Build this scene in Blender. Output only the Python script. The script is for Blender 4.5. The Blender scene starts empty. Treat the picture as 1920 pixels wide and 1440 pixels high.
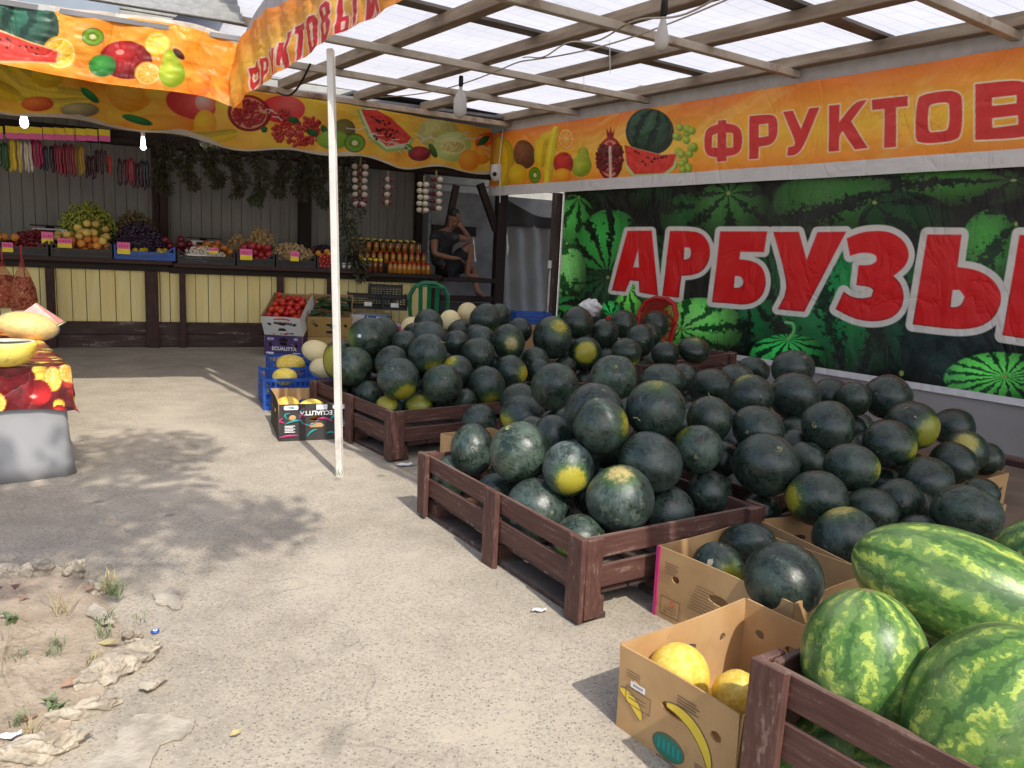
import bpy, bmesh, math, random
import numpy as np
from mathutils import Vector, Matrix, Quaternion
random.seed(7); RNG = np.random.default_rng(7)
SC = bpy.context.scene; COL = SC.collection
R_ = math.radians
# ------------------------------------------------------------------ camera, world, sun, exposure
F = 1450.0; H = 1.25
_roll = math.atan(.05); _pitch = math.atan((720-482.)*math.cos(_roll)/F)
FW = Vector((0, math.cos(_pitch), -math.sin(_pitch)))
_r0 = Vector((1, 0, 0)); _u0 = _r0.cross(FW)
RT = math.cos(_roll)*_r0 + math.sin(_roll)*_u0
UP = -math.sin(_roll)*_r0 + math.cos(_roll)*_u0
CP = Vector((0, 0, H))
cam_d = bpy.data.cameras.new('camera'); cam = bpy.data.objects.new('camera', cam_d); COL.objects.link(cam)
cam_d.sensor_fit = 'HORIZONTAL'; cam_d.sensor_width = 36; cam_d.lens = F/1920*36
cam_d.clip_start = .05; cam_d.clip_end = 500
cam.matrix_world = Matrix(((RT.x, UP.x, -FW.x, CP.x), (RT.y, UP.y, -FW.y, CP.y), (RT.z, UP.z, -FW.z, CP.z), (0, 0, 0, 1)))
SC.camera = cam
SUNV = Vector((.43, -.815, 1.0)).normalized()
wd = bpy.data.worlds.new('World'); SC.world = wd; wd.use_nodes = True
_nt = wd.node_tree; _bg = _nt.nodes['Background']
_sky = _nt.nodes.new('ShaderNodeTexSky'); _sky.sky_type = 'NISHITA'; _sky.sun_disc = False
_sky.sun_elevation = math.asin(SUNV.z); _sky.sun_rotation = math.atan2(SUNV.x, SUNV.y)
_sky.dust_density = 2.5; _sky.air_density = 1.0
_nt.links.new(_sky.outputs[0], _bg.inputs[0]); _bg.inputs[1].default_value = .15
sun_d = bpy.data.lights.new('sun', 'SUN'); sun_d.energy = 2.5; sun_d.angle = R_(.55); sun_d.color = (1, .94, .85)
sun = bpy.data.objects.new('sun', sun_d); COL.objects.link(sun)
sun.rotation_euler = SUNV.to_track_quat('Z', 'Y').to_euler()
SC.view_settings.view_transform = 'Standard'; SC.view_settings.look = 'None'
SC.view_settings.exposure = .80; SC.view_settings.gamma = 1
# ------------------------------------------------------------------ pixel rays (photo pixels) -> world points on real planes
def ray(px, py): return FW + RT*((px-960)/F) - UP*((py-720)/F)
def G(px, py, z=0.0):
    d = ray(px, py); return CP + d*((z-H)/d.z)
def onplane(px, py, P, n):
    d = ray(px, py); return CP + d*((Vector(P)-CP).dot(n)/d.dot(n))
def at_depth(px, py, zc): return CP + ray(px, py)*zc
E3 = Vector((.795, .607, 0)).normalized(); W3 = Vector((-.607, .795, 0)).normalized()
ROT = math.atan2(E3.y, E3.x)
W0 = Vector((3.698, 5.511, 0))
FR_WALL = Matrix.Translation(W0) @ Matrix.Rotation(ROT, 4, 'Z')        # x towards the wall, y away along it
S0 = Vector((-3.23, 9.426, 0)); SROT = math.atan2(.423, .906)
FR_ST = Matrix.Translation(S0) @ Matrix.Rotation(SROT, 4, 'Z')         # x along the counter, y into the stall
FD = Vector((.906, .423, 0)).normalized(); FN = Vector((.423, -.906, 0)).normalized()
def SP(s, y, z): return FR_ST @ Vector((s, y, z))
# ------------------------------------------------------------------ materials
MATS = {}
def newmat(name):
    m = bpy.data.materials.new(name); m.use_nodes = True; nt = m.node_tree
    return m, nt, nt.nodes['Principled BSDF']
def nd(nt, typ, ins=None, **props):
    n = nt.nodes.new('ShaderNode'+typ)
    for k, v in props.items(): setattr(n, k, v)
    for k, v in (ins or {}).items():
        s = n.inputs[k]
        if isinstance(v, bpy.types.NodeSocket): nt.links.new(v, s)
        else:
            try: s.default_value = v
            except Exception: s.default_value = (*v, 1) if len(v) == 3 else v
    return n
def setin(nt, node, key, v):
    s = node.inputs[key]
    if isinstance(v, bpy.types.NodeSocket): nt.links.new(v, s)
    elif hasattr(v, '__len__') and len(v) == 3 and s.type == 'RGBA': s.default_value = (*v, 1)
    else: s.default_value = v
def c4(c): return (c[0], c[1], c[2], 1) if len(c) == 3 else c
def mix(nt, f, a, b, bt='MIX'):
    n = nt.nodes.new('ShaderNodeMix'); n.data_type = 'RGBA'; n.blend_type = bt
    for s, v in ((n.inputs[0], f), (n.inputs[6], a), (n.inputs[7], b)):
        if isinstance(v, bpy.types.NodeSocket): nt.links.new(v, s)
        elif s.type == 'RGBA': s.default_value = c4(v)
        else: s.default_value = v
    return n.outputs[2]
def ramp(nt, f, lo, hi):
    n = nd(nt, 'MapRange', {0: f, 1: lo, 2: hi}); n.interpolation_type = 'SMOOTHSTEP'; return n.outputs[0]
def mth(nt, op, a, b=0.0, c=None):
    n = nt.nodes.new('ShaderNodeMath'); n.operation = op
    for i, v in enumerate((a, b) if c is None else (a, b, c)):
        if isinstance(v, bpy.types.NodeSocket): nt.links.new(v, n.inputs[i])
        else: n.inputs[i].default_value = v
    return n.outputs[0]
def noise(nt, vec, scale, detail=4, rough=.55, dist=0.0):
    return nd(nt, 'TexNoise', {'Vector': vec, 'Scale': scale, 'Detail': detail, 'Roughness': rough, 'Distortion': dist}).outputs[0]
def bump(nt, b, h, strength, dist=.01):
    n = nd(nt, 'Bump', {'Height': h, 'Strength': strength, 'Distance': dist}); nt.links.new(n.outputs[0], b.inputs['Normal'])
def objvec(nt, sc=None, rnd=True):
    tc = nd(nt, 'TexCoord').outputs['Object']
    if rnd:
        oi = nd(nt, 'ObjectInfo').outputs['Random']
        tc = nd(nt, 'VectorMath', {0: tc, 1: nd(nt, 'CombineXYZ', {0: mth(nt, 'MULTIPLY', oi, 37.), 1: mth(nt, 'MULTIPLY', oi, 91.), 2: mth(nt, 'MULTIPLY', oi, 53.)}).outputs[0]}, operation='ADD').outputs[0]
    if sc: tc = nd(nt, 'VectorMath', {0: tc, 1: sc}, operation='MULTIPLY').outputs[0]
    return tc
def plain(name, col, rough=.55, var=.18, scale=9., bmp=.0, spec=.4, dirt=None, metal=0., alpha=None, trans=0.):
    if name in MATS: return MATS[name]
    m, nt, b = newmat(name); v = objvec(nt)
    f = noise(nt, v, scale, 5)
    lo = tuple(max(0, c*(1-var)) for c in col); hi = tuple(min(1, c*(1+var)) for c in col)
    cc = mix(nt, ramp(nt, f, .3, .7), lo, hi)
    if dirt: cc = mix(nt, mth(nt, 'MULTIPLY', ramp(nt, noise(nt, v, scale*.6, 6, .65), .5, .72), dirt[3]), cc, dirt[:3])
    nt.links.new(cc, b.inputs['Base Color'])
    b.inputs['Roughness'].default_value = rough; b.inputs['Specular IOR Level'].default_value = spec; b.inputs['Metallic'].default_value = metal
    if bmp: bump(nt, b, noise(nt, v, scale*4, 4), bmp)
    if trans: b.inputs['Transmission Weight'].default_value = trans
    MATS[name] = m; return m
def wood(name, c1, c2, wear, wearamt=.35, sc=(1, 1, 1), rough=.6):
    m, nt, b = newmat(name); v = objvec(nt)
    big = noise(nt, v, 3., 4)
    fine = noise(nt, v, 38., 6, .7)
    gen = nd(nt, 'TexCoord').outputs['Generated']; gv = nd(nt, 'VectorMath', {0: gen, 1: nd(nt, 'CombineXYZ', {0: nd(nt, 'ObjectInfo').outputs['Random']}).outputs[0]}, operation='ADD').outputs[0]
    st = noise(nt, gv, 5.5, 6, .65) if sc == (1, 1, 1) else noise(nt, nd(nt, 'VectorMath', {0: v, 1: sc}, operation='MULTIPLY').outputs[0], 16., 5, .6)
    cc = mix(nt, ramp(nt, st, .3, .7), c1, c2)
    cc = mix(nt, mth(nt, 'MULTIPLY', ramp(nt, mth(nt, 'ADD', mth(nt, 'MULTIPLY', st, .7), mth(nt, 'MULTIPLY', fine, .4)), .60, .70), wearamt), cc, wear)
    # dust settles on what faces up
    geo = nd(nt, 'NewGeometry').outputs['Normal']; nz = nd(nt, 'SeparateXYZ', {0: geo}).outputs[2]
    cc = mix(nt, mth(nt, 'MULTIPLY', mth(nt, 'MULTIPLY', ramp(nt, nz, .5, .95), ramp(nt, big, .25, .75)), .5), cc, wear)
    nt.links.new(cc, b.inputs['Base Color']); b.inputs['Roughness'].default_value = rough; b.inputs['Specular IOR Level'].default_value = .3
    bump(nt, b, mth(nt, 'ADD', st, fine), .35, .004)
    MATS[name] = m; return m
M_CRATE = wood('painted_wood', (.070, .030, .024), (.115, .054, .042), (.28, .21, .17), .5)
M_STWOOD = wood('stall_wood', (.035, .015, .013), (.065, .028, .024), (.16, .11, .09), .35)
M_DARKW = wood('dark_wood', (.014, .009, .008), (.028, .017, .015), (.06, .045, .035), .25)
M_BEAM = wood('roof_beam', (.22, .165, .115), (.36, .285, .205), (.40, .35, .28), .4, (1, .15, 1))
M_BOARD = wood('roof_board', (.13, .115, .10), (.22, .195, .17), (.3, .28, .26), .4, (.15, 1, 1))
M_YEL = wood('yellow_paint', (.84, .68, .27), (.88, .76, .38), (.80, .74, .52), .3, (1, 1, .12))
M_KICK = wood('kick_board', (.045, .026, .022), (.085, .05, .042), (.30, .27, .23), .6, (.2, 1, 1))
M_SIDE = wood('siding_paint', (.23, .225, .215), (.30, .29, .28), (.19, .18, .165), .35, (1, 1, .12))
def cardboard(name, c1, c2, outer=None):
    m, nt, b = newmat(name); v = objvec(nt)
    cc = mix(nt, ramp(nt, noise(nt, v, 5., 5), .3, .7), c1, c2)
    fl = nd(nt, 'TexWave', {'Vector': v, 'Scale': 60., 'Distortion': .3}).outputs['Fac']
    cc = mix(nt, mth(nt, 'MULTIPLY', fl, .05), cc, (.9, .8, .6))
    cc = mix(nt, mth(nt, 'MULTIPLY', ramp(nt, noise(nt, v, 11., 6, .7), .58, .75), .35), cc, (c1[0]*.55, c1[1]*.55, c1[2]*.5))
    nt.links.new(cc, b.inputs['Base Color']); b.inputs['Roughness'].default_value = .8; b.inputs['Specular IOR Level'].default_value = .2
    bump(nt, b, noise(nt, v, 14., 4), .25, .006)
    MATS[name] = m; return m
M_CARD = cardboard('cardboard', (.40, .235, .10), (.50, .31, .14))
M_CARDK = cardboard('cardboard_black', (.018, .018, .02), (.03, .03, .033))
M_CARDW = cardboard('cardboard_white', (.62, .61, .60), (.74, .73, .71))
M_CARDP = cardboard('cardboard_purple', (.055, .03, .13), (.085, .045, .18))
M_CARDO = cardboard('cardboard_ochre', (.42, .26, .075), (.52, .33, .11))
def melon_mat():
    m, nt, b = newmat('melon_rind_dark'); v = objvec(nt); o = nd(nt, 'TexCoord').outputs['Object']
    col = nd(nt, 'SeparateColor', {0: nd(nt, 'ObjectInfo').outputs['Color']}); size, hue, bloom = col.outputs[0], col.outputs[1], col.outputs[2]
    n1 = noise(nt, v, 2.2, 5, .6, .6); n2 = noise(nt, v, 7., 6, .65); n3 = noise(nt, v, 45., 4, .7)
    base = mix(nt, ramp(nt, n2, .3, .7), (.007, .014, .010), (.015, .030, .018))
    # faint meridian streaks
    sx = nd(nt, 'SeparateXYZ', {0: nd(nt, 'VectorMath', {0: o}, operation='NORMALIZE').outputs[0]}); ang = mth(nt, 'ARCTAN2', sx.outputs[1], sx.outputs[0])
    st = mth(nt, 'SINE', mth(nt, 'ADD', mth(nt, 'MULTIPLY', ang, 11.), mth(nt, 'MULTIPLY', n2, 9.)))
    base = mix(nt, mth(nt, 'MULTIPLY', ramp(nt, st, .2, 1.), .22), base, (.026, .046, .028))
    # waxy bloom in rubbed patches
    wv = noise(nt, v, 1.5, 5, .5, .5); wv2 = noise(nt, v, 4.2, 6, .6, 1.2)
    bf = mth(nt, 'MULTIPLY', ramp(nt, wv, .32, .66), mth(nt, 'MULTIPLY', bloom, .85))
    base = mix(nt, bf, base, mix(nt, nd(nt, 'ObjectInfo').outputs['Random'], (.074, .110, .102), (.076, .124, .070)))
    base = mix(nt, mth(nt, 'MULTIPLY', ramp(nt, wv2, .535, .575), mth(nt, 'MULTIPLY', bloom, .42)), base, (.125, .155, .14))
    rub = noise(nt, nd(nt, 'VectorMath', {0: v, 1: (1., 2.6, 1.2)}, operation='MULTIPLY').outputs[0], 2.4, 5, .6, 1.8)
    base = mix(nt, mth(nt, 'MULTIPLY', ramp(nt, rub, .55, .59), .72), base, (.010, .018, .014))
    base = mix(nt, mth(nt, 'MULTIPLY', ramp(nt, n1, .60, .68), mth(nt, 'MULTIPLY', bloom, .25)), base, (.15, .17, .15))
    # ground spot towards local +X
    gx = mth(nt, 'ADD', sx.outputs[0], mth(nt, 'MULTIPLY', mth(nt, 'SUBTRACT', n2, .5), .34))
    th = mth(nt, 'SUBTRACT', 1.0, mth(nt, 'MULTIPLY', mth(nt, 'MULTIPLY', size, size), .5))
    d = mth(nt, 'SUBTRACT', gx, th)
    has = ramp(nt, size, .02, .06)
    halo = mth(nt, 'MULTIPLY', ramp(nt, d, -.24, .02), has)
    core = mth(nt, 'MULTIPLY', mth(nt, 'MULTIPLY', ramp(nt, d, -.05, .10), has), mth(nt, 'ADD', .55, mth(nt, 'MULTIPLY', ramp(nt, n3, .35, .6), .45)))
    sc1 = mix(nt, ramp(nt, hue, .3, .6), (.13, .20, .03), (.50, .40, .025))
    sc1 = mix(nt, ramp(nt, hue, .62, .95), sc1, (.55, .40, .20))
    sc1 = mix(nt, mth(nt, 'MULTIPLY', ramp(nt, n3, .42, .62), .3), sc1, (.25, .30, .05))
    base = mix(nt, mth(nt, 'MULTIPLY', halo, .75), base, (.045, .10, .02))
    base = mix(nt, core, base, sc1)
    # scratches, specks and dry scars
    vn = nd(nt, 'TexVoronoi', {'Vector': v, 'Scale': 9.}).outputs['Distance']
    base = mix(nt, mth(nt, 'MULTIPLY', ramp(nt, vn, .055, .03), .8), base, (.35, .34, .24))
    w2 = nd(nt, 'TexNoise', {'Vector': nd(nt, 'VectorMath', {0: v, 1: (5., 1.2, 1.4)}, operation='MULTIPLY').outputs[0], 'Scale': 4., 'Detail': 3.}).outputs[0]
    scr = mth(nt, 'MULTIPLY', ramp(nt, mth(nt, 'ABSOLUTE', mth(nt, 'SUBTRACT', w2, .5)), .012, .003), ramp(nt, n1, .52, .62))
    base = mix(nt, mth(nt, 'MULTIPLY', scr, .55), base, (.22, .23, .18))
    # pale ring where the stem sat and a small blossom scar
    rr = mth(nt, 'ABSOLUTE', sx.outputs[2])
    base = mix(nt, mth(nt, 'MULTIPLY', ramp(nt, mth(nt, 'ADD', rr, mth(nt, 'MULTIPLY', mth(nt, 'SUBTRACT', n3, .5), .002)), .9980, .9996), .7), base, (.22, .20, .10))
    nt.links.new(base, b.inputs['Base Color'])
    rg = mth(nt, 'ADD', .30, mth(nt, 'MULTIPLY', ramp(nt, wv, .32, .66), mth(nt, 'MULTIPLY', bloom, .24)))
    rg = mth(nt, 'SUBTRACT', rg, mth(nt, 'MULTIPLY', ramp(nt, rub, .55, .59), .10))
    nt.links.new(rg, b.inputs['Roughness']); b.inputs['Specular IOR Level'].default_value = .55
    bump(nt, b, mth(nt, 'ADD', n2, mth(nt, 'MULTIPLY', n3, .3)), .10, .03)
    return m
M_MELON = melon_mat()
def striped_mat():
    m, nt, b = newmat('melon_rind_striped'); v = objvec(nt); o = nd(nt, 'TexCoord').outputs['Object']
    sx = nd(nt, 'SeparateXYZ', {0: o}); ang = mth(nt, 'ARCTAN2', sx.outputs[1], sx.outputs[0])
    n1 = noise(nt, v, 3., 5, .6); n2 = noise(nt, v, 13., 6, .68); n3 = noise(nt, v, 45., 3, .6)
    ns = noise(nt, v, 3.4, 3, .55, .6); nb = noise(nt, v, 8.5, 3, .6, .8)
    st = mth(nt, 'SINE', mth(nt, 'ADD', mth(nt, 'MULTIPLY', ang, 11.), mth(nt, 'MULTIPLY', mth(nt, 'ADD', ns, mth(nt, 'MULTIPLY', nb, .8)), 6.2)))
    brk = nd(nt, 'TexNoise', {'Vector': nd(nt, 'VectorMath', {0: v, 1: (1., 1., 2.2)}, operation='MULTIPLY').outputs[0], 'Scale': 3.2, 'Detail': 4., 'Roughness': .6}).outputs[0]
    base = mix(nt, ramp(nt, n2, .3, .7), (.075, .165, .030), (.115, .225, .050))
    base = mix(nt, mth(nt, 'MULTIPLY', ramp(nt, mth(nt, 'MULTIPLY', st, -1.), .35, .9), .75), base, (.022, .075, .016))
    lf = mth(nt, 'MULTIPLY', ramp(nt, mth(nt, 'ADD', st, mth(nt, 'MULTIPLY', mth(nt, 'SUBTRACT', nb, .5), 1.4)), .35, .85), ramp(nt, brk, .42, .56))
    base = mix(nt, mth(nt, 'MULTIPLY', lf, .9), base, mix(nt, ramp(nt, n3, .35, .65), (.30, .40, .055), (.46, .53, .11)))
    base = mix(nt, mth(nt, 'MULTIPLY', ramp(nt, noise(nt, v, 1.4, 3), .45, .7), .35), base, (.24, .31, .14))
    sc_ = noise(nt, nd(nt, 'VectorMath', {0: v, 1: (5., 1., 1.5)}, operation='MULTIPLY').outputs[0], 4., 3)
    base = mix(nt, mth(nt, 'MULTIPLY', mth(nt, 'MULTIPLY', ramp(nt, mth(nt, 'ABSOLUTE', mth(nt, 'SUBTRACT', sc_, .5)), .012, .003), ramp(nt, n1, .54, .62)), .6), base, (.42, .38, .24))
    base = mix(nt, ramp(nt, mth(nt, 'ABSOLUTE', sx.outputs[2]), .985, .9985), base, (.20, .17, .07))
    nt.links.new(base, b.inputs['Base Color']); b.inputs['Roughness'].default_value = .36; b.inputs['Specular IOR Level'].default_value = .4
    bump(nt, b, n2, .06, .02); return m
M_STRIPE = striped_mat()
def fruit_mat(name, c1, c2, rough=.4, scale=4., spots=None, axis=None):
    m, nt, b = newmat(name); v = objvec(nt)
    cc = mix(nt, ramp(nt, noise(nt, v, scale, 4, .6), .35, .65), c1, c2)
    if spots: cc = mix(nt, mth(nt, 'MULTIPLY', ramp(nt, noise(nt, v, scale*7, 3), .58, .68), .6), cc, spots)
    oi = nd(nt, 'ObjectInfo').outputs['Random']
    cc = nd(nt, 'HueSaturation', {'Color': cc, 'Value': mth(nt, 'ADD', .8, mth(nt, 'MULTIPLY', oi, .4)), 'Hue': mth(nt, 'ADD', .49, mth(nt, 'MULTIPLY', oi, .02))}).outputs[0]
    nt.links.new(cc, b.inputs['Base Color']); b.inputs['Roughness'].default_value = rough
    bump(nt, b, noise(nt, v, scale*6, 3), .1, .01); MATS[name] = m; return m
M_YMEL = fruit_mat('yellow_melon_rind', (.76, .50, .05), (.86, .66, .15), .5, 5., (.5, .33, .08))
M_PMEL = fruit_mat('pale_melon_rind', (.74, .60, .30), (.82, .68, .40), .6, 8., (.5, .4, .2))
M_TOM = fruit_mat('tomato_skin', (.55, .02, .015), (.65, .05, .02), .25)
M_CUC = fruit_mat('cucumber_skin', (.010, .028, .008), (.03, .07, .015), .4, 8., (.1, .14, .05))
M_PEACH = fruit_mat('peach_skin', (.72, .36, .06), (.62, .13, .04), .55, 14.)
M_PEACHY = fruit_mat('yellow_peach_skin', (.66, .52, .13), (.68, .40, .10), .55, 14.)
M_APPLE = fruit_mat('apple_skin', (.45, .03, .02), (.60, .33, .06), .3, 16.)
M_RED = fruit_mat('red_fruit_skin', (.38, .015, .02), (.5, .05, .04), .3, 9.)
M_DRED = fruit_mat('dark_red_fruit_skin', (.14, .012, .02), (.22, .02, .03), .3, 9.)
M_LEM = fruit_mat('yellow_fruit_skin', (.72, .46, .02), (.62, .5, .04), .4, 14., (.2, .3, .03))
M_GRG = fruit_mat('green_grape_skin', (.22, .26, .03), (.32, .35, .06), .35, 30.)
M_DKG = fruit_mat('dark_grape_skin', (.02, .012, .028), (.05, .03, .06), .4, 30.)
M_BRG = fruit_mat('brown_grape_skin', (.12, .08, .03), (.16, .13, .05), .4, 30.)
M_NUT = fruit_mat('nut_shell', (.30, .19, .09), (.42, .29, .15), .7, 30.)
M_ONI = fruit_mat('onion_skin', (.42, .14, .05), (.5, .22, .09), .5, 30.)
M_GAR = fruit_mat('garlic_skin', (.55, .50, .40), (.66, .6, .5), .6, 30.)
M_RONI = fruit_mat('red_onion_skin', (.10, .012, .025), (.16, .03, .05), .4, 30.)
M_LEAF = fruit_mat('bay_leaf', (.030, .036, .016), (.075, .080, .040), .6, 20.)
M_STEM = plain('dry_stem', (.22, .22, .09), .7, .3, 30.)
M_STEMG = plain('green_stem', (.30, .36, .12), .6, .3, 30.)
M_BLKP = plain('black_plastic', (.012, .012, .014), .4, .2)
M_BLUP = plain('blue_plastic', (.018, .085, .38), .42, .2)
M_GRNP = plain('green_plastic', (.006, .15, .06), .3, .12)
M_REDP = plain('red_plastic', (.42, .012, .012), .35, .12)
M_WHT = plain('white_paint', (.62, .60, .55), .5, .08, 9., dirt=(.30, .22, .15, .6))
M_CREAM = plain('cream_steel', (.52, .46, .37), .55, .12, 5., dirt=(.22, .085, .03, .85))
M_RUST = plain('rusty_steel', (.46, .36, .26), .65, .2, 6., dirt=(.16, .06, .025, .9))
M_GREYT = plain('grey_tarp', (.27, .275, .285), .45, .1, 3., .08)
M_DGREY = plain('dark_grey_cloth', (.06, .06, .065), .8, .2, 3., .2)
M_PAPER = plain('paper', (.75, .75, .76), .6, .05)
M_PINK = plain('pink_card', (.80, .16, .42), .6, .06); M_YCARD = plain('yellow_card', (.85, .68, .04), .6, .06)
M_RTXT = plain('red_print', (.62, .02, .035), .6, .1); M_BTXT = plain('dark_print', (.03, .03, .03), .7, .1)
M_WTXT = plain('white_print', (.8, .8, .8), .6, .05); M_TEAL = plain('teal_print', (.01, .26, .25), .6, .1)
M_MAG = plain('magenta_print', (.48, .03, .16), .6, .1); M_BRTXT = plain('brown_print', (.18, .11, .06), .8, .1)
M_BANY = plain('banana_print', (.75, .55, .05), .6, .1); M_GTXT = plain('green_print', (.03, .17, .11), .6, .1)
M_HOLE = plain('dark_recess', (.02, .015, .012), .9, .1)
M_BLK = plain('black_rubber', (.01, .01, .011), .6, .1)
M_SOCK = plain('white_plastic', (.7, .7, .7), .4, .04)
def emit(name, col, s):
    m, nt, b = newmat(name); b.inputs['Base Color'].default_value = c4(col); b.inputs['Emission Color'].default_value = c4(col); b.inputs['Emission Strength'].default_value = s
    return m
M_LAMP = emit('lit_bulb', (1, .98, .95), 3.)
M_GLASSB = plain('frosted_bulb', (.62, .61, .58), .3, .03)
def honey(name, col):
    m, nt, b = newmat(name); v = objvec(nt); oi = nd(nt, 'ObjectInfo').outputs['Random']
    cc = mix(nt, oi, col, (col[0]*1.5, col[1]*1.7, col[2]*1.5)); nt.links.new(cc, b.inputs['Base Color'])
    b.inputs['Roughness'].default_value = .08; b.inputs['Coat Weight'].default_value = .6; b.inputs['Subsurface Weight'].default_value = .0
    return m
M_HONEY = honey('honey_glass', (.30, .11, .012)); M_DHONEY = honey('dark_honey_glass', (.12, .035, .008))
def film_mat():
    m, nt, b = newmat('roof_film'); nt.nodes.remove(b); out = nt.nodes['Material Output']; v = nd(nt, 'TexCoord').outputs['Object']
    br = nd(nt, 'TexBrick', {'Vector': v, 'Scale': 1., 'Color1': (1, 1, 1, 1), 'Color2': (.97, .97, .97, 1), 'Mortar': (.82, .82, .84, 1), 'Mortar Size': .006, 'Brick Width': .55, 'Row Height': .14})
    dirt = ramp(nt, noise(nt, nd(nt, 'VectorMath', {0: v, 1: (6., 1., 1.)}, operation='MULTIPLY').outputs[0], 1.6, 6, .65), .52, .75)
    cc = mix(nt, 1., br.outputs[0], (.62, .62, .65), 'MULTIPLY'); cc = mix(nt, mth(nt, 'MULTIPLY', dirt, .35), cc, (.45, .42, .40))
    tr = nd(nt, 'BsdfTranslucent', {0: cc}); df = nd(nt, 'BsdfDiffuse', {0: cc})
    mx = nd(nt, 'MixShader', {0: .25}); nt.links.new(tr.outputs[0], mx.inputs[1]); nt.links.new(df.outputs[0], mx.inputs[2])
    nt.links.new(mx.outputs[0], out.inputs[0]); return m
M_FILM = film_mat()
def vcol(name, rough=.4, trans=.0):
    m, nt, b = newmat(name); a = nd(nt, 'Attribute', attribute_name='Col'); v = objvec(nt)
    cc = mix(nt, mth(nt, 'MULTIPLY', ramp(nt, noise(nt, v, 2.5, 5), .4, .75), .04), a.outputs[0], (.5, .45, .4))
    cc = mix(nt, mth(nt, 'MULTIPLY', ramp(nt, noise(nt, v, 34., 5, .7), .60, .72), .07), cc, (.6, .58, .52))
    nt.links.new(cc, b.inputs['Base Color']); b.inputs['Roughness'].default_value = rough; b.inputs['Specular IOR Level'].default_value = .4
    w1 = nd(nt, 'TexNoise', {'Vector': nd(nt, 'VectorMath', {0: v, 1: (1., 1., .55)}, operation='MULTIPLY').outputs[0], 'Scale': 2.6, 'Detail': 3., 'Distortion': 1.2}).outputs[0]
    cr = mth(nt, 'POWER', mth(nt, 'ABSOLUTE', mth(nt, 'SUBTRACT', w1, .5)), .5)
    bump(nt, b, mth(nt, 'ADD', cr, mth(nt, 'MULTIPLY', noise(nt, v, 9., 4), .35)), .55, .035)
    if trans:
        out = nt.nodes['Material Output']; tr = nd(nt, 'BsdfTranslucent', {0: cc}); mx = nd(nt, 'MixShader', {0: trans})
        nt.links.new(b.outputs[0], mx.inputs[1]); nt.links.new(tr.outputs[0], mx.inputs[2]); nt.links.new(mx.outputs[0], out.inputs[0])
    return m
M_BANNER = vcol('printed_vinyl'); M_VALANCE = vcol('printed_thin_vinyl', .4, .38); M_CLOTH = vcol('printed_oilcloth', .3)
def net_mat():
    m, nt, b = newmat('red_net'); out = nt.nodes['Material Output']; v = nd(nt, 'TexCoord').outputs['Object']
    sx = nd(nt, 'SeparateXYZ', {0: v}); a = mth(nt, 'ARCTAN2', sx.outputs[1], sx.outputs[0])
    w1 = mth(nt, 'SINE', mth(nt, 'ADD', mth(nt, 'MULTIPLY', a, 22.), mth(nt, 'MULTIPLY', sx.outputs[2], 190.)))
    w2 = mth(nt, 'SINE', mth(nt, 'SUBTRACT', mth(nt, 'MULTIPLY', a, 22.), mth(nt, 'MULTIPLY', sx.outputs[2], 190.)))
    f = ramp(nt, mth(nt, 'MAXIMUM', w1, w2), .3, .7)
    b.inputs['Base Color'].default_value = (.5, .06, .04, 1); b.inputs['Roughness'].default_value = .5
    nt.links.new(mth(nt, 'ADD', .06, mth(nt, 'MULTIPLY', f, .5)), b.inputs['Alpha']); return m
M_NET = net_mat()
def wrap_mat():
    m, nt, b = newmat('cling_film'); b.inputs['Base Color'].default_value = (.9, .9, .9, 1); b.inputs['Roughness'].default_value = .15; b.inputs['Alpha'].default_value = .16
    bump(nt, b, noise(nt, objvec(nt), 30., 3), .5, .02); return m
M_WRAP = wrap_mat()
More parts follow.
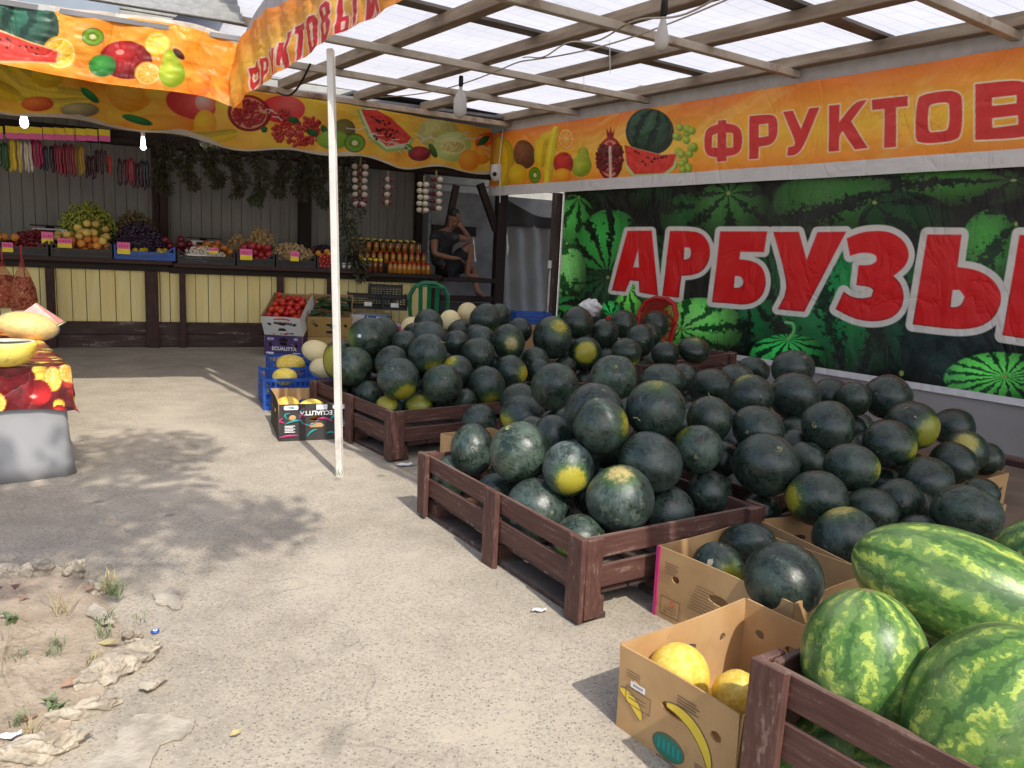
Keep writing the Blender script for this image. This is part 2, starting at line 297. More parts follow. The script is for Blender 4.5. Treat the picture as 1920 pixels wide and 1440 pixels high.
# ground
def ground_mat():
    m, nt, b = newmat('worn_concrete'); v = nd(nt, 'TexCoord').outputs['Object']
    big = noise(nt, v, .7, 6, .6, .5); mid = noise(nt, v, 5., 6, .65); fine = noise(nt, v, 60., 5, .7); grit = noise(nt, v, 240., 3, .7)
    cc = mix(nt, ramp(nt, mid, .3, .7), (.305, .265, .205), (.415, .365, .285))
    cc = mix(nt, mth(nt, 'MULTIPLY', ramp(nt, big, .44, .60), .6), cc, (.49, .435, .345))
    vo = nd(nt, 'TexVoronoi', {'Vector': v, 'Scale': 150., 'Randomness': 1.}); vf = nd(nt, 'SeparateColor', {0: vo.outputs['Color']})
    v2 = nd(nt, 'TexVoronoi', {'Vector': v, 'Scale': 104., 'Randomness': 1.}); vf2 = nd(nt, 'SeparateColor', {0: v2.outputs['Color']})
    smooth = ramp(nt, mth(nt, 'ADD', mth(nt, 'MULTIPLY', big, .7), mth(nt, 'MULTIPLY', mid, .3)), .535, .60)
    agg = mth(nt, 'SUBTRACT', 1., mth(nt, 'MULTIPLY', smooth, .8))
    stone = mix(nt, vf.outputs[0], (.17, .155, .13), (.56, .52, .45))
    cc = mix(nt, mth(nt, 'MULTIPLY', mth(nt, 'MULTIPLY', ramp(nt, vo.outputs['Distance'], .62, .35), agg), .42), cc, stone)
    peb = mth(nt, 'MULTIPLY', ramp(nt, v2.outputs['Distance'], .44, .26), ramp(nt, mth(nt, 'ADD', vf2.outputs[0], mth(nt, 'MULTIPLY', mid, .3)), .80, .90))
    cc = mix(nt, mth(nt, 'MULTIPLY', mth(nt, 'MULTIPLY', peb, agg), .68), cc, mix(nt, vf2.outputs[2], (.10, .095, .085), (.24, .20, .16)))
    cc = mix(nt, mth(nt, 'MULTIPLY', mth(nt, 'MULTIPLY', ramp(nt, fine, .5, .68), agg), .55), cc, (.19, .165, .13))
    stain = ramp(nt, noise(nt, v, 1.7, 5, .6, .8), .60, .72)
    cc = mix(nt, mth(nt, 'MULTIPLY', stain, .5), cc, (.20, .18, .15))
    sp = nd(nt, 'TexVoronoi', {'Vector': v, 'Scale': 2.2}).outputs['Distance']
    cc = mix(nt, mth(nt, 'MULTIPLY', ramp(nt, sp, .07, .03), .6), cc, (.15, .13, .11))
    # hairline cracks
    cr = nd(nt, 'TexVoronoi', {'Vector': nd(nt, 'VectorMath', {0: v, 1: nd(nt, 'TexNoise', {'Vector': v, 'Scale': 3.}).outputs['Color']}, operation='ADD').outputs[0], 'Scale': .33}, feature='DISTANCE_TO_EDGE').outputs['Distance']
    crk = mth(nt, 'MULTIPLY', ramp(nt, cr, .006, .0015), ramp(nt, big, .4, .55))
    cc = mix(nt, mth(nt, 'MULTIPLY', crk, .12), cc, (.12, .1, .08))
    nt.links.new(cc, b.inputs['Base Color']); b.inputs['Roughness'].default_value = .85; b.inputs['Specular IOR Level'].default_value = .25
    hgt = mth(nt, 'ADD', mth(nt, 'MULTIPLY', grit, .5), mth(nt, 'SUBTRACT', mth(nt, 'MULTIPLY', peb, .8), crk))
    bump(nt, b, hgt, .5, .004); return m
M_GROUND = ground_mat()
def soil_mat():
    m, nt, b = newmat('dry_soil'); v = nd(nt, 'TexCoord').outputs['Object']
    mid = noise(nt, v, 7., 6, .65); fine = noise(nt, v, 70., 5, .7)
    cc = mix(nt, ramp(nt, mid, .3, .7), (.36, .285, .205), (.47, .385, .29))
    cc = mix(nt, mth(nt, 'MULTIPLY', ramp(nt, fine, .55, .7), .6), cc, (.20, .145, .095))
    cc = mix(nt, mth(nt, 'MULTIPLY', ramp(nt, noise(nt, v, 18., 5, .7), .57, .68), .5), cc, (.16, .14, .09))
    nt.links.new(cc, b.inputs['Base Color']); b.inputs['Roughness'].default_value = .95
    bump(nt, b, mth(nt, 'ADD', mid, fine), .8, .012); return m
M_SOIL = soil_mat()
M_ROCK = plain('limestone', (.38, .335, .265), .95, .3, 16., .9, .1, dirt=(.20, .155, .11, .7))
M_WALLG = plain('grey_wall_board', (.30, .285, .28), .8, .12, 2., .1, dirt=(.2, .16, .12, .4))
M_BUILD = plain('pale_siding', (.30, .30, .28), .5, .12, 5., .5)
M_SKIN = plain('skin', (.20, .095, .06), .5, .1); M_SHIRT = plain('dark_shirt', (.012, .013, .016), .8, .3, 14., dirt=(.10, .11, .13, .5))
M_SHORT = plain('dark_shorts', (.010, .010, .013), .85, .2); M_HAIR = plain('black_hair', (.008, .007, .006), .5, .2, 40.)
# ------------------------------------------------------------------ mesh helpers
class MB:
    def __init__(s): s.v = []; s.f = []; s.m = []
    def add(s, vs, fs, mi=0, M=None):
        o = len(s.v)
        s.v += [(M @ Vector(v)) if M is not None else Vector(v) for v in vs]
        s.f += [tuple(i+o for i in f) for f in fs]; s.m += [mi]*len(fs); return s
    def box(s, x0, x1, y0, y1, z0, z1, mi=0, M=None, bv=0.0, jit=0.0):
        if bv <= 0:
            vs = [(x, y, z) for z in (z0, z1) for y in (y0, y1) for x in (x0, x1)]
            if jit: vs = [tuple(c+random.uniform(-jit, jit) for c in v) for v in vs]
            return s.add(vs, [(0, 2, 3, 1), (4, 5, 7, 6), (0, 1, 5, 4), (2, 6, 7, 3), (0, 4, 6, 2), (1, 3, 7, 5)], mi, M)
        bm = bmesh.new(); bmesh.ops.create_cube(bm, size=1)
        for v in bm.verts: v.co = Vector(((x0+x1)/2+v.co.x*(x1-x0), (y0+y1)/2+v.co.y*(y1-y0), (z0+z1)/2+v.co.z*(z1-z0)))
        if jit:
            for v in bm.verts: v.co += Vector([random.uniform(-jit, jit) for _ in range(3)])
        bmesh.ops.bevel(bm, geom=bm.edges[:], offset=bv, segments=1, affect='EDGES')
        s.addbm(bm, mi, M); bm.free(); return s
    def addbm(s, bm, mi=0, M=None):
        bm.verts.index_update()
        return s.add([v.co.copy() for v in bm.verts], [[v.index for v in f.verts] for f in bm.faces], mi, M)
    def beam(s, p0, p1, w, h, mi=0, up=(0, 0, 1), bv=0.0):
        p0, p1 = Vector(p0), Vector(p1); z = (p1-p0); L = z.length; z.normalize()
        x = Vector(up).cross(z)
        if x.length < 1e-4: x = Vector((1, 0, 0)).cross(z)
        x.normalize(); y = z.cross(x)
        M = Matrix.Translation(p0) @ Matrix((x, y, z)).transposed().to_4x4()
        return s.box(-w/2, w/2, -h/2, h/2, 0, L, mi, M, bv)
    def tube(s, pts, r, n=6, mi=0, M=None, cap=True):
        pts = [Vector(p) for p in pts]; rs = r if hasattr(r, '__len__') else [r]*len(pts)
        vs = []; prev = None
        for i, p in enumerate(pts):
            t = (pts[min(i+1, len(pts)-1)]-pts[max(i-1, 0)]).normalized()
            a = prev if prev is not None else (Vector((0, 0, 1)) if abs(t.z) < .9 else Vector((1, 0, 0)))
            x = (a - t*a.dot(t)); x = x.normalized() if x.length > 1e-6 else t.orthogonal().normalized(); prev = x; y = t.cross(x)
            for k in range(n):
                q = 2*math.pi*k/n; vs.append(p+(x*math.cos(q)+y*math.sin(q))*rs[i])
        fs = [(i*n+k, i*n+(k+1) % n, (i+1)*n+(k+1) % n, (i+1)*n+k) for i in range(len(pts)-1) for k in range(n)]
        if cap: fs += [tuple(range(n-1, -1, -1)), tuple((len(pts)-1)*n+k for k in range(n))]
        return s.add(vs, fs, mi, M)
    def lathe(s, prof, n=16, mi=0, M=None, wob=None):
        vs = []
        for i, (r, z) in enumerate(prof):
            for k in range(n):
                q = 2*math.pi*k/n; rr = r*(wob(q, z) if wob else 1); vs.append((rr*math.cos(q), rr*math.sin(q), z))
        fs = [(i*n+k, i*n+(k+1) % n, (i+1)*n+(k+1) % n, (i+1)*n+k) for i in range(len(prof)-1) for k in range(n)]
        fs += [tuple(range(n-1, -1, -1)), tuple((len(prof)-1)*n+k for k in range(n))]
        return s.add(vs, fs, mi, M)
    def sphere(s, c, r, nu=10, nv=7, mi=0, sc=(1, 1, 1), M=None, wob=None):
        c = Vector(c); vs = [c+Vector((0, 0, r*sc[2]))]
        for j in range(1, nv):
            ph = math.pi*j/nv
            for k in range(nu):
                q = 2*math.pi*k/nu; w = wob(q, ph) if wob else 1
                vs.append(c+Vector((math.sin(ph)*math.cos(q)*sc[0], math.sin(ph)*math.sin(q)*sc[1], math.cos(ph)*sc[2]))*r*w)
        vs.append(c-Vector((0, 0, r*sc[2])))
        fs = [(0, 1+k, 1+(k+1) % nu) for k in range(nu)]
        for j in range(nv-2):
            a = 1+j*nu; fs += [(a+k, a+nu+k, a+nu+(k+1) % nu, a+(k+1) % nu) for k in range(nu)]
        a = 1+(nv-2)*nu; e = len(vs)-1; fs += [(a+k, e, a+(k+1) % nu) for k in range(nu)]
        return s.add(vs, fs, mi, M)
    def poly(s, pts, th, mi=0, M=None):      # flat polygon in local xy with thickness towards +z
        n = len(pts); vs = [(x, y, 0) for x, y in pts]+[(x, y, th) for x, y in pts]
        fs = [tuple(range(n-1, -1, -1)), tuple(range(n, 2*n))]+[(i, (i+1) % n, n+(i+1) % n, n+i) for i in range(n)]
        return s.add(vs, fs, mi, M)
    def build(s, name, mats, parent=None, smooth=False, local=False):
        me = bpy.data.meshes.new(name)
        inv = None
        if parent is not None and not local: inv = WM[parent.name].inverted()
        vs = [(inv @ v) if inv is not None else v for v in s.v]
        me.from_pydata([tuple(v) for v in vs], [], s.f)
        mats = mats if isinstance(mats, (list, tuple)) else [mats]
        for m in mats: me.materials.append(m)
        if len(mats) > 1: me.polygons.foreach_set('material_index', s.m)
        if smooth: me.polygons.foreach_set('use_smooth', [True]*len(me.polygons))
        me.update()
        return link(name, me, parent)
WM = {}
def link(name, me, parent=None):
    o = bpy.data.objects.new(name, me); COL.objects.link(o)
    if parent is not None: o.parent = parent
    WM[o.name] = (WM[parent.name].copy() if parent is not None else Matrix.Identity(4))
    return o
def tag(o, label, cat, group=None, kind=None):
    o['label'] = label; o['category'] = cat
    if group: o['group'] = group
    if kind: o['kind'] = kind
    return o
def thing(name, label, cat, M=None, group=None):
    o = bpy.data.objects.new(name, None); COL.objects.link(o); o.empty_display_size = .1
    M = M if M is not None else Matrix.Identity(4)
    o.matrix_world = M; WM[o.name] = M.copy()
    return tag(o, label, cat, group)
def place(o, M): o.matrix_world = M; WM[o.name] = M.copy(); return o
def T(p, rz=0., rx=0., ry=0.): return Matrix.Translation(Vector(p)) @ Matrix.Rotation(rz, 4, 'Z') @ Matrix.Rotation(ry, 4, 'Y') @ Matrix.Rotation(rx, 4, 'X')
def dup(src, M, label=None, group=None):
    c = src.copy(); COL.objects.link(c); place(c, M)
    if label: c['label'] = label
    if group: c['group'] = group
    for ch in src.children:
        d = ch.copy(); COL.objects.link(d); d.parent = c; d.matrix_parent_inverse = ch.matrix_parent_inverse.copy(); d.matrix_basis = ch.matrix_basis.copy()
        for g in ch.children:
            h = g.copy(); COL.objects.link(h); h.parent = d; h.matrix_basis = g.matrix_basis.copy()
    return c
def bev(o, w=.003, seg=2):
    m = o.modifiers.new('edge', 'BEVEL'); m.width = w; m.segments = seg; m.limit_method = 'ANGLE'; return o
def text_into(mb, txt, size, M, mi=0, bold=.0, sx=1.):
    cu = bpy.data.curves.new('t', 'FONT'); cu.body = txt; cu.size = size; cu.align_x = 'CENTER'; cu.align_y = 'CENTER'; cu.extrude = .0006; cu.offset = bold; cu.resolution_u = 3
    ob = bpy.data.objects.new('t', cu); COL.objects.link(ob)
    dg = bpy.context.evaluated_depsgraph_get(); dg.update(); me = ob.evaluated_get(dg).to_mesh()
    mb.add([(v.co.x*sx, v.co.y, v.co.z) for v in me.vertices], [tuple(p.vertices) for p in me.polygons], mi, M)
    bpy.data.objects.remove(ob); bpy.data.curves.remove(cu)
# ------------------------------------------------------------------ crates and boxes
def slat_crate(M, a, b, h, label, mid=True, group='brown slatted wooden crates', floor_z=.10, z2=None):
    """local x = along the front side, y = along the left side, origin the front left corner on the ground"""
    t = thing('slatted_crate', label, 'crate', M, group); w = .022; pw = .085
    def put(nm, *boxes):
        mb = MB()
        for bx in boxes: mb.box(*bx, bv=.003, jit=.0022)
        return mb.build(nm, M_CRATE, t, local=True)
    for x0, sx in ((0, 1), (a, -1)):
        for y0, sy in ((0, 1), (b, -1)):
            xa, xb = sorted((x0, x0+sx*w)); ya, yb = sorted((y0+sy*.002, y0+sy*pw))
            xc, xd = sorted((x0+sx*(w+.001), x0+sx*(pw+.01))); yc, yd = sorted((y0, y0+sy*w))
            put('post', (xa-.003*(sx < 0), xb+.003*(sx > 0)*0, ya, yb, .012, h), (xc, xd, yc, yd, .018, h-.004))
    if mid:
        for x0, sx in ((0, 1), (a, -1)):
            xa, xb = sorted((x0-sx*.008, x0+sx*w*.7)); put('post', (xa, xb, b*.47-.045, b*.47+.045, .0, h+.006))
    for z0, z1 in ((h-.085, h-.006), (h-.20, h-.115)):
        for x0, sx in ((0, 1), (a, -1)):
            xa, xb = sorted((x0+sx*(w+.002), x0+sx*(2*w-.004))); put('rail', (xa, xb, .03, b-.03, z0, z1))
        for y0, sy in ((0, 1), (b, -1)):
            ya, yb = sorted((y0+sy*(w+.002), y0+sy*(2*w-.004))); put('rail', (2*w, a-2*w, ya, yb, z0, z1))
    n = max(5, int(a/.13)); st = a/n
    mb = MB()
    for i in range(n): mb.box(i*st+.004+(.05 if i == 0 else 0), (i+1)*st-.008-(.05 if i == n-1 else 0), .05, b-.05, floor_z-.02, floor_z, bv=.002)
    mb.build('floor_board', M_KICK, t, local=True)
    mb = MB()
    for x0 in (.04, a/2-.05, a-.14): mb.box(x0, x0+.10, .02, b-.02, .0, .022, bv=.002)
    mb.build('skid', M_KICK, t, local=True)
    mb = MB()
    for x0 in (.045, a/2-.045, a-.135):
        for y0 in (.03, b/2-.05, b-.13): MB().box(x0, x0+.09, y0, y0+.1, .023, floor_z-.021).build('block', M_CRATE, t, local=True)
    return t
def panel_grid(mb, M, w, h, th, holes, mi=0, flare=0., sag=0.):
    """upright wall in local xz (x 0..w, z 0..h), thickness th in +y, with elliptical through holes"""
    nx = max(8, int(w/.012)); nz = max(6, int(h/.012)); idx = {}; vs = []
    def inside(x, z):
        for hx, hz, ra, rb in holes:
            if ((x-hx)/ra)**2+((z-hz)/rb)**2 < 1: return True
        return False
    cells = set()
    for i in range(nx):
        for j in range(nz):
            if not inside((i+.5)*w/nx, (j+.5)*h/nz): cells.add((i, j))
    def vid(i, j):
        if (i, j) not in idx:
            x, z = i*w/nx, j*h/nz
            bd = any(0 <= ii < nx and 0 <= jj < nz and (ii, jj) not in cells for ii in (i-1, i) for jj in (j-1, j))
            if bd:
                for hx, hz, ra, rb in holes:
                    q = math.hypot((x-hx)/ra, (z-hz)/rb)
                    if .45 < q < 1.7: x = hx+(x-hx)/q; z = hz+(z-hz)/q; break
            top = z/h
            dy = flare*top*top - sag*math.sin(math.pi*x/w)*top**2
            idx[(i, j)] = len(vs); vs.append((x, dy, z))
        return idx[(i, j)]
    quads = [(vid(i, j), vid(i+1, j), vid(i+1, j+1), vid(i, j+1)) for (i, j) in sorted(cells)]
    n = len(vs); allv = vs+[(x, y+th, z) for x, y, z in vs]
    fs = [q for q in quads]+[tuple(v+n for v in reversed(q)) for q in quads]
    ec = {}
    for q in quads:
        for a_, b_ in zip(q, q[1:]+q[:1]): ec[(a_, b_)] = 1
    for (a_, b_) in ec:
        if (b_, a_) not in ec: fs.append((b_, a_, a_+n, b_+n))
    mb.add(allv, fs, mi, M)
def carton(M, a, b, h, mat, label, cat='box', group=None, holes=True, inner=None, flare=.006, name='cardboard_box', bottom=True):
    """open carton; local x = front width a, y = depth b, origin front left bottom corner"""
    t = thing(name, label, cat, M, group); th = .006
    fh = [(a*.5, h*.60, .045, .017), (a*.16, h*.62, .017, .014), (a*.84, h*.62, .017, .014)] if holes else []
    sh = [(b*.5, h*.62, .04, .016), (b*.2, h*.6, .014, .014)] if holes else []
    mats = [mat, inner or M_CARD]
    def wall(Mw, w, hl):
        mb = MB(); panel_grid(mb, Mw, w, h, th, hl, 0, -flare, -.008)
        k = len(mb.f); 
        return mb
    for nm, Mw, w, hl in (('front_panel', Matrix.Identity(4), a, fh), ('back_panel', T((a, b, 0), math.pi), a, fh),
                          ('side_panel', T((0, b, 0), -math.pi/2), b, sh), ('side_panel', T((a, 0, 0), math.pi/2), b, sh)):
        mb = wall(Mw, w-.001 if 'side' in nm else w, hl)
        if inner:   # outside print colour, bare board inside
            Mi = Mw.inverted()
            for i, f in enumerate(mb.f):
                ys = [(Mi @ mb.v[j]).y - (-flare*((Mi @ mb.v[j]).z/h)**2 + .008*math.sin(math.pi*(Mi @ mb.v[j]).x/w)*((Mi @ mb.v[j]).z/h)**2) for j in f]
                if sum(ys)/len(ys) > th*.4: mb.m[i] = 1
        o = mb.build(nm, mats if inner else [mat], t, local=True)
    if bottom:
        mb = MB(); mb.box(th, a-th, th, b-th, .002, .008); mb.build('base', inner or mat, t, local=True)
    return t
def plastic_crate(M, a, b, h, mat, label, group=None, lowfront=.55, cat='crate', name='plastic_crate'):
    t = thing(name, label, cat, M, group); bw = .012
    mb = MB(); mb.box(0, a, 0, b, 0, .012)
    mb.build('base', mat, t, local=True)
    def wall(nm, Mw, w, hh):
        mb = MB()
        mb.box(0, w, 0, bw, hh-.024, hh, M=Mw); mb.box(0, w, 0, bw, .013, .035, M=Mw)
        for k in range(1, 4): z = .035+(hh-.06)*k/4; mb.box(.0, w, .002, bw-.002, z-.005, z+.005, M=Mw)
        n = int(w/.035)
        for k in range(1, n): x = w*k/n; mb.box(x-.004, x+.004, .004, bw-.004, .034, hh-.023, M=Mw)
        mb.build(nm, mat, t, local=True)
    wall('front_panel', T((.02, 0, 0)), a-.04, h*lowfront); wall('back_panel', T((a-.02, b, 0), math.pi), a-.04, h)
    wall('side_panel', T((0, b-.02, 0), -math.pi/2), b-.04, h); wall('side_panel', T((a, .02, 0), math.pi/2), b-.04, h)
    for x0 in (0, a-.022):
        for y0 in (0, b-.022):
            mb = MB(); mb.box(x0, x0+.022, y0, y0+.022, .011, h+.012, bv=.003); mb.build('corner_post', mat, t, local=True)
    # sloping shoulders from the corner posts down to the low front bar
    if lowfront < .95:
        mb = MB()
        for x0, x1 in ((.022, .11), (a-.022, a-.11)): mb.beam((x0, .006, h-.005), (x1, .006, h*lowfront-.01), .010, .016)
        mb.build('handle', mat, t, local=True)
    return t
def decal(parent, name, fn, mats, a=None, h=None, fl=.006):
    mb = MB(); fn(mb)
    if a:
        ym = max(v.y for v in mb.v)
        for v in mb.v: v.y = (-fl+.008*math.sin(math.pi*min(1, max(0, v.x/a))))*(v.z/h)**2-.0012+(v.y-ym)*.5
    return mb.build(name, mats, parent, local=True)
# ------------------------------------------------------------------ painting on printed surfaces (per-vertex print, numpy)
def vnoise(x, y, seed=0):
    r = np.random.default_rng(seed); tab = r.random((64, 64))
    xi = np.floor(x).astype(int); yi = np.floor(y).astype(int); fx = x-xi; fy = y-yi; fx = fx*fx*(3-2*fx); fy = fy*fy*(3-2*fy)
    g = lambda a, b: tab[a % 64, b % 64]
    return (g(xi, yi)*(1-fx)+g(xi+1, yi)*fx)*(1-fy)+(g(xi, yi+1)*(1-fx)+g(xi+1, yi+1)*fx)*fy
def fbm(x, y, seed=0): return .5*vnoise(x, y, seed)+.3*vnoise(x*2.1, y*2.1, seed+1)+.2*vnoise(x*4.3, y*4.3, seed+2)
class Paint:
    def __init__(s, X, Y, base): s.X, s.Y = X, Y; s.C = np.empty(X.shape+(3,)); s.C[:] = base
    def blend(s, a, col):
        a = np.clip(a, 0, 1)[..., None]; col = np.asarray(col, float); s.C = s.C*(1-a)+col*a
    def loc(s, cx, cy, rx, ry, ang=0):
        c, n = math.cos(R_(ang)), math.sin(R_(ang)); dx, dy = s.X-cx, s.Y-cy
        return (dx*c+dy*n)/rx, (-dx*n+dy*c)/ry
    def win(s, cx, cy, r):
        return (abs(s.X-cx) < r) & (abs(s.Y-cy) < r)
    def ell(s, cx, cy, rx, ry, c1, c2=None, ang=0, lx=-.3, ly=-.35, soft=1.2, tex=0., seed=0):
        u, v = s.loc(cx, cy, rx, ry, ang); d = np.hypot(u, v); a = (1-d)*min(rx, ry)/soft+.5
        if c2 is None: s.blend(a, c1); return u, v, d
        t = np.clip(np.hypot(u-lx, v-ly)/1.25, 0, 1)**1.3
        if tex: t = np.clip(t+tex*(fbm(s.X*.25, s.Y*.25, seed)-.5), 0, 1)
        col = np.asarray(c1)*(1-t[..., None])+np.asarray(c2)*t[..., None]
        s.blend(a, col); return u, v, d
    def sdf(s, pts):
        P = np.asarray(pts, float); n = len(P); x0, y0 = P.min(0)-60; x1, y1 = P.max(0)+60
        D = np.full(s.X.shape, 1e3); m = (s.X > x0) & (s.X < x1) & (s.Y > y0) & (s.Y < y1)
        if not m.any(): return D
        x, y = s.X[m], s.Y[m]; d = np.full(x.shape, 1e9); sg = np.ones(x.shape)
        for i in range(n):
            ax, ay = P[i]; bx, by = P[(i+1) % n]; ex, ey = bx-ax, by-ay; L2 = ex*ex+ey*ey+1e-9
            t = np.clip(((x-ax)*ex+(y-ay)*ey)/L2, 0, 1); d = np.minimum(d, (x-ax-t*ex)**2+(y-ay-t*ey)**2)
            cond = ((ay > y) != (by > y)) & (x < (bx-ax)*(y-ay)/((by-ay) if by != ay else 1e-9)+ax); sg[cond] *= -1
        D[m] = np.sqrt(d)*sg; return D
    def poly(s, pts, col, soft=1.2): s.blend(.5-s.sdf(pts)/soft, col)
    def letters(s, items, col, edge, ew, soft=1.1, shade=None):
        ds = []
        for outer, holes in items:
            d = s.sdf(outer)
            for h in holes: d = np.maximum(d, -s.sdf(h))
            ds.append((outer, d))
        for outer, d in ds:
            e = ew(np.mean([p[0] for p in outer])) if callable(ew) else ew
            s.blend(.5-(d-e)/soft, edge)
        for outer, d in ds:
            s.blend(.5-d/soft, col)
            if shade is not None: s.blend(np.where(d < 0, np.clip(1+d/3.5, 0, 1)*.55, 0)*(s.Y > np.mean([p[1] for p in outer])), shade)
    # fruit pictures
    def orange(s, cx, cy, r, c=(.93, .52, .08)): s.ell(cx, cy, r, r, (.98, .68, .22), c, tex=.15)
    def slice(s, cx, cy, rx, ry, rind, flesh, seg=10, ang=0, pale=(.96, .88, .62)):
        s.ell(cx, cy, rx, ry, rind, ang=ang); s.ell(cx, cy, rx*.88, ry*.88, pale, ang=ang)
        u, v = s.loc(cx, cy, rx, ry, ang); d = np.hypot(u, v); th = np.arctan2(v, u)
        k = np.abs(np.sin(th*seg/2)); s.blend(np.where((d < .8) & (d > .08), np.clip((k*d-.06)*14, 0, 1), 0), flesh)
    def kiwi(s, cx, cy, rx, ry, ang=0):
        s.ell(cx, cy, rx, ry, (.33, .36, .10), ang=ang); u, v, d = s.ell(cx, cy, rx*.9, ry*.9, (.50, .68, .12), (.40, .58, .08), ang=ang, lx=0, ly=0)
        th = np.arctan2(v, u); s.blend(np.where((d < .62) & (d > .32), np.clip(np.sin(th*14)*2-.6, 0, 1), 0), (.06, .09, .03)); s.ell(cx, cy, rx*.28, ry*.28, (.88, .88, .62), ang=ang)
    def melon(s, cx, cy, rx, ry, ang=0, light=(.20, .45, .22), dark=(.04, .14, .08), n=9):
        u, v, d = s.ell(cx, cy, rx, ry, light, tuple(c*.55 for c in light), ang=ang)
        w = u/np.sqrt(np.clip(1-v*v, .05, 1)); st = np.sin(np.arcsin(np.clip(w, -1, 1))*n+(fbm(s.X*.12, s.Y*.12, 5)-.5)*3.2)
        s.blend(np.where(d < 1, np.clip(st*2-.3, 0, 1)*.9, 0), dark)
    def wedge(s, pts, seeds=8, rind=True, seed=1):
        d = s.sdf(pts); s.blend(.5-d/1.3, (.90, .26, .20)); s.blend(np.where(d < 0, (fbm(s.X*.2, s.Y*.2, seed) > .55)*.35, 0), (.78, .14, .12))
        r = random.Random(seed); P = np.asarray(pts); c = P.mean(0)
        for _ in range(seeds):
            i = r.randrange(len(P)); f = r.uniform(.1, .6); q = c+(P[i]-c)*f; s.ell(q[0], q[1], 2.6, 1.7, (.16, .05, .04), ang=r.uniform(0, 90))
    def pome(s, cx, cy, rx, ry, ang=0):
        s.ell(cx, cy, rx, ry, (.78, .12, .12), (.5, .03, .05), ang=ang); s.ell(cx, cy, rx*.84, ry*.86, (.86, .58, .42), ang=ang)
        r = random.Random(int(cx)); 
        for _ in range(int(rx*ry/7)):
            q = r.uniform(0, 6.28); d = math.sqrt(r.random())*.76; s.ell(cx+rx*d*math.cos(q), cy+ry*d*math.sin(q), 3.1, 2.7, (.85, .25, .22), (.48, .03, .06), soft=.9)
    def arils(s, cx, cy, rx, ry, n, dark=False):
        r = random.Random(int(cx*3+cy))
        for _ in range(n):
            q = r.uniform(0, 6.28); d = math.sqrt(r.random()); s.ell(cx+rx*d*math.cos(q), cy+ry*d*math.sin(q), 3.9, 3.6, (.92, .38, .30) if not dark else (.6, .08, .1), (.55, .04, .06) if not dark else (.22, .01, .03), soft=.9)
    def banana(s, pts, w, c=(.95, .80, .16)):
        best = np.full(s.X.shape, 1e6); side = np.zeros(s.X.shape); along = np.zeros(s.X.shape); n = len(pts)-1
        if n > 1:   # round the polyline off
            q = [pts[0]]
            for a, b in zip(pts, pts[1:]): q += [(a[0]*.75+b[0]*.25, a[1]*.75+b[1]*.25), (a[0]*.25+b[0]*.75, a[1]*.25+b[1]*.75)]
            pts = q+[pts[-1]]; n = len(pts)-1
        for k, ((ax, ay), (bx, by)) in enumerate(zip(pts, pts[1:])):
            ex, ey = bx-ax, by-ay; L2 = ex*ex+ey*ey+1e-9; t = np.clip(((s.X-ax)*ex+(s.Y-ay)*ey)/L2, 0, 1); d = np.hypot(s.X-ax-t*ex, s.Y-ay-t*ey)
            m = d < best; best = np.where(m, d, best); side = np.where(m, ((s.X-ax)*ey-(s.Y-ay)*ex)/math.sqrt(L2), side); along = np.where(m, (k+t)/n, along)
        ww = w*(.35+.65*np.sin(np.pi*np.clip(along*.9+.05, 0, 1))**.5) if w > 4 else w+0*along
        u = np.clip(side/np.maximum(ww, .1), -1, 1)[..., None]; sh = 1-.22*np.clip(u+.2, 0, 1)**1.5-.10*np.clip(-u, 0, 1)**2
        if w > 4: sh = sh*(1-.10*np.exp(-((u-.25)/.10)**2))
        s.blend((ww-best)/1.3+.5, np.asarray(c)*sh)
    def pear(s, cx, cy, r, tilt=0, c1=(.75, .78, .22), c2=(.50, .58, .08)):
        a = R_(tilt); s.ell(cx-math.sin(a)*r*.95, cy-math.cos(a)*r*.95, r*.58, r*.85, c1, c2, ang=-tilt); s.ell(cx-math.sin(a)*r*.5, cy-math.cos(a)*r*.5, r*.76, r*.8, c1, c2, ang=-tilt); s.ell(cx, cy, r, r*1.05, c1, c2)
    def leaf(s, x0, y0, x1, y1, w, c=(.10, .45, .16)):
        L = math.hypot(x1-x0, y1-y0); s.ell((x0+x1)/2, (y0+y1)/2, L/2, w, c, tuple(k*.6 for k in c), ang=math.degrees(math.atan2(y1-y0, x1-x0)))
def lin(c): c = np.clip(c, 0, 1); return np.where(c <= .04045, c/12.92, ((c+.055)/1.055)**2.4)
def px_of(P):
    q = P-np.array(CP); f, r, u = np.array(FW), np.array(RT), np.array(UP); zc = q@f
    return 960+F*(q@r)/zc, 720-F*(q@u)/zc
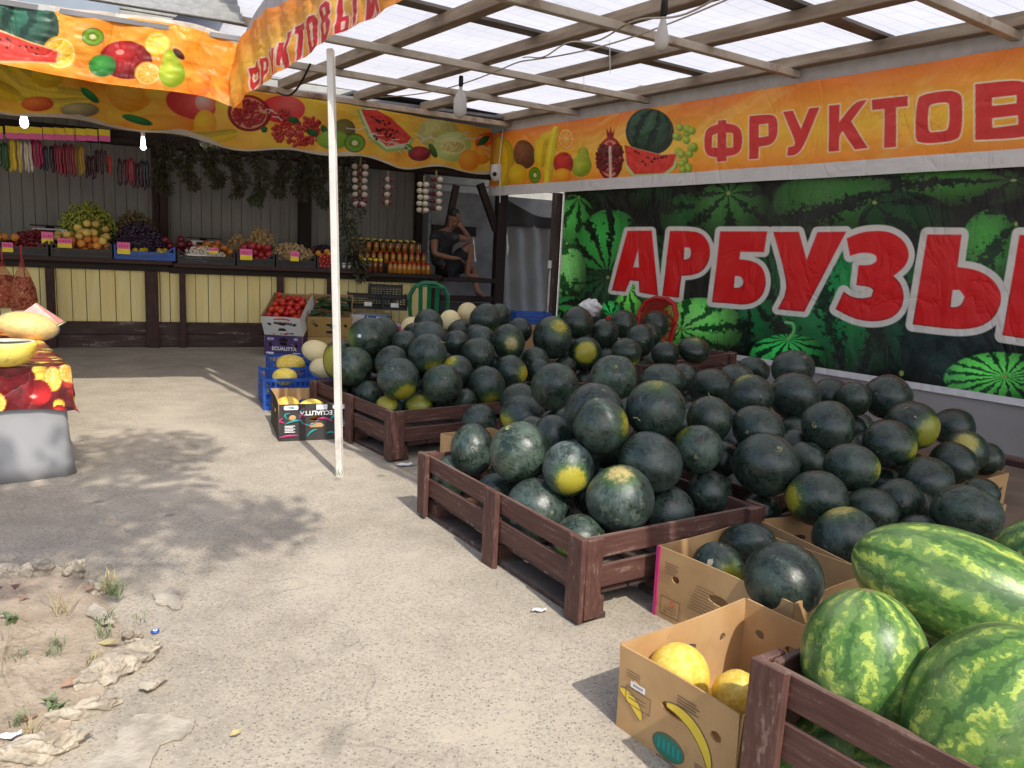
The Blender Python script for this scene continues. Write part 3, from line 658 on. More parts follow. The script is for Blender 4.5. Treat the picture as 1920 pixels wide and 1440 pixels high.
def sheet(name, P00, U, V, nu, nv, painter, wave, mat, parent=None, shape=None):
    """printed cloth sheet; P = P00 + a U + b V with a, b in 0..1; painter(paint px grid, a, b) -> sRGB; wave(a,b) -> offset along normal"""
    P00, U, V = (np.array(x, float) for x in (P00, U, V)); a, b = np.meshgrid(np.linspace(0, 1, nu), np.linspace(0, 1, nv), indexing='ij')
    P = P00+a[..., None]*U+b[..., None]*V
    if shape is not None: P = shape(P, a, b)
    X, Y = px_of(P.reshape(-1, 3)); X = X.reshape(a.shape); Y = Y.reshape(a.shape)
    C = painter(X, Y, a, b)
    N = np.cross(U, V); N /= np.linalg.norm(N); P = P+N*wave(a, b)[..., None]
    me = bpy.data.meshes.new(name); n = nu*nv
    i, j = np.meshgrid(np.arange(nu-1), np.arange(nv-1), indexing='ij'); k = (i*nv+j).ravel()
    q = np.stack([k, k+nv, k+nv+1, k+1], 1).astype(np.int32)
    me.vertices.add(n); me.vertices.foreach_set('co', P.reshape(-1).astype(np.float32))
    me.loops.add(q.size); me.loops.foreach_set('vertex_index', q.ravel())
    me.polygons.add(len(q)); me.polygons.foreach_set('loop_start', np.arange(0, q.size, 4, dtype=np.int32)); me.polygons.foreach_set('loop_total', np.full(len(q), 4, np.int32))
    me.polygons.foreach_set('use_smooth', np.ones(len(q), bool)); me.update()
    at = me.color_attributes.new('Col', 'FLOAT_COLOR', 'POINT'); at.data.foreach_set('color', np.concatenate([lin(C), np.ones(a.shape+(1,))], 2).reshape(-1).astype(np.float32))
    me.materials.append(mat); o = link(name, me, parent); return o
# ------------------------------------------------------------------ the setting
gm = MB(); N_ = 60
gm.add([(-60+120*i/N_, -60+120*j/N_, 0) for j in range(N_+1) for i in range(N_+1)], [(j*(N_+1)+i, j*(N_+1)+i+1, (j+1)*(N_+1)+i+1, (j+1)*(N_+1)+i) for j in range(N_) for i in range(N_)])
g = gm.build('ground', M_GROUND); g['kind'] = 'structure'
def soil_bed():
    pts = [G(*p) for p in ((-260, 1050), (-60, 1052), (40, 1068), (110, 1068), (165, 1090), (205, 1135), (225, 1185), (232, 1240), (200, 1295), (150, 1340), (110, 1385), (60, 1425), (10, 1470), (-80, 1560), (-500, 1700), (-700, 1300))]
    c = sum(pts, Vector())/len(pts); vs = []; fs = []; rings = 14; n = 64
    P = []
    for k in range(n):
        f = k/n*len(pts); i = int(f); q = pts[i % len(pts)].lerp(pts[(i+1) % len(pts)], f-i); P.append(q)
    for r in range(rings+1):
        for k in range(n):
            q = c.lerp(P[k], 1-r/rings*.97); e = min(1, r/3)
            h = .004+.035*e*(.4+.6*math.sin(q.x*5+q.y*3)**2)+random.uniform(0, .012)*e
            if r == 0: q = c.lerp(P[k], random.uniform(.97, 1.03))
            vs.append((q.x, q.y, h))
    fs = [(r*n+k, r*n+(k+1) % n, (r+1)*n+(k+1) % n, (r+1)*n+k) for r in range(rings) for k in range(n)]+[tuple(rings*n+k for k in range(n))]
    mb = MB(); mb.add(vs, fs); o = mb.build('soil_bed', M_SOIL, smooth=True); o['kind'] = 'structure'
soil_bed()
# ------------------------------------------------------------------ market stall (local frame: x along the counter, y into the stall)
stall = thing('market_stall', 'long open timber fruit stall with brown counter and yellow plank front', 'stall', FR_ST)
def sp(nm, mat, *bx, bv=.004, jit=.0):
    mb = MB()
    for b_ in bx: mb.box(*b_, bv=bv, jit=jit)
    return mb.build(nm, mat, stall, local=True)
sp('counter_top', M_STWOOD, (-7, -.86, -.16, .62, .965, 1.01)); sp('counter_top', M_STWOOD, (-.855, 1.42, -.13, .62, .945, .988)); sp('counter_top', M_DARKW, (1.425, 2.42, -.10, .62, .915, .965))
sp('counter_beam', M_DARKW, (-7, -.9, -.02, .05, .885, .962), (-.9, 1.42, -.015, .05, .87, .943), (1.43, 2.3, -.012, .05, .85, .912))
posts = [(-3.3, .10), (-2.1, .085), (-1.085, .135), (-.76, .07), (.35, .075), (.965, .085)]
mb = MB(); x = -6.9
while x < 2.3:
    w_ = random.choice((.105, .14, .15, .155)); mb.box(x, x+w_-.007, .055, .07, .295, .90, bv=.003, jit=.001); x += w_
mb.build('plank_panel', M_YEL, stall, local=True)
sp('plank_backing', M_DARKW, (-7, 2.4, .073, .08, .0, .9))
sp('kick_board', M_KICK, (-7, 2.3, .03, .052, .148, .292), jit=.002); sp('kick_board', M_KICK, (-7, 2.3, .024, .052, .004, .142), jit=.003)
for s_, w_ in posts: sp('counter_post', M_STWOOD, (s_-w_/2, s_+w_/2, -.035, .022, 0, .884), jit=.003)
sp('end_post', M_DARKW, (2.30, 2.42, -.06, .10, 0, .914))
# interior
mb = MB(); x = -7.5
while x < 2.62:
    w_ = .128; mb.box(x, x+w_-.004, 1.5, 1.518, 0, 2.7, bv=.004); x += w_
mb.build('back_wall', M_SIDE, stall, local=True)
sp('back_wall_backing', M_DARKW, (-7.5, 2.62, 1.52, 1.54, 0, 2.9))
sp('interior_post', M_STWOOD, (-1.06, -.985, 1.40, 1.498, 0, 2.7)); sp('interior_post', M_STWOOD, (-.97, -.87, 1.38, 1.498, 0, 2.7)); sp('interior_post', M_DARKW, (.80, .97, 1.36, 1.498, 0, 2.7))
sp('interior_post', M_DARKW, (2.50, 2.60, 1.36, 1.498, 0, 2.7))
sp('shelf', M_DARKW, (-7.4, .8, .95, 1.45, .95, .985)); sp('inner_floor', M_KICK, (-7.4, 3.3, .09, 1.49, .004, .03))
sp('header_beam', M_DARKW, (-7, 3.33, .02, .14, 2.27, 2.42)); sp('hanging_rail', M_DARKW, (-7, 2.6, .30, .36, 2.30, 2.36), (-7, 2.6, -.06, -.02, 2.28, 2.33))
sp('corner_post', M_DARKW, (3.20, 3.34, -.07, .07, 0, 2.9)); sp('corner_post', M_DARKW, (-2.2, -2.08, .02, .14, .99, 2.9)) if False else None
# dark bay with the ledge the seller sits on
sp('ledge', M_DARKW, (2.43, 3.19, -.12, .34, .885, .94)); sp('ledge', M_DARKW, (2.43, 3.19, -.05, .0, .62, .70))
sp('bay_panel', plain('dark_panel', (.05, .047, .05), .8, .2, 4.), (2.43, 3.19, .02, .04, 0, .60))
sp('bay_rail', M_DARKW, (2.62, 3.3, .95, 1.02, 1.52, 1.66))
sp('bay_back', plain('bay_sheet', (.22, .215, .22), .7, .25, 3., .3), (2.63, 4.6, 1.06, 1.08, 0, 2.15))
mb = MB(); mb.beam((2.60, -.02, 2.15), (2.50, -.02, 1.60), .06, .08); mb.beam((3.22, .02, 1.6), (2.95, .02, 2.2), .08, .09); mb.build('brace', M_DARKW, stall, local=True)
# roof of the stall: boards on rafters, open only to the front
roof_line = [(-8.2, -1.05), (1.18, -4.15)]
mb = MB()
a0 = FR_ST.inverted() @ (Vector((-1.897, 5.407, 0))); b0 = FR_ST.inverted() @ (Vector((-1.897, 5.407, 0))-FD*5)
wl = FR_ST.inverted() @ Vector((-4.93, 9.38, 0))
top = [(b0.x, b0.y, 2.60), (a0.x, a0.y, 2.60), (a0.x-.6, -.3, 3.02), (3.3, -.3, 3.05), (4.7, 1.7, 3.05), (-7.6, 1.7, 3.05), (-7.6, -.3, 3.02)]
mb.add([(x, y, z) for x, y, z in top]+[(x, y, z-.03) for x, y, z in top],
       [(0, 1, 2, 6), (2, 3, 4, 5, 6), (8, 7, 13, 9), (10, 9, 13, 12, 11), (0, 7, 8, 1), (1, 8, 9, 2), (2, 9, 10, 3), (3, 10, 11, 4), (4, 11, 12, 5), (5, 12, 13, 6), (6, 13, 7, 0)])
mb.build('roof', plain('stall_roofing', (.16, .16, .17), .6, .2, 3.), stall, local=True)
# ribbed outer roof slope rising behind the front valance
mb = MB(); nx_, ny_ = 6, 190; x0_, x1_ = b0.x-4, a0.x+.02; vs = []
for j in range(ny_+1):
    y = a0.y+.06+4.6*j/ny_; z = 2.66+.56*(y-a0.y)+.016*math.sin(2*math.pi*(y-a0.y)/.17)
    for i in range(nx_+1): vs.append((x0_+(x1_-x0_)*i/nx_, y, z))
mb.add(vs, [(j*(nx_+1)+i, j*(nx_+1)+i+1, (j+1)*(nx_+1)+i+1, (j+1)*(nx_+1)+i) for j in range(ny_) for i in range(nx_)])
o = mb.build('ribbed_roof', plain('ribbed_roofing', (.27, .275, .265), .45, .16, 22., .35, dirt=(.36, .36, .34, .6)), stall, smooth=True, local=True); md = o.modifiers.new('t', 'SOLIDIFY'); md.thickness = .012
mb = MB(); mb.box(-3.2, -1.45, 0, 2.2, 0, .006); o = mb.build('patch_sheet', plain('blue_grey_sheet', (.26, .31, .37), .4, .08, 2.), stall, local=True); o.matrix_basis = T((a0.x+.35, a0.y+.18, 2.66+.56*.18+.03), 0, math.atan(.56))
# ------------------------------------------------------------------ gap between stall and banner: grey door sheet, torn cloth, trim post
door = thing('door_sheet', 'pale grey sheet closing the gap between stall post and green banner', 'door', FR_ST @ T((3.36, .22, 0)))
mb = MB()
nx_, nz_ = 26, 40
vs = [(.0+.95*i/nx_, .02*math.sin(i*.9+j*.12)+.012*math.sin(j*.5), 1.72*j/nz_) for j in range(nz_+1) for i in range(nx_+1)]
mb.add(vs, [(j*(nx_+1)+i, j*(nx_+1)+i+1, (j+1)*(nx_+1)+i+1, (j+1)*(nx_+1)+i) for j in range(nz_) for i in range(nx_)])
o = mb.build('sheet', M_GREYT, door, smooth=True, local=True); md = o.modifiers.new('t', 'SOLIDIFY'); md.thickness = .006
mb = MB()
vs = [(.0+.95*i/nx_, -.03+.03*math.sin(i*.5), 1.68+(.42-.26*i/nx_-.1*math.sin(math.pi*i/nx_))*j/6) for j in range(7) for i in range(nx_+1)]
mb.add(vs, [(j*(nx_+1)+i, j*(nx_+1)+i+1, (j+1)*(nx_+1)+i+1, (j+1)*(nx_+1)+i) for j in range(6) for i in range(nx_)])
o = mb.build('drape', M_DGREY, door, smooth=True, local=True); md = o.modifiers.new('t', 'SOLIDIFY'); md.thickness = .006
# wall behind the banners
FWI = FR_WALL.inverted()
wall = tag(MB().box(.03, .09, -4, 5.28, 0, 2.97, M=FR_WALL).box(-.0, .028, -4, 5.28, 0, .395, M=FR_WALL).build('stall_side_wall', M_WALLG), 'grey board wall running along under the green melon banner', 'wall')
tp = thing('trim_post', 'narrow worn post at the left edge of the green banner', 'post', FR_WALL @ T((-.02, 5.29, 0)))
MB().box(-.05, .05, .0, .09, 0, 2.05, bv=.004).build('post', wood('worn_trim', (.05, .035, .03), (.09, .065, .055), (.3, .27, .25), .8), tp, local=True)
MB().box(-.075, -.051, .02, .075, 1.13, 1.23, bv=.006).build('switch_box', M_SOCK, tp, local=True)
MB().box(-.075, -.051, .01, .07, .40, .47, bv=.006).build('switch_box', M_SOCK, tp, local=True)
MB().box(-.062, -.051, .03, .06, .48, 1.12, bv=.002).build('cable_duct', M_WHT, tp, local=True)
# low plank along the wall foot (right edge)
tag(MB().box(-.42, -.34, -1.6, .35, .0, .05, bv=.004, M=FR_WALL).build('floor_plank', M_STWOOD), 'brown plank lying on the floor below the bare wall strip', 'plank')
floor2 = MB().box(-2.6, -.03, -2.5, 5.2, .003, .007, M=FR_WALL).build('floor_boarding', plain('brown_floor_sheet', (.17, .12, .09), .7, .25, 3., .1)); floor2['kind'] = 'structure'
# building behind
bld = thing('background_building', 'pale ribbed building wall rising behind the stall roof', 'building', FR_ST @ T((0, 2.6, 0)))
mb = MB(); z = 0
while z < 8: mb.box(-14, 7.5, 0, .3, z, z+.155, bv=.012); z += .16
mb.build('wall', M_BUILD, bld, local=True)
MB().box(-3.7, -1.4, -.04, -.002, 4.2, 8, bv=.01).build('panel', plain('blue_grey_sheet', (.30, .35, .42), .4, .08, 2.), bld, local=True)
MB().box(-14, 7.5, -.25, .35, 8.0, 8.15).build('roof_edge', M_BUILD, bld, local=True)
# ------------------------------------------------------------------ canopy (frame x to the wall, y along it)
can = thing('market_canopy', 'flat canopy of timber beams, steel purlins and white film over the melons', 'canopy', FR_WALL)
rz = lambda q: 2.955-.02*q
YA, YB = -7.0, 6.55
def cp(nm, mat, mb): return mb.build(nm, mat, can, local=True)
for q in (.10, 1.23, 2.12, 3.02, 3.92):
    mb = MB(); wob = random.uniform(-.03, .03); mb.beam((-q+wob, YA, rz(q)+.088), (-q-wob*.4, YB, rz(q)+.088), .105, .095, bv=.006); cp('beam', M_BEAM, mb)
YB = 6.55
for y in (6.42, 5.08, 3.95, 2.16, .42, -1.4, -3.2):
    mb = MB(); xx_ = 4.45; mb.beam((-xx_, y+.02, rz(xx_)-.0), (-.02, y-.02, rz(0)+.005), .06, .06, bv=.004); cp('purlin', M_RUST if y > 6 else M_CREAM, mb)
for y in (5.75, 4.55, 3.19, 1.35, -.5, -2.3):
    mb = MB(); xx_ = 4.5; mb.beam((-xx_, y+random.uniform(-.05, .05), rz(xx_)+.158), (0, y, rz(0)+.158), .14, .026, bv=.003); cp('board', M_BOARD, mb)
mb = MB(); mb.beam((-4.5, YA, 2.54), (-4.5, 4.0, 2.54), .05, .05, bv=.003); cp('edge_rail', M_CREAM, mb)
nx_, ny_ = 40, 90
vs = [(-4.52+4.58*i/nx_, YA+(YB+.1-YA)*j/ny_, 0) for j in range(ny_+1) for i in range(nx_+1)]
vs = [(x, y, rz(-x)+.185+.010*math.sin(x*3.1+y*1.7)+.008*math.sin(y*7+x)) for x, y, z in vs]
mb = MB(); mb.add(vs, [(j*(nx_+1)+i, j*(nx_+1)+i+1, (j+1)*(nx_+1)+i+1, (j+1)*(nx_+1)+i) for j in range(ny_) for i in range(nx_)])
o = mb.build('roof_film', M_FILM, can, smooth=True, local=True)
# white strip of the same film turned down between valance and roof, and along the wall top
mb = MB(); n_ = 60
vs = []
for j in range(5):
    for i in range(n_+1):
        y = 3.35-8.2*i/n_; vs.append((-4.49-.012*math.sin(i*1.3), y, min(3.0, 2.50+.057*(3.35-y))+max(.05, .42-.057*(3.35-y))*j/4*min(1, .25+i/8)))
mb.add(vs, [(j*(n_+1)+i, j*(n_+1)+i+1, (j+1)*(n_+1)+i+1, (j+1)*(n_+1)+i) for j in range(4) for i in range(n_)]); mb.build('film_flap', M_FILM, can, smooth=True, local=True)
mb = MB(); vs = []
for j in range(5):
    for i in range(n_+1):
        y = 6.5-10.5*i/n_; vs.append((.015-.05*j/4+.01*math.sin(i*2.1), y, 2.84+(.27+.02*math.sin(i*1.9))*j/4))
mb.add(vs, [(j*(n_+1)+i, j*(n_+1)+i+1, (j+1)*(n_+1)+i+1, (j+1)*(n_+1)+i) for j in range(4) for i in range(n_)]); mb.build('film_flap', plain('white_film', (.62, .61, .60), .5, .08), can, smooth=True, local=True)
mb = MB(); mb.box(-1.9, 1.7, 6.7, 9.2, 3.16, 3.19); mb.box(.07, 1.7, 5.2, 6.699, 3.16, 3.19); mb.build('sun_block_roof', bpy.data.materials['stall_roofing'], can, local=True)  # added opaque cover, blocks sun leaking onto the door sheet and bay
mb = MB(); mb.box(.10, 1.6, 5.26, 5.30, 0, 3.15); mb.build('sun_block_screen', M_WALLG, can, local=True)  # added hidden screen behind the wall end, stops sun reaching the door sheet
# the white pole, leaning a little
pole = MB(); a, b_ = G(637, 893), onplane(620, 92, Vector((-1.03, 4.27, 0)), Vector((-.05, -1, 0)).normalized())
pole.beam(a-Vector((0, 0, .02)), b_, .036, .036, bv=.005, up=(.22, .97, 0)); cpole = pole.build('pole', M_WHT, can)
cpole['label'] = 'thin white square pole'
# wires and bulbs
def cable(label, pts, r=.006, mat=None):
    o = MB().tube(pts, r, 5).build('electric_cable', mat or M_BLK, smooth=True); tag(o, label, 'cable'); return o
cw = lambda x, y, z: FR_WALL @ Vector((x, y, z))
p0, p1 = at_depth(582, 120, 6.3), at_depth(520, 172, 7.2)
cable('short black cable sagging beneath the canopy corner by the pole', [p0+(p1-p0)*t-Vector((0, 0, .12*math.sin(math.pi*t))) for t in np.linspace(0, 1, 14)], .009)
cable('pale cable run along the second canopy beam', [cw(-2.12+.08*math.sin(t*5), 6.0-7*t, 2.93-.07*abs(math.sin(t*9))) for t in np.linspace(0, 1, 60)], .006, M_CREAM)
cable('pale cable looping towards the bulb with the black socket', [at_depth(980, 108, 7.0)+(at_depth(1400, -30, 3.5)-at_depth(980, 108, 7.0))*t-Vector((0, 0, .05*math.sin(t*6.28*1.5)**2)) for t in np.linspace(0, 1, 40)], .006, M_CREAM)
for k, (px, y0, y1, zc) in enumerate(((1094, 85, 168, 7.5), (1143, 60, 138, 6.6))):
    tag(MB().tube([at_depth(px, y0, zc), at_depth(px+1, y1, zc)], .003, 5).build('hanging_string', M_PAPER), ('thin white string hanging from the canopy, the longer one to the left' if k == 0 else 'thin white string hanging below the canopy beam, right of the longer one'), 'string')
def bulb(M, label, big, glass, sock):
    t = thing('light_bulb', label, 'bulb', M)
    MB().lathe([(.004, .10), (.020, .10), (.022, .06), (.022, .02), (.016, .0)], 14).build('socket', sock, t, smooth=True, local=True)
    MB().lathe([(.013, .012), (.018, -.02), (.035*big, -.075), (.047*big, -.115), (.047*big, -.17*big), (.036*big, -.20*big), (.012, -.215*big)], 18).build('globe', glass, t, smooth=True, local=True)
    return t
bulb(T(at_depth(864, 163, 7.4)), 'white bulb hanging from the canopy left of the wall corner', 1.35, M_GLASSB, M_BLK)
bulb(T(at_depth(1244, 32, 4.6)), 'frosted bulb in a black socket near the canopy top', .9, M_GLASSB, M_BLK)
bulb(T(at_depth(44, 205, 7.4)), 'lit white bulb above the yellow candy strings', .8, M_LAMP, M_SOCK)
bulb(T(at_depth(268, 256, 7.9)), 'lit white bulb beside the hanging bay leaf bundles', .62, M_LAMP, M_SOCK)
# security camera at the banner corner
sc_ = thing('security_camera', 'small white dome security camera at the banner corner', 'camera', T(at_depth(931, 322, 10.35)))
MB().box(-.02, .12, -.02, .05, .03, .10, bv=.01).build('bracket', M_SOCK, sc_, local=True)
MB().lathe([(.02, .10), (.07, .09), (.085, .03), (.085, -.05), (.06, -.11), (.02, -.13)], 18).build('housing', M_SOCK, sc_, smooth=True, local=True)
MB().sphere((-.02, -.075, -.04), .03, 10, 8).build('lens', M_BLK, sc_, smooth=True, local=True)
tag(MB().tube([at_depth(945, 232, 10.2), at_depth(936, 300, 10.25), at_depth(938, 345, 10.25), at_depth(937, 380, 10.25)], .008, 5).build('camera_cable', M_SOCK, smooth=True), 'thin white cable dangling from the security camera', 'cable')
# ------------------------------------------------------------------ banners
def z3(pts): return [(900+x*.53125, y*.53125) for x, y in pts]
def r6(pts): return [(1040+x*.25, 340+y*.25) for x, y in pts]
def r7(pts): return [(1480+x*.31954, 320+y*.31954) for x, y in pts]
def z8(pts): return [(1000+x*.47917, 340+y*.47917) for x, y in pts]
def z2(pts): return [(400+x/3, y/3) for x, y in pts]
ARB = [(r6([(430, 818), (548, 372), (728, 370), (772, 858), (636, 832), (632, 748), (566, 742), (532, 828)]), [r6([(628, 505), (634, 646), (592, 645)])]),
       (r6([(862, 372), (1010, 372), (1090, 385), (1145, 440), (1168, 520), (1150, 610), (1100, 680), (1020, 705), (948, 708), (930, 872), (805, 860)]), [r6([(972, 495), (1010, 497), (1022, 520), (1020, 560), (1000, 585), (965, 588)])]),
       (r6([(1240, 376), (1595, 376), (1572, 530), (1390, 528), (1382, 585), (1480, 595), (1560, 640), (1592, 740), (1570, 850), (1500, 910), (1420, 925), (1330, 918), (1178, 905)]), [r6([(1350, 710), (1390, 710), (1418, 740), (1412, 780), (1385, 800), (1342, 798)])]),
       (z8([(940, 198), (1040, 198), (1070, 308), (1112, 199), (1225, 197), (1060, 510), (958, 500), (1003, 415)]), []),
       (r7([(338, 398), (420, 362), (520, 352), (600, 362), (670, 410), (703, 485), (685, 550), (645, 590), (608, 618), (650, 660), (672, 730), (655, 810), (600, 865), (500, 888), (400, 875), (330, 845), (272, 812), (320, 710), (360, 740), (420, 752), (480, 740), (492, 700), (470, 680), (395, 672), (408, 556), (480, 555), (512, 530), (510, 500), (480, 482), (410, 482), (358, 500)]), []),
       (r7([(808, 374), (1010, 376), (985, 566), (1100, 580), (1200, 640), (1250, 735), (1220, 840), (1150, 905), (1050, 930), (940, 928), (722, 902)]), [r7([(958, 700), (1000, 700), (1028, 740), (1010, 790), (975, 803), (945, 800)])]),
       (r7([(1350, 378), (1560, 380), (1480, 1000), (1250, 965)]), [])]
def pmelon(p, cx, cy, rx, ry, px, py, n, light, dark, jag=1.6, ang=0, seed=3):
    u, v = p.loc(cx, cy, rx, ry, ang); d = np.hypot(u, v); a = np.clip((1-d)*min(rx, ry)/2.2+.5, 0, 1)
    pu, pv = p.loc(px, py, rx, ry, ang); pu, pv = -pu, -pv
    qx, qy = (p.X-px)/rx, (p.Y-py)/ry; th = np.arctan2(qy, qx); rr = np.hypot(qx, qy)
    k = np.cos(th*n+(fbm(p.X*.16, p.Y*.16, seed)-.5)*jag*2.4+rr*.6)
    t = np.clip((k-.25)*3+(fbm(p.X*.5, p.Y*.5, seed+4)-.5)*1.6, 0, 1)
    sh = np.clip(1.12-.75*np.clip(np.hypot(u+.25, v+.3)/1.25, 0, 1)**1.6, .2, 1.1)[..., None]
    col = (np.asarray(light)*(1-t[..., None])+np.asarray(dark)*t[..., None])*sh*(.9+.2*fbm(p.X*.3, p.Y*.3, 9)[..., None])
    p.C = p.C*(1-a[..., None])+col*a[..., None]
    p.ell(px, py, max(2, rx*.05), max(2, ry*.06), (.55, .5, .3))
def rnd(pts, it=2):
    for _ in range(it):
        out = []; n = len(pts)
        for i in range(n):
            a, b, c = (np.array(pts[k % n], float) for k in (i-1, i, i+1)); u, w = b-a, c-b
            ca = u@w/(np.linalg.norm(u)*np.linalg.norm(w)+1e-9)
            if ca > .62: out += [tuple(b-u*.25), tuple(b+w*.25)]
            else: out.append(tuple(b))
        pts = out
    return pts
ARB = [(rnd(o), [rnd(h) for h in hs]) for o, hs in ARB]
def green_paint(X, Y, a, b):
    p = Paint(X, Y, (.012, .03, .024)); n = fbm(X*.02, Y*.02, 2); p.C *= (.5+1.1*n)[..., None]
    dk, md_, lt = (.02, .09, .05), (.10, .36, .16), (.42, .70, .36)
    for args in ((1230, 345, 60, 50, 1235, 330, 7, (.07, .20, .09), dk), (1120, 350, 60, 45, 1120, 330, 6, (.06, .17, .08), dk), (1300, 412, 62, 52, 1330, 385, 8, (.10, .25, .13), dk),
                 (1374, 395, 72, 62, 1365, 362, 8, (.22, .36, .18), (.05, .12, .07)), (1478, 400, 40, 60, 1470, 370, 6, (.06, .16, .09), dk), (1600, 380, 150, 72, 1720, 345, 7, (.20, .34, .16), (.03, .08, .05)),
                 (1800, 348, 130, 40, 1900, 338, 6, (.22, .38, .15), (.03, .07, .04)), (1700, 420, 90, 60, 1640, 380, 6, (.07, .2, .1), dk), (1860, 470, 62, 78, 1905, 420, 5, (.26, .46, .22), (.05, .16, .1)),
                 (1074, 425, 46, 60, 1085, 370, 8, (.30, .58, .28), (.06, .2, .1)), (1145, 470, 66, 78, 1140, 515, 13, (.22, .52, .25), (.02, .09, .05)), (1130, 560, 60, 55, 1140, 520, 13, (.08, .24, .14), dk),
                 (1058, 512, 42, 60, 1010, 470, 7, (.60, .82, .50), (.14, .34, .16)), (1070, 600, 48, 45, 1040, 570, 6, (.20, .5, .25), dk), (1240, 520, 60, 80, 1250, 470, 7, (.08, .22, .12), dk),
                 (1470, 540, 80, 90, 1440, 470, 8, (.07, .24, .15), dk), (1425, 610, 60, 62, 1410, 560, 7, (.09, .32, .2), dk), (1185, 570, 32, 42, 1180, 540, 9, (.45, .72, .30), (.06, .25, .1)),
                 (1146, 584, 22, 20, 1146, 594, 11, (.25, .7, .38), (.03, .2, .1)), (1310, 614, 84, 56, 1276, 617, 9, (.52, .80, .42), (.08, .30, .15)),
                 (1608, 580, 150, 118, 1590, 760, 15, (.10, .42, .25), (.02, .14, .10)), (1720, 620, 90, 90, 1690, 700, 9, (.07, .22, .17), (.03, .1, .1)), (1790, 660, 100, 70, 1800, 620, 5, (.06, .12, .14), (.04, .07, .09)),
                 (1478, 668, 72, 42, 1477, 637, 13, (.24, .66, .34), (.02, .18, .1)), (1875, 712, 106, 52, 1885, 707, 17, (.40, .72, .34), (.04, .22, .12)), (2030, 560, 90, 110, 2000, 500, 9, (.12, .4, .2), dk), (2140, 700, 110, 80, 2100, 690, 12, (.3, .6, .3), dk)):
        pmelon(p, *args)
    p.banana([(1474, 604), (1488, 606), (1490, 622), (1478, 636)], 3.2, (.42, .62, .40))
    p.blend(.22*np.exp(-(np.hypot(*p.loc(1765, 690, 70, 20, 38)))**2), (.30, .44, .46))
    f = (Y > 0)
    p.C = np.clip(p.C*np.array((1.05, 1.28, 1.12)), 0, 1)
    p.letters(ARB, (.86, .06, .09), (.86, .845, .82), lambda x: 7.5+(x-1170)*.0095, 2.1, (.32, .0, .03))
    bz = 1-b   # b=1 at the top
    p.blend(np.where((b*1.70 < .055) | (a > .9965), 1., 0.), (.86, .85, .86)); return p.C
wv = lambda f, g_, am: (lambda a, b: am*(np.sin(a*f*6.28+b*2)*.5+np.sin(a*f*2.7*6.28+b*g_)*.3+(fbm(a*f*3, b*4, 8)-.5)*1.2))
NB = -E3
def wallp(y, z, x=-.012): return FR_WALL @ Vector((x, y, z))
o = sheet('watermelon_banner', wallp(-1.6, .37, -.02), W3*(5.23+1.6), (0, 0, 1.70), 1300, 400, green_paint, wv(3, 2, .010), M_BANNER)
tag(o, 'green banner printed with watermelons and the red word АРБУЗЫ on the wall', 'banner')
FRU = [(z3([(805, 448), (838, 438), (838, 425), (868, 423), (870, 436), (905, 440), (928, 465), (926, 525), (905, 548), (872, 552), (872, 568), (838, 572), (838, 556), (805, 552), (790, 530), (790, 470)]), [z3([(818, 478), (838, 470), (838, 522), (818, 520)]), z3([(870, 468), (895, 470), (895, 520), (871, 522)])]),
       (z3([(952, 410), (1030, 402), (1052, 420), (1053, 480), (1030, 512), (985, 518), (983, 560), (950, 562)]), [z3([(985, 440), (1018, 436), (1020, 480), (985, 486)])]),
       (z3([(1070, 395), (1105, 390), (1133, 455), (1162, 382), (1198, 378), (1140, 520), (1115, 548), (1085, 550), (1088, 520), (1108, 515), (1114, 500)]), []),
       (z3([(1230, 372), (1268, 368), (1266, 430), (1322, 358), (1366, 352), (1308, 428), (1368, 522), (1322, 528), (1278, 462), (1266, 478), (1266, 532), (1228, 535)]), []),
       (z3([(1382, 352), (1508, 338), (1508, 374), (1466, 378), (1468, 518), (1424, 522), (1426, 384), (1384, 388)]), []),
       (z3([(1540, 352), (1560, 332), (1660, 318), (1695, 330), (1705, 350), (1703, 470), (1680, 498), (1580, 508), (1545, 500), (1535, 475)]), [z3([(1582, 378), (1595, 366), (1648, 360), (1660, 370), (1658, 452), (1645, 464), (1592, 468), (1582, 455)])]),
       (z3([(1750, 298), (1905, 280), (1950, 305), (1950, 360), (1922, 385), (1960, 410), (1960, 462), (1922, 486), (1748, 494)]), [z3([(1808, 345), (1895, 335), (1895, 365), (1808, 374)]), z3([(1808, 417), (1900, 407), (1900, 440), (1808, 452)])])]
FRU = [(rnd(o), [rnd(h) for h in hs]) for o, hs in FRU]
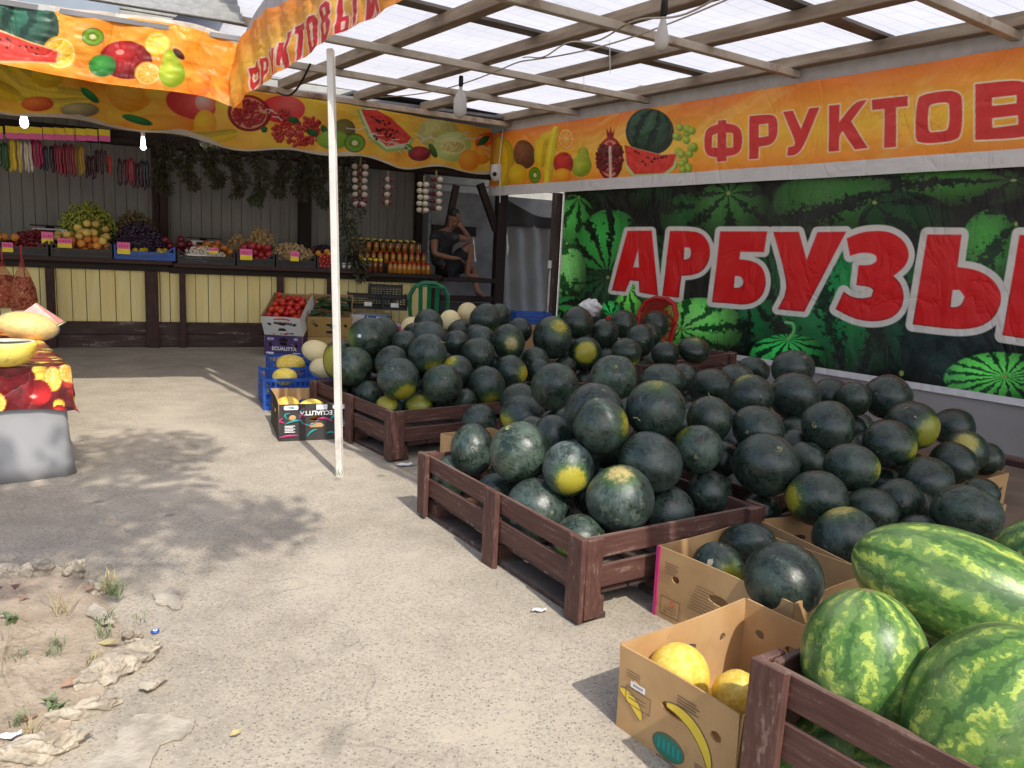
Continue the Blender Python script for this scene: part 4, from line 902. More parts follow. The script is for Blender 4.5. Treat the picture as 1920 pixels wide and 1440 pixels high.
def orange_paint(X, Y, a, b):
    p = Paint(X, Y, (.93, .60, .20)); t = fbm(X*.006, Y*.012, 4)
    c = np.clip(np.abs(b-.52)*2.2, 0, 1)[..., None]; p.C = np.asarray((.96, .75, .22))*(1-c)+np.asarray((.92, .50, .17))*c
    p.C *= (.98+.14*t)[..., None]
    w_ = np.clip((fbm((X+Y*1.5)*.02, (X-Y)*.004, 6)-.58)*3, 0, .35); p.blend(w_, (.98, .85, .45))
    # fruit row, traced
    p.banana(z3([(75, 500), (95, 540), (95, 600), (80, 650)]), 16, (.95, .78, .12))
    p.ell(*z3([(158, 545)])[0], 20, 27, (.58, .36, .22), (.36, .20, .11), ang=-10, tex=.8); p.ell(*z3([(135, 615)])[0], 17, 19, (.96, .84, .2), (.9, .66, .08)); p.kiwi(*z3([(193, 618)])[0], 11, 15)
    p.banana(z3([(245, 478), (222, 500), (215, 540), (212, 580)]), 13); p.banana(z3([(268, 455), (255, 510), (245, 580), (235, 640)]), 9, (.97, .86, .2)); p.pear(*z3([(357, 585)])[0], 20, -8)
    p.slice(*z3([(303, 490)])[0], 14, 20, (.95, .55, .08), (.97, .62, .12)); p.ell(*z3([(293, 578)])[0], 18, 22, (.86, .25, .18), (.62, .06, .05)); p.ell(*z3([(290, 620)])[0], 18, 14, (.97, .76, .18), (.92, .5, .08))
    p.pome(*z3([(460, 560)])[0], 25, 40); p.arils(*z3([(435, 560)])[0], 11, 26, 60, True); p.arils(*z3([(487, 560)])[0], 11, 26, 60, True); p.banana(z3([(460, 520), (462, 630)]), 3, (.9, .8, .7)); p.poly(z3([(448, 490), (446, 452), (456, 470), (460, 446), (466, 470), (474, 455), (470, 490)]), (.62, .1, .1))
    p.melon(*z3([(600, 465)])[0], 45, 43, 20, (.24, .40, .27), (.07, .15, .12))
    r = random.Random(3)
    for k in range(22):
        p.ell(900+(700+r.uniform(-18, 55))*.53125, (445+r.uniform(0, 165))*.53125, 7, 7.5, (.80, .84, .35), (.45, .58, .12))
    p.poly(z3([(512, 510), (560, 525), (640, 545), (697, 540), (690, 590), (660, 620), (540, 625), (515, 590)]), (.75, .82, .55)); p.wedge(z3([(512, 512), (560, 527), (640, 547), (694, 543), (680, 585), (650, 610), (545, 615), (520, 580)]), 12)
    p.letters(FRU, (.86, .22, .20), (.97, .90, .76), lambda x: 1.8+(x-1350)*.003, 1.7)
    p.blend(np.where(b < .155, 1., 0.), (.86, .855, .85)); return p.C
o = sheet('fruit_banner', wallp(-2.2, 2.055, -.06), W3*(6.76+2.2), (0, 0, .82), 1200, 220, orange_paint, wv(5, 3, .014), M_BANNER)
tag(o, 'orange banner with a fruit row and big red letters above the green banner', 'banner')
def fruit2_paint(X, Y, a, b):
    p = Paint(X, Y, (.97, .74, .20)); t = fbm(X*.012, Y*.02, 14)[..., None]; p.C = np.asarray((.96, .58, .16))*(1-t)+np.asarray((.99, .88, .30))*t
    rr = lambda x, y: (x/3, y/3); 
    p.banana([(0, 128), (30, 160), (70, 175), (165, 182)], 17, (.98, .86, .28)); p.banana([(25, 125), (60, 150), (100, 165)], 16, (.97, .84, .24)); p.banana([(-60, 120), (-20, 160), (30, 180)], 17); p.banana([(40, 190), (90, 196), (160, 190)], 10, (.97, .86, .3))
    p.ell(70, 195, 30, 14, (.96, .55, .25), (.8, .3, .12)); p.ell(150, 206, 36, 14, (.78, .76, .55), (.5, .46, .36)); p.ell(245, 168, 45, 42, (.98, .78, .28), (.93, .6, .12), tex=.6); p.ell(300, 165, 30, 30, (.98, .85, .3), (.95, .7, .2)); p.ell(90, 140, 30, 26, (.93, .82, .2), (.85, .68, .1))
    p.ell(358, 195, 48, 28, (.95, .42, .36), (.82, .16, .14), ang=15, lx=.35); p.ell(385, 192, 20, 18, (.97, .85, .80), (.93, .5, .42)); p.ell(300, 235, 70, 20, (.97, .72, .2), (.93, .52, .1)); p.ell(385, 232, 22, 26, (.98, .82, .2), (.94, .62, .08)); p.banana([(280, 250), (380, 262), (440, 250)], 12, (.93, .78, .14))
    p.leaf(152, 165, 185, 192, 7, (.15, .62, .32)); p.leaf(230, 217, 285, 233, 7, (.12, .58, .25)); p.leaf(415, 185, 432, 192, 5)
    p.ell(530, 205, 42, 26, (.95, .45, .42), (.86, .12, .14), lx=.3); p.pome(467, 212, 40, 34, 10); p.arils(555, 250, 48, 24, 150); p.arils(528, 218, 14, 12, 24); p.arils(582, 232, 18, 14, 34)
    for q in ((540, 222, 560, 228), (575, 245, 598, 252), (490, 240, 500, 246), (605, 235, 616, 255)): p.leaf(*q, 6)
    p.ell(645, 243, 22, 20, (.55, .52, .25), (.38, .34, .14)); p.ell(625, 262, 30, 18, (.62, .78, .22), (.45, .62, .12)); p.kiwi(665, 268, 19, 18)
    p.poly([(670, 205), (690, 260), (725, 285), (765, 280), (778, 262), (700, 200)], (.62, .78, .42)); p.poly([(674, 205), (693, 256), (726, 280), (764, 275), (772, 260), (700, 202)], (.88, .90, .70)); p.wedge([(678, 205), (696, 250), (726, 274), (764, 268), (772, 258), (735, 222), (705, 206)], 22, seed=5)
    for k in range(9): q = random.Random(k); p.ell(695+q.uniform(0, 45), 222+q.uniform(0, 40), 2.4, 3, (.12, .03, .03))
    p.ell(822, 250, 38, 30, (.86, .84, .52), (.72, .68, .32), tex=1.2); p.ell(848, 275, 36, 28, (.88, .90, .58), (.72, .78, .4)); p.ell(850, 275, 24, 14, (.90, .86, .55)); p.blend(np.where(np.hypot((X-850)/22, (Y-276)/10) < 1, (fbm(X*.9, Y*.9, 2) > .5)*.7, 0), (.62, .55, .22))
    p.ell(787, 288, 20, 14, (.72, .12, .16), (.45, .03, .08), tex=.9); p.leaf(805, 270, 818, 295, 6, (.25, .48, .12)); p.leaf(760, 272, 776, 282, 6, (.4, .66, .2))
    p.ell(918, 268, 26, 20, (.95, .45, .18), (.75, .12, .08)); p.leaf(897, 272, 918, 255, 6, (.12, .42, .14)); p.leaf(925, 252, 945, 262, 6, (.12, .38, .14)); p.orange(905, 290, 18); p.orange(925, 283, 14); p.orange(880, 300, 20)
    r = random.Random(11)   # cracked print
    for (x, y, n_) in ((650, 240, 9), (690, 252, 9), (735, 262, 8), (830, 262, 10), (905, 275, 8), (780, 250, 6), (500, 205, 5)):
        for _ in range(n_):
            x1, y1 = x+r.uniform(4, 14), y+r.uniform(-6, 7); p.banana([(x, y), (x1, y1)], .9, (.96, .93, .86)); x, y = x1, y1
            if r.random() < .3: x -= 8; y += 6
    dz = p.X*0
    p.blend(np.where(b < .03+.055*np.clip(fbm(X*.014, Y*0+3, 21)-.35, 0, 1)*3*(1+0*dz), .9, 0), (.83, .80, .76)); return p.C
def fruit2_shape(P, a, b):
    sag = (.07*np.exp(-((a-.50)/.09)**2)+.05*np.exp(-((a-.20)/.05)**2)+.02*np.sin(a*40))*(1-b); P = P.copy(); P[..., 2] -= sag; return P
o = sheet('fruit_valance', FR_WALL @ Vector((-.14, 6.62, 2.33)), -E3*6.6, (0, 0, .585), 1300, 150, fruit2_paint, wv(6, 5, .022), M_VALANCE, shape=fruit2_shape)
tag(o, 'long orange fabric valance with bananas, pomegranates and melon slices above the stall counter', 'banner')
def upleft_paint(X, Y, a, b):
    p = Paint(X, Y, (.97, .62, .18)); t = fbm(X*.012, Y*.02, 24)[..., None]; p.C = np.asarray((.95, .50, .13))*(1-t)+np.asarray((.99, .78, .26))*t
    p.melon(44, 40, 70, 52, 25, (.22, .50, .40), (.05, .22, .18)); p.orange(155, 85, 42, (.95, .5, .18)); p.slice(112, 100, 32, 32, (.97, .68, .08), (.98, .78, .2)); p.orange(170, 100, 28, (.96, .55, .2))
    p.poly([(-60, 40), (0, 55), (60, 80), (112, 95), (108, 120), (-60, 118)], (.95, .75, .5)); p.wedge([(-60, 44), (0, 58), (60, 83), (108, 97), (104, 117), (-60, 112)], 14, seed=8)
    p.kiwi(174, 69, 21, 17); p.ell(236, 112, 50, 36, (.80, .16, .16), (.42, .03, .05), ang=8, tex=.4); p.ell(225, 97, 8, 5, (.95, .6, .55)); p.slice(295, 82, 24, 22, (.95, .80, .1), (.97, .88, .3)); p.ell(192, 122, 26, 21, (.30, .66, .28), (.12, .42, .14)); p.slice(277, 138, 25, 23, (.94, .58, .08), (.97, .68, .16))
    p.pear(322, 138, 25, 5, (.80, .86, .22), (.55, .66, .1)); p.orange(374, 157, 24, (.95, .42, .08)); p.orange(416, 162, 24, (.94, .38, .07)); p.leaf(325, 92, 345, 112, 6, (.35, .16, .1))
    w_ = np.clip((fbm((X-Y)*.03, (X+Y)*.008, 31)-.55)*3, 0, .5)*np.clip((X-330)/80, 0, 1); p.blend(w_, (1., .95, .70))
    p.blend(np.where(b > .90+.05*np.sin(a*9), .9, 0), (.84, .83, .82)); return p.C
C0 = Vector((-1.90, 5.41, 0))
def sag1(P, a, b):
    P = P.copy(); P[..., 2] -= .05*np.sin(a*3.1*2)*(1-b)+.07*(1-b)*np.exp(-(a/.05)**2)-.03*b*np.sin(a*14); return P
o = sheet('fruit_valance', C0+Vector((0, 0, 2.215)), -FD*3.6+Vector((0, 0, .14)), (0, 0, .375), 620, 120, upleft_paint, wv(5, 4, .022), M_VALANCE, shape=sag1)
tag(o, 'orange front valance with watermelon, mango and kiwi, nearest on the left', 'banner')
VAL = [(z2([(198, 385), (225, 375), (238, 340), (250, 345), (245, 370), (256, 400), (248, 450), (230, 490), (222, 512), (212, 490), (205, 440)]), [z2([(215, 410), (224, 420), (238, 400), (236, 440), (222, 465), (212, 440)])]),
       (z2([(265, 330), (300, 320), (310, 350), (305, 400), (285, 430), (280, 490), (262, 488)]), [z2([(283, 350), (294, 346), (294, 390), (282, 400)])]),
       (z2([(318, 290), (332, 285), (340, 340), (345, 280), (358, 272), (350, 400), (340, 425), (330, 415), (336, 370)]), []),
       (z2([(372, 242), (396, 236), (398, 285), (412, 182), (440, 172), (418, 270), (426, 378), (402, 392), (394, 320), (388, 350), (386, 372), (372, 372)]), []),
       (z2([(450, 150), (500, 122), (500, 160), (488, 168), (484, 350), (464, 360), (466, 185), (452, 192)]), []),
       (z2([(525, 130), (550, 95), (580, 85), (592, 110), (592, 260), (570, 295), (540, 310), (525, 290)]), [z2([(550, 140), (568, 125), (568, 250), (552, 268)])]),
       (z2([(612, 40), (650, 8), (668, 20), (670, 70), (660, 95), (674, 120), (672, 185), (650, 225), (612, 255)]), [z2([(632, 50), (648, 45), (648, 82), (632, 92)]), z2([(632, 135), (650, 125), (650, 180), (632, 198)])]),
       (z2([(700, -20), (722, -30), (722, 95), (745, 80), (758, 110), (752, 170), (720, 210), (697, 215)]), [z2([(722, 122), (737, 115), (737, 160), (722, 172)])]), (z2([(782, -60), (805, -75), (800, 120), (780, 150)]), []),
       (z2([(850, -60), (878, -80), (876, 20), (905, -70), (935, -95), (930, 60), (905, 80), (905, 20), (875, 98), (850, 118)]), [])]
def val_paint(X, Y, a, b):
    p = Paint(X, Y, (.98, .66, .24)); t = fbm(X*.01, Y*.02, 44)[..., None]; c = np.clip(np.abs(b-.45)*2, 0, 1)[..., None]
    p.C = (np.asarray((.99, .78, .34))*(1-c)+np.asarray((.96, .58, .22))*c)*(.92+.16*t)
    p.letters(VAL, (.82, .18, .20), (.97, .86, .80), 2.2, 1.1); return p.C
def sag2(P, a, b):
    P = P.copy(); P[..., 2] -= (.12*np.exp(-(a/.035)**2)+.02*np.sin(a*20))*(1-b)*.6; P[..., 2] += .03*b*np.sin(a*22)-.14*b*np.exp(-(a/.02)**2); return P
o = sheet('letter_valance', C0+Vector((-.05, -.04, 2.19)), -W3*6.3+Vector((0, 0, .36)), (0, 0, .36), 900, 110, val_paint, wv(9, 4, .022), M_VALANCE, shape=sag2)
tag(o, 'pale orange valance with crumpled red letters slanting over the white pole', 'banner')
MELONS = [
(-1.038,5.505,0.636,0.153,0.93,0,(-.95,-.1,.45,.35),0.5,"big dark watermelon with a tiny white sticker, top left of the rear crate heap"),
(-0.984,5.770,0.635,0.120,1.13,0,(.8,-.5,.2,.6),0.4,"dark watermelon tucked behind the one with the white sticker"),
(-1.108,5.308,0.448,0.137,1.00,0,0,0.7,"smooth dark watermelon right beside the white pole, above the rear crate's left rail"),
(-1.244,5.549,0.442,0.128,1.27,(-.3,.9),(-.5,0,.75,.5),0.8,"scuffed pale speckled watermelon partly hidden by the white pole"),
(-0.824,5.195,0.503,0.116,1.00,(.4,.9),0,0.4,"dark watermelon with a short stem, above the one with a silvery sun patch"),
(-0.726,4.874,0.449,0.136,1.00,(-.45,.85),(.35,-.75,.55,.55),0.6,"dark watermelon with curled stem, silvery patch and yellow-green belly in the rear crate"),
(-0.585,5.210,0.579,0.130,1.03,(.55,.85),(.3,-.75,.4,.6),0.55,"dusty watermelon with curled stem and scarred yellow belly, middle of the rear heap"),
(-0.643,5.691,0.613,0.150,0.95,0,0,0.7,"bluish dark watermelon just above the one with the scarred yellow belly"),
(-0.780,5.499,0.603,0.092,1.08,0,0,0.3,"small shaded watermelon between the stickered one and the bluish one"),
(-0.448,4.897,0.421,0.137,0.97,0,0,0.6,"round dark watermelon low in the rear crate, next to the yellow-bellied one"),
(-0.377,5.200,0.467,0.112,0.97,0,(-.5,.65,.5,.6),0.3,"dark watermelon with a yellow patch on its upper left shoulder, rear heap"),
(-0.168,5.124,0.391,0.129,1.03,(-.3,.65),(.2,-.8,.45,.5),0.4,"dark watermelon with curly stem scar and brownish base above the rear crate's front rail"),
(-0.015,5.386,0.450,0.120,1.00,0,(.85,-.1,.5,.6),0.35,"dark watermelon with a dotted yellow strip on its right side"),
(-0.248,5.426,0.558,0.121,1.03,0,0,0.45,"plain dark watermelon left of the one with the orange blossom patch"),
(-0.043,5.705,0.629,0.126,1.03,(-.2,.95),(.2,-.1,.4,.95),0.4,"dark watermelon with a round orange-tan patch facing forward"),
(-0.250,5.805,0.624,0.109,0.93,0,0,0.5,"greyish watermelon half hidden behind the plain dark one"),
(-0.494,6.470,0.442,0.099,1.09,(.0,.9),0,0.3,"dull watermelon with a tiny looped stem sunk in the middle of the rear heap"),
(-0.482,6.854,0.569,0.109,1.04,0,0,0.35,"small dark watermelon below the two pale cantaloupes"),
(-0.246,6.368,0.737,0.136,0.87,(-.2,.4),(.5,-.8,.3,.6),0.45,"oval dark watermelon with a hooked stem, right of the pale cantaloupes"),
(-0.153,7.104,0.708,0.117,1.04,0,0,0.3,"dark watermelon peeking out behind the oval one with the hooked stem"),
(0.040,6.371,0.654,0.101,1.09,(.7,.2),0,0.3,"dark watermelon with a pale stem end, near the blue tub"),
(0.295,5.965,0.651,0.157,1.05,0,(.35,.6,.4,.6),0.55,"large dark watermelon with a yellow patch on its top right, rear heap"),
(0.167,5.750,0.494,0.104,0.96,(-.5,-.2),0,0.4,"small round watermelon between the yellow-striped one and the large yellow-topped one"),
(-0.689,6.138,0.695,0.123,0.90,0,(.9,-.5,.2,.6),0.4,"dark watermelon at the back of the heap touching the pale cantaloupe"),
(-0.965,5.177,0.286,0.094,1.00,0,0,0.4,"shaded watermelon low behind the rear crate's left rail"),
(-0.797,4.918,0.242,0.093,0.93,0,(-.1,.5,.8,.55),1.0,"sunlit pale watermelon with green streak in the rear crate's front corner"),
(-0.590,4.952,0.253,0.104,0.83,0,(-.2,.5,.9,.45),0.3,"yellow-green watermelon resting on the rear crate's front rail"),
(-0.303,4.996,0.309,0.077,1.00,0,0,0.5,"small mottled watermelon behind the front rail of the rear crate"),
(0.504,6.295,0.746,0.126,1.10,0,0,0.3,"dark watermelon leaning against the green banner's left edge"),
(0.554,6.005,0.539,0.129,1.00,(-.85,-.7),(.1,.05,.72,.6),0.2,"dark watermelon with a big round yellow disc facing forward"),
(0.740,6.404,0.651,0.119,1.15,(.25,.95),0,0.2,"dark upright watermelon with a red tag on its stem"),
(0.804,5.496,0.614,0.111,0.97,(-.05,.8),(.6,-.75,.4,.65),0.2,"round dark watermelon with a yellow underside, left end of the raised crate"),
(0.983,7.055,0.696,0.131,1.00,0,0,0.45,"grey dusty watermelon behind the red-tagged one"),
(0.988,6.041,0.657,0.113,1.15,(.1,-.1),0,0.25,"long dark watermelon with a pale stem scar, on the raised crate"),
(1.362,7.484,0.678,0.134,1.04,0,0,0.15,"dark watermelon in front of the red plastic chair"),
(1.141,5.798,0.586,0.105,0.92,(.1,.9),0,0.1,"dark watermelon wrapped in shiny black film on the raised crate"),
(1.369,5.859,0.622,0.138,0.65,(.5,.5),(.2,.85,.2,.8),0.05,"faintly striped oval watermelon at the right end of the raised crate"),
(1.285,7.272,0.602,0.095,1.21,0,0,0.15,"dark watermelon squeezed behind the long scarred one"),
(0.761,6.287,0.475,0.087,1.00,0,0,0.15,"watermelon almost hidden between the yellow disc one and the raised crate"),
(0.403,5.896,0.437,0.090,0.91,0,0,0.2,"dark watermelon hidden low behind the near heap's peak"),
(0.930,8.921,0.626,0.104,0.94,0,0,0.4,"greenish watermelon behind the crumpled white bag"),
(0.242,4.262,0.548,0.137,1.00,0,0,0.75,"smooth blue-grey watermelon at the top left of the near heap"),
(0.509,3.857,0.676,0.126,0.85,(.1,.5),0,0.8,"pale dusty watermelon with a thin stem across its top, near heap's back"),
(0.048,4.715,0.372,0.119,0.94,0,0,0.4,"dark watermelon tucked behind the yellow-ended one"),
(0.069,4.477,0.334,0.142,0.84,0,(-.75,-.4,.5,.6),0.6,"dark watermelon with a yellow left end and a long pale stem"),
(-0.186,4.585,0.259,0.116,0.83,0,0,0.7,"sunlit-edged watermelon above the open cardboard box"),
(-0.170,3.530,0.350,0.108,1.16,(0,.1),0,0.6,"round watermelon with a star-shaped stem scar, at the near crate's left rail"),
(0.048,3.201,0.435,0.132,0.98,(-.4,.75),0,0.9,"large pale-hazed watermelon beside the star-stemmed one in the near crate"),
(0.196,3.426,0.458,0.092,1.05,0,0,0.6,"watermelon wedged between the large pale-hazed one and the dark front ones"),
(0.361,3.285,0.603,0.136,0.93,(.3,.75),0,0.5,"broad dark watermelon in the middle of the near heap"),
(0.364,3.047,0.597,0.112,1.02,(-.2,.95),(.95,.1,.4,.6),0.5,"dark round watermelon with a yellow edge at the peak front of the near heap"),
(0.624,3.272,0.636,0.133,0.95,(-.35,.4),(0,.9,.25,.5),0.6,"big dark watermelon with a yellow star scar on its brow"),
(0.241,2.980,0.432,0.104,1.08,0,(.1,-.5,.6,.55),0.9,"green watermelon with a bright yellow belly in the near crate"),
(0.426,2.789,0.379,0.130,0.94,0,(0,.8,.4,.85),0.75,"speckled round watermelon resting on the near crate's front rail"),
(0.565,2.993,0.471,0.127,0.97,(.9,-.55),0,0.4,"very dark watermelon just behind the speckled one"),
(0.129,3.011,0.248,0.130,1.03,0,0,0.8,"half sunlit smooth watermelon behind the near crate's left rail"),
(-0.052,3.317,0.217,0.085,1.06,0,0,0.5,"watermelon low behind the near crate's left rail, under the large pale-hazed one"),
(0.277,2.747,0.226,0.107,0.80,0,(-.5,-.5,.5,.35),0.9,"pale green watermelon down in the front corner of the near crate"),
(0.660,2.996,0.276,0.097,0.98,0,0,0.5,"dark watermelon right of the speckled one, behind the front rail"),
(0.866,3.196,0.302,0.107,0.81,(-.45,-.1),0,0.5,"oval watermelon with a pale star scar in the near crate's right corner"),
(0.800,3.191,0.488,0.102,1.04,(.5,-.75),(-.7,.7,.35,.5),1.0,"shiny waxy watermelon with a dried stem and dark smears"),
(0.888,3.388,0.578,0.105,0.98,(.1,.95),0,0.3,"matte green watermelon with a small stem knob"),
(-0.281,3.547,0.192,0.081,1.31,0,0,0.4,"shaded watermelon inside the near crate's far left corner"),
(0.991,3.474,0.376,0.074,1.20,0,0,0.15,"very dark watermelon between the waxy one and the dominant right-hand one"),
(0.929,4.720,0.550,0.148,0.71,0,0,0.6,"grey-green watermelon behind the star-scarred one"),
(1.077,4.876,0.547,0.095,0.93,(.2,.3),0,0.45,"small watermelon with a stem knot at the back of the near heap"),
(1.314,5.021,0.461,0.154,0.84,0,0,0.55,"grey-green watermelon at the join of the near and right heaps"),
(1.316,4.196,0.560,0.117,1.02,0,(-.4,.95,.35,.75),0.5,"dark watermelon with a yellow-brown rim on top, right heap"),
(1.534,5.247,0.512,0.121,0.73,0,0,0.5,"dull grey watermelon at the back, beside the raised crate's foot"),
(1.773,5.655,0.516,0.126,0.69,0,0,0.5,"flat grey watermelon beneath the banner's lower white border"),
(1.875,5.143,0.603,0.150,0.79,(.5,.6),0,0.35,"dark oval watermelon highest at the back of the right heap"),
(1.629,4.394,0.540,0.144,0.96,(-.75,.5),0,0.4,"large dark watermelon with a dry stem on its left shoulder"),
(1.947,4.675,0.506,0.118,0.94,0,0,0.3,"dark watermelon between two larger ones at the back of the right heap"),
(2.005,4.474,0.529,0.097,1.06,(.0,.95),0,0.35,"watermelon with a wiry upright stem at the back of the right heap"),
(2.235,4.540,0.539,0.152,0.83,0,0,0.3,"big oval watermelon at the rear, next to the bare wall strip"),
(1.105,3.380,0.549,0.126,0.75,(-.4,-.1),0,0.3,"dark flattened watermelon with a tiny star scar, left side of the right heap"),
(1.604,4.270,0.363,0.078,1.08,0,0,0.4,"greenish watermelon sunk behind the one with a ring-shaped scar"),
(1.565,3.741,0.505,0.129,0.94,(-.45,.0),0,0.4,"dark watermelon with a yellow ring scar and a pale scratch"),
(2.448,5.310,0.205,0.090,0.92,0,0,0.3,"watermelon mostly hidden right of the ring-scarred one"),
(2.003,4.256,0.269,0.090,1.27,0,0,0.35,"grey watermelon hidden behind the one with a green right end"),
(1.821,3.630,0.454,0.125,0.92,0,(.9,-.3,.4,.5),0.4,"oval dark watermelon with a yellow-green right end, right heap"),
(2.185,4.133,0.453,0.148,0.84,(.2,.45),(.75,-.3,.7,.45),0.2,"dark watermelon with a large olive side and a cream chip"),
(2.893,4.971,0.295,0.140,0.82,(-.9,-.2),0,0.2,"very dark watermelon at the far right back of the heap"),
(2.483,4.109,0.328,0.122,0.86,0,(.0,.4,.55,.75),0.25,"dark watermelon with a broad olive-yellow top at the right edge"),
(2.367,4.010,0.284,0.119,0.95,(.9,-.6),0,0.15,"nearly black watermelon with a stem at its lower right"),
(2.682,4.247,0.260,0.096,1.00,0,0,0.15,"black watermelon in the farthest right cardboard box"),
(1.447,3.654,0.352,0.096,0.89,(.9,-.6),0,0.5,"grey-green watermelon behind the dominant dark one with a yellow star"),
(1.084,3.167,0.444,0.135,0.97,(.4,.5),0,0.45,"dominant dark watermelon with a yellow star scar, left of the right heap"),
(1.458,3.204,0.437,0.116,0.84,0,(.98,-.1,.35,.5),0.5,"bluish dark watermelon with a green-yellow right rim"),
(1.937,3.473,0.323,0.126,0.88,(-.45,-.3),0,0.35,"dark pointed watermelon with a ring-shaped stem end"),
(1.252,3.020,0.350,0.125,0.88,0,(-.85,.0,.5,.65),0.5,"dark watermelon with a yellow patch on its left, over the front box"),
(1.501,3.068,0.293,0.103,0.94,0,0,0.5,"plain dark watermelon right of the yellow-sided one"),
(1.705,3.255,0.289,0.102,0.91,0,0,0.35,"dark watermelon between the plain one and the pointed one"),
(1.286,2.809,0.268,0.125,0.87,0,(-.1,.95,.45,.75),0.5,"blue-black watermelon with a yellow cap sitting in the second cardboard box"),
(1.888,3.055,0.302,0.144,0.80,0,0,0.6,"large hazy blue-black oval watermelon at the right edge box"),
(1.840,3.331,0.229,0.081,1.00,0,0,0.2,"dark watermelon in shadow behind the large hazy oval"),
(1.703,3.063,0.209,0.088,0.85,0,0,0.3,"watermelon barely showing over the box flap behind the striped melons"),
(2.202,3.486,0.266,0.084,0.94,0,0,0.2,"dark watermelon inside the box beside the brown board"),
(0.754,2.586,0.207,0.103,0.80,0,(.5,-.35,.55,.45),0.55,"watermelon with a yellow streak and cream chip in the pink-edged box"),
(0.923,2.813,0.214,0.114,0.70,(.85,.3),0,0.5,"grey watermelon at the back of the pink-edged box"),
(0.900,2.355,0.272,0.137,0.78,0,0,0.5,"large blue-black watermelon filling the pink-edged box"),
]
# ------------------------------------------------------------------ slatted crates
def frame(x, y, z=0.): return T((x, y, z), ROT)
NEARC = T((.268, 2.497, 0), ROT-R_(4.5))
slat_crate(NEARC, .93, 1.29, .315, 'near brown slatted crate with a middle post, heaped with dark watermelons')
slat_crate(frame(-.705, 4.47), 1.15, 1.22, .315, 'rear brown slatted crate with a sunlit pinkish corner post, by the white pole')
slat_crate(frame(.47, 5.62), .95, .9, .36, 'brown slatted crate in shade between the rear heap and the raised crate', mid=False)
q = G(1207, 688, .47); q2 = G(1384, 662, .52)
slat_crate(T((q.x, q.y, .19), math.atan2(q2.y-q.y, q2.x-q.x), 0, -.035), (q2-q).length, .75, .29, 'raised brown crate tilted on top of others beneath the green banner', mid=False)
slat_crate(T((q.x+.05, q.y+.12, 0), ROT), 1.05, .6, .185, 'low dark crate supporting the raised tilted crate', mid=False)
slat_crate(frame(1.165, 3.285), .62, .9, .27, 'short brown crate wedged between near crate and cardboard boxes', mid=False)
slat_crate(T((.527, 1.51, 0), ROT) @ T((0, -1.30, 0)), 1.1, 1.30, .45, 'brown slatted crate at the bottom right corner holding striped watermelons')
# ------------------------------------------------------------------ watermelons
base = MB(); base.sphere((0, 0, 0), 1, 44, 26, wob=lambda q, ph: 1+.012*math.sin(3*q+1)*math.sin(ph)+.008*math.cos(2*ph))
ME_MELON = None
def stem_mesh(kind, seed):
    r = random.Random(seed); mb = MB(); pts = []
    L = .32 if kind < 2 else .75
    n = 10; a0 = r.uniform(0, 6)
    for i in range(n+1):
        t = i/n
        if kind == 0: pts.append((.16*math.sin(a0+t*4.5)*t, .16*(math.cos(a0+t*4.5))*t, .95+.16*t-.10*t*t*1.5))
        elif kind == 1: pts.append((.22*t*math.cos(a0), .22*t*math.sin(a0), .96+.16*t+.04*math.sin(t*9)))
        else: pts.append((.5*t*math.cos(a0)+.07*math.sin(t*6), .5*t*math.sin(a0), .96+.30*t-.22*t*t))
    mb.tube(pts, [.038*(1-t*.6) for t in np.linspace(0, 1, n+1)], 6)
    mb.sphere((0, 0, .97), .075, 8, 5, sc=(1, 1, .45))
    return mb
MELV = []
for a_, b_, c_, d_ in ((.012, .008, 0, 3), (.02, .03, .03, 2), (.016, -.02, -.035, 4), (.025, .012, .05, 3), (.014, .035, -.02, 5)):
    _m = MB(); _m.sphere((0, 0, 0), 1, 44, 26, wob=lambda q, ph: 1+a_*math.sin(d_*q+1)*math.sin(ph)+b_*math.cos(2*ph)+c_*math.cos(ph)*math.sin(ph)**2+.006*math.sin(7*q)*math.sin(2*ph))
    _o = _m.build('dark_watermelon', M_MELON, smooth=True); MELV.append(_o.data); bpy.data.objects.remove(_o)
STEM = []
for k in range(6):
    _o = stem_mesh((0, 1, 0, 1, 0, 2)[k], k).build('stem', M_STEMG if k == 5 else M_STEM, smooth=True); STEM.append(_o.data); bpy.data.objects.remove(_o)
def orient(P, stem, spot, seed):
    """rotation with local Z towards the stem and local X towards the ground spot, both given in view radii (right, up)"""
    r = random.Random(seed); tow = (CP-P).normalized(); rt = RT-tow*RT.dot(tow); rt.normalize(); up = tow.cross(rt)
    def dirv(uv):
        u, v = uv; d = math.hypot(u, v); 
        if d > .98: u, v = u/d*.98, v/d*.98
        return rt*u+up*v+tow*math.sqrt(max(0, 1-u*u-v*v))
    z = dirv(stem) if stem else (Vector((r.uniform(-1, 1), r.uniform(-1, 1), r.uniform(-.3, .6)))-tow*.9).normalized()
    x = dirv(spot[:2]) if spot else (-tow-Vector((0, 0, .8))).normalized()
    if spot and not stem: z = (z-x*z.dot(x)).normalized()
    x = (x-z*x.dot(z)).normalized() if not (spot and stem) else x
    if spot and stem:
        y = z.cross(x).normalized(); z = x.cross(y)
    y = z.cross(x); return Matrix((x, y, z)).transposed().to_4x4(), rt, up
def squash(P, R, ratio):
    """world-space scale that keeps the measured width and height seen from the front"""
    tow = (CP-P).normalized(); rt = RT-tow*RT.dot(tow); rt.normalize(); up = tow.cross(rt)
    B = Matrix((rt, up, tow)).transposed().to_4x4()
    return B @ Matrix.Diagonal((R, R*ratio, R*math.sqrt(ratio), 1)) @ B.transposed()
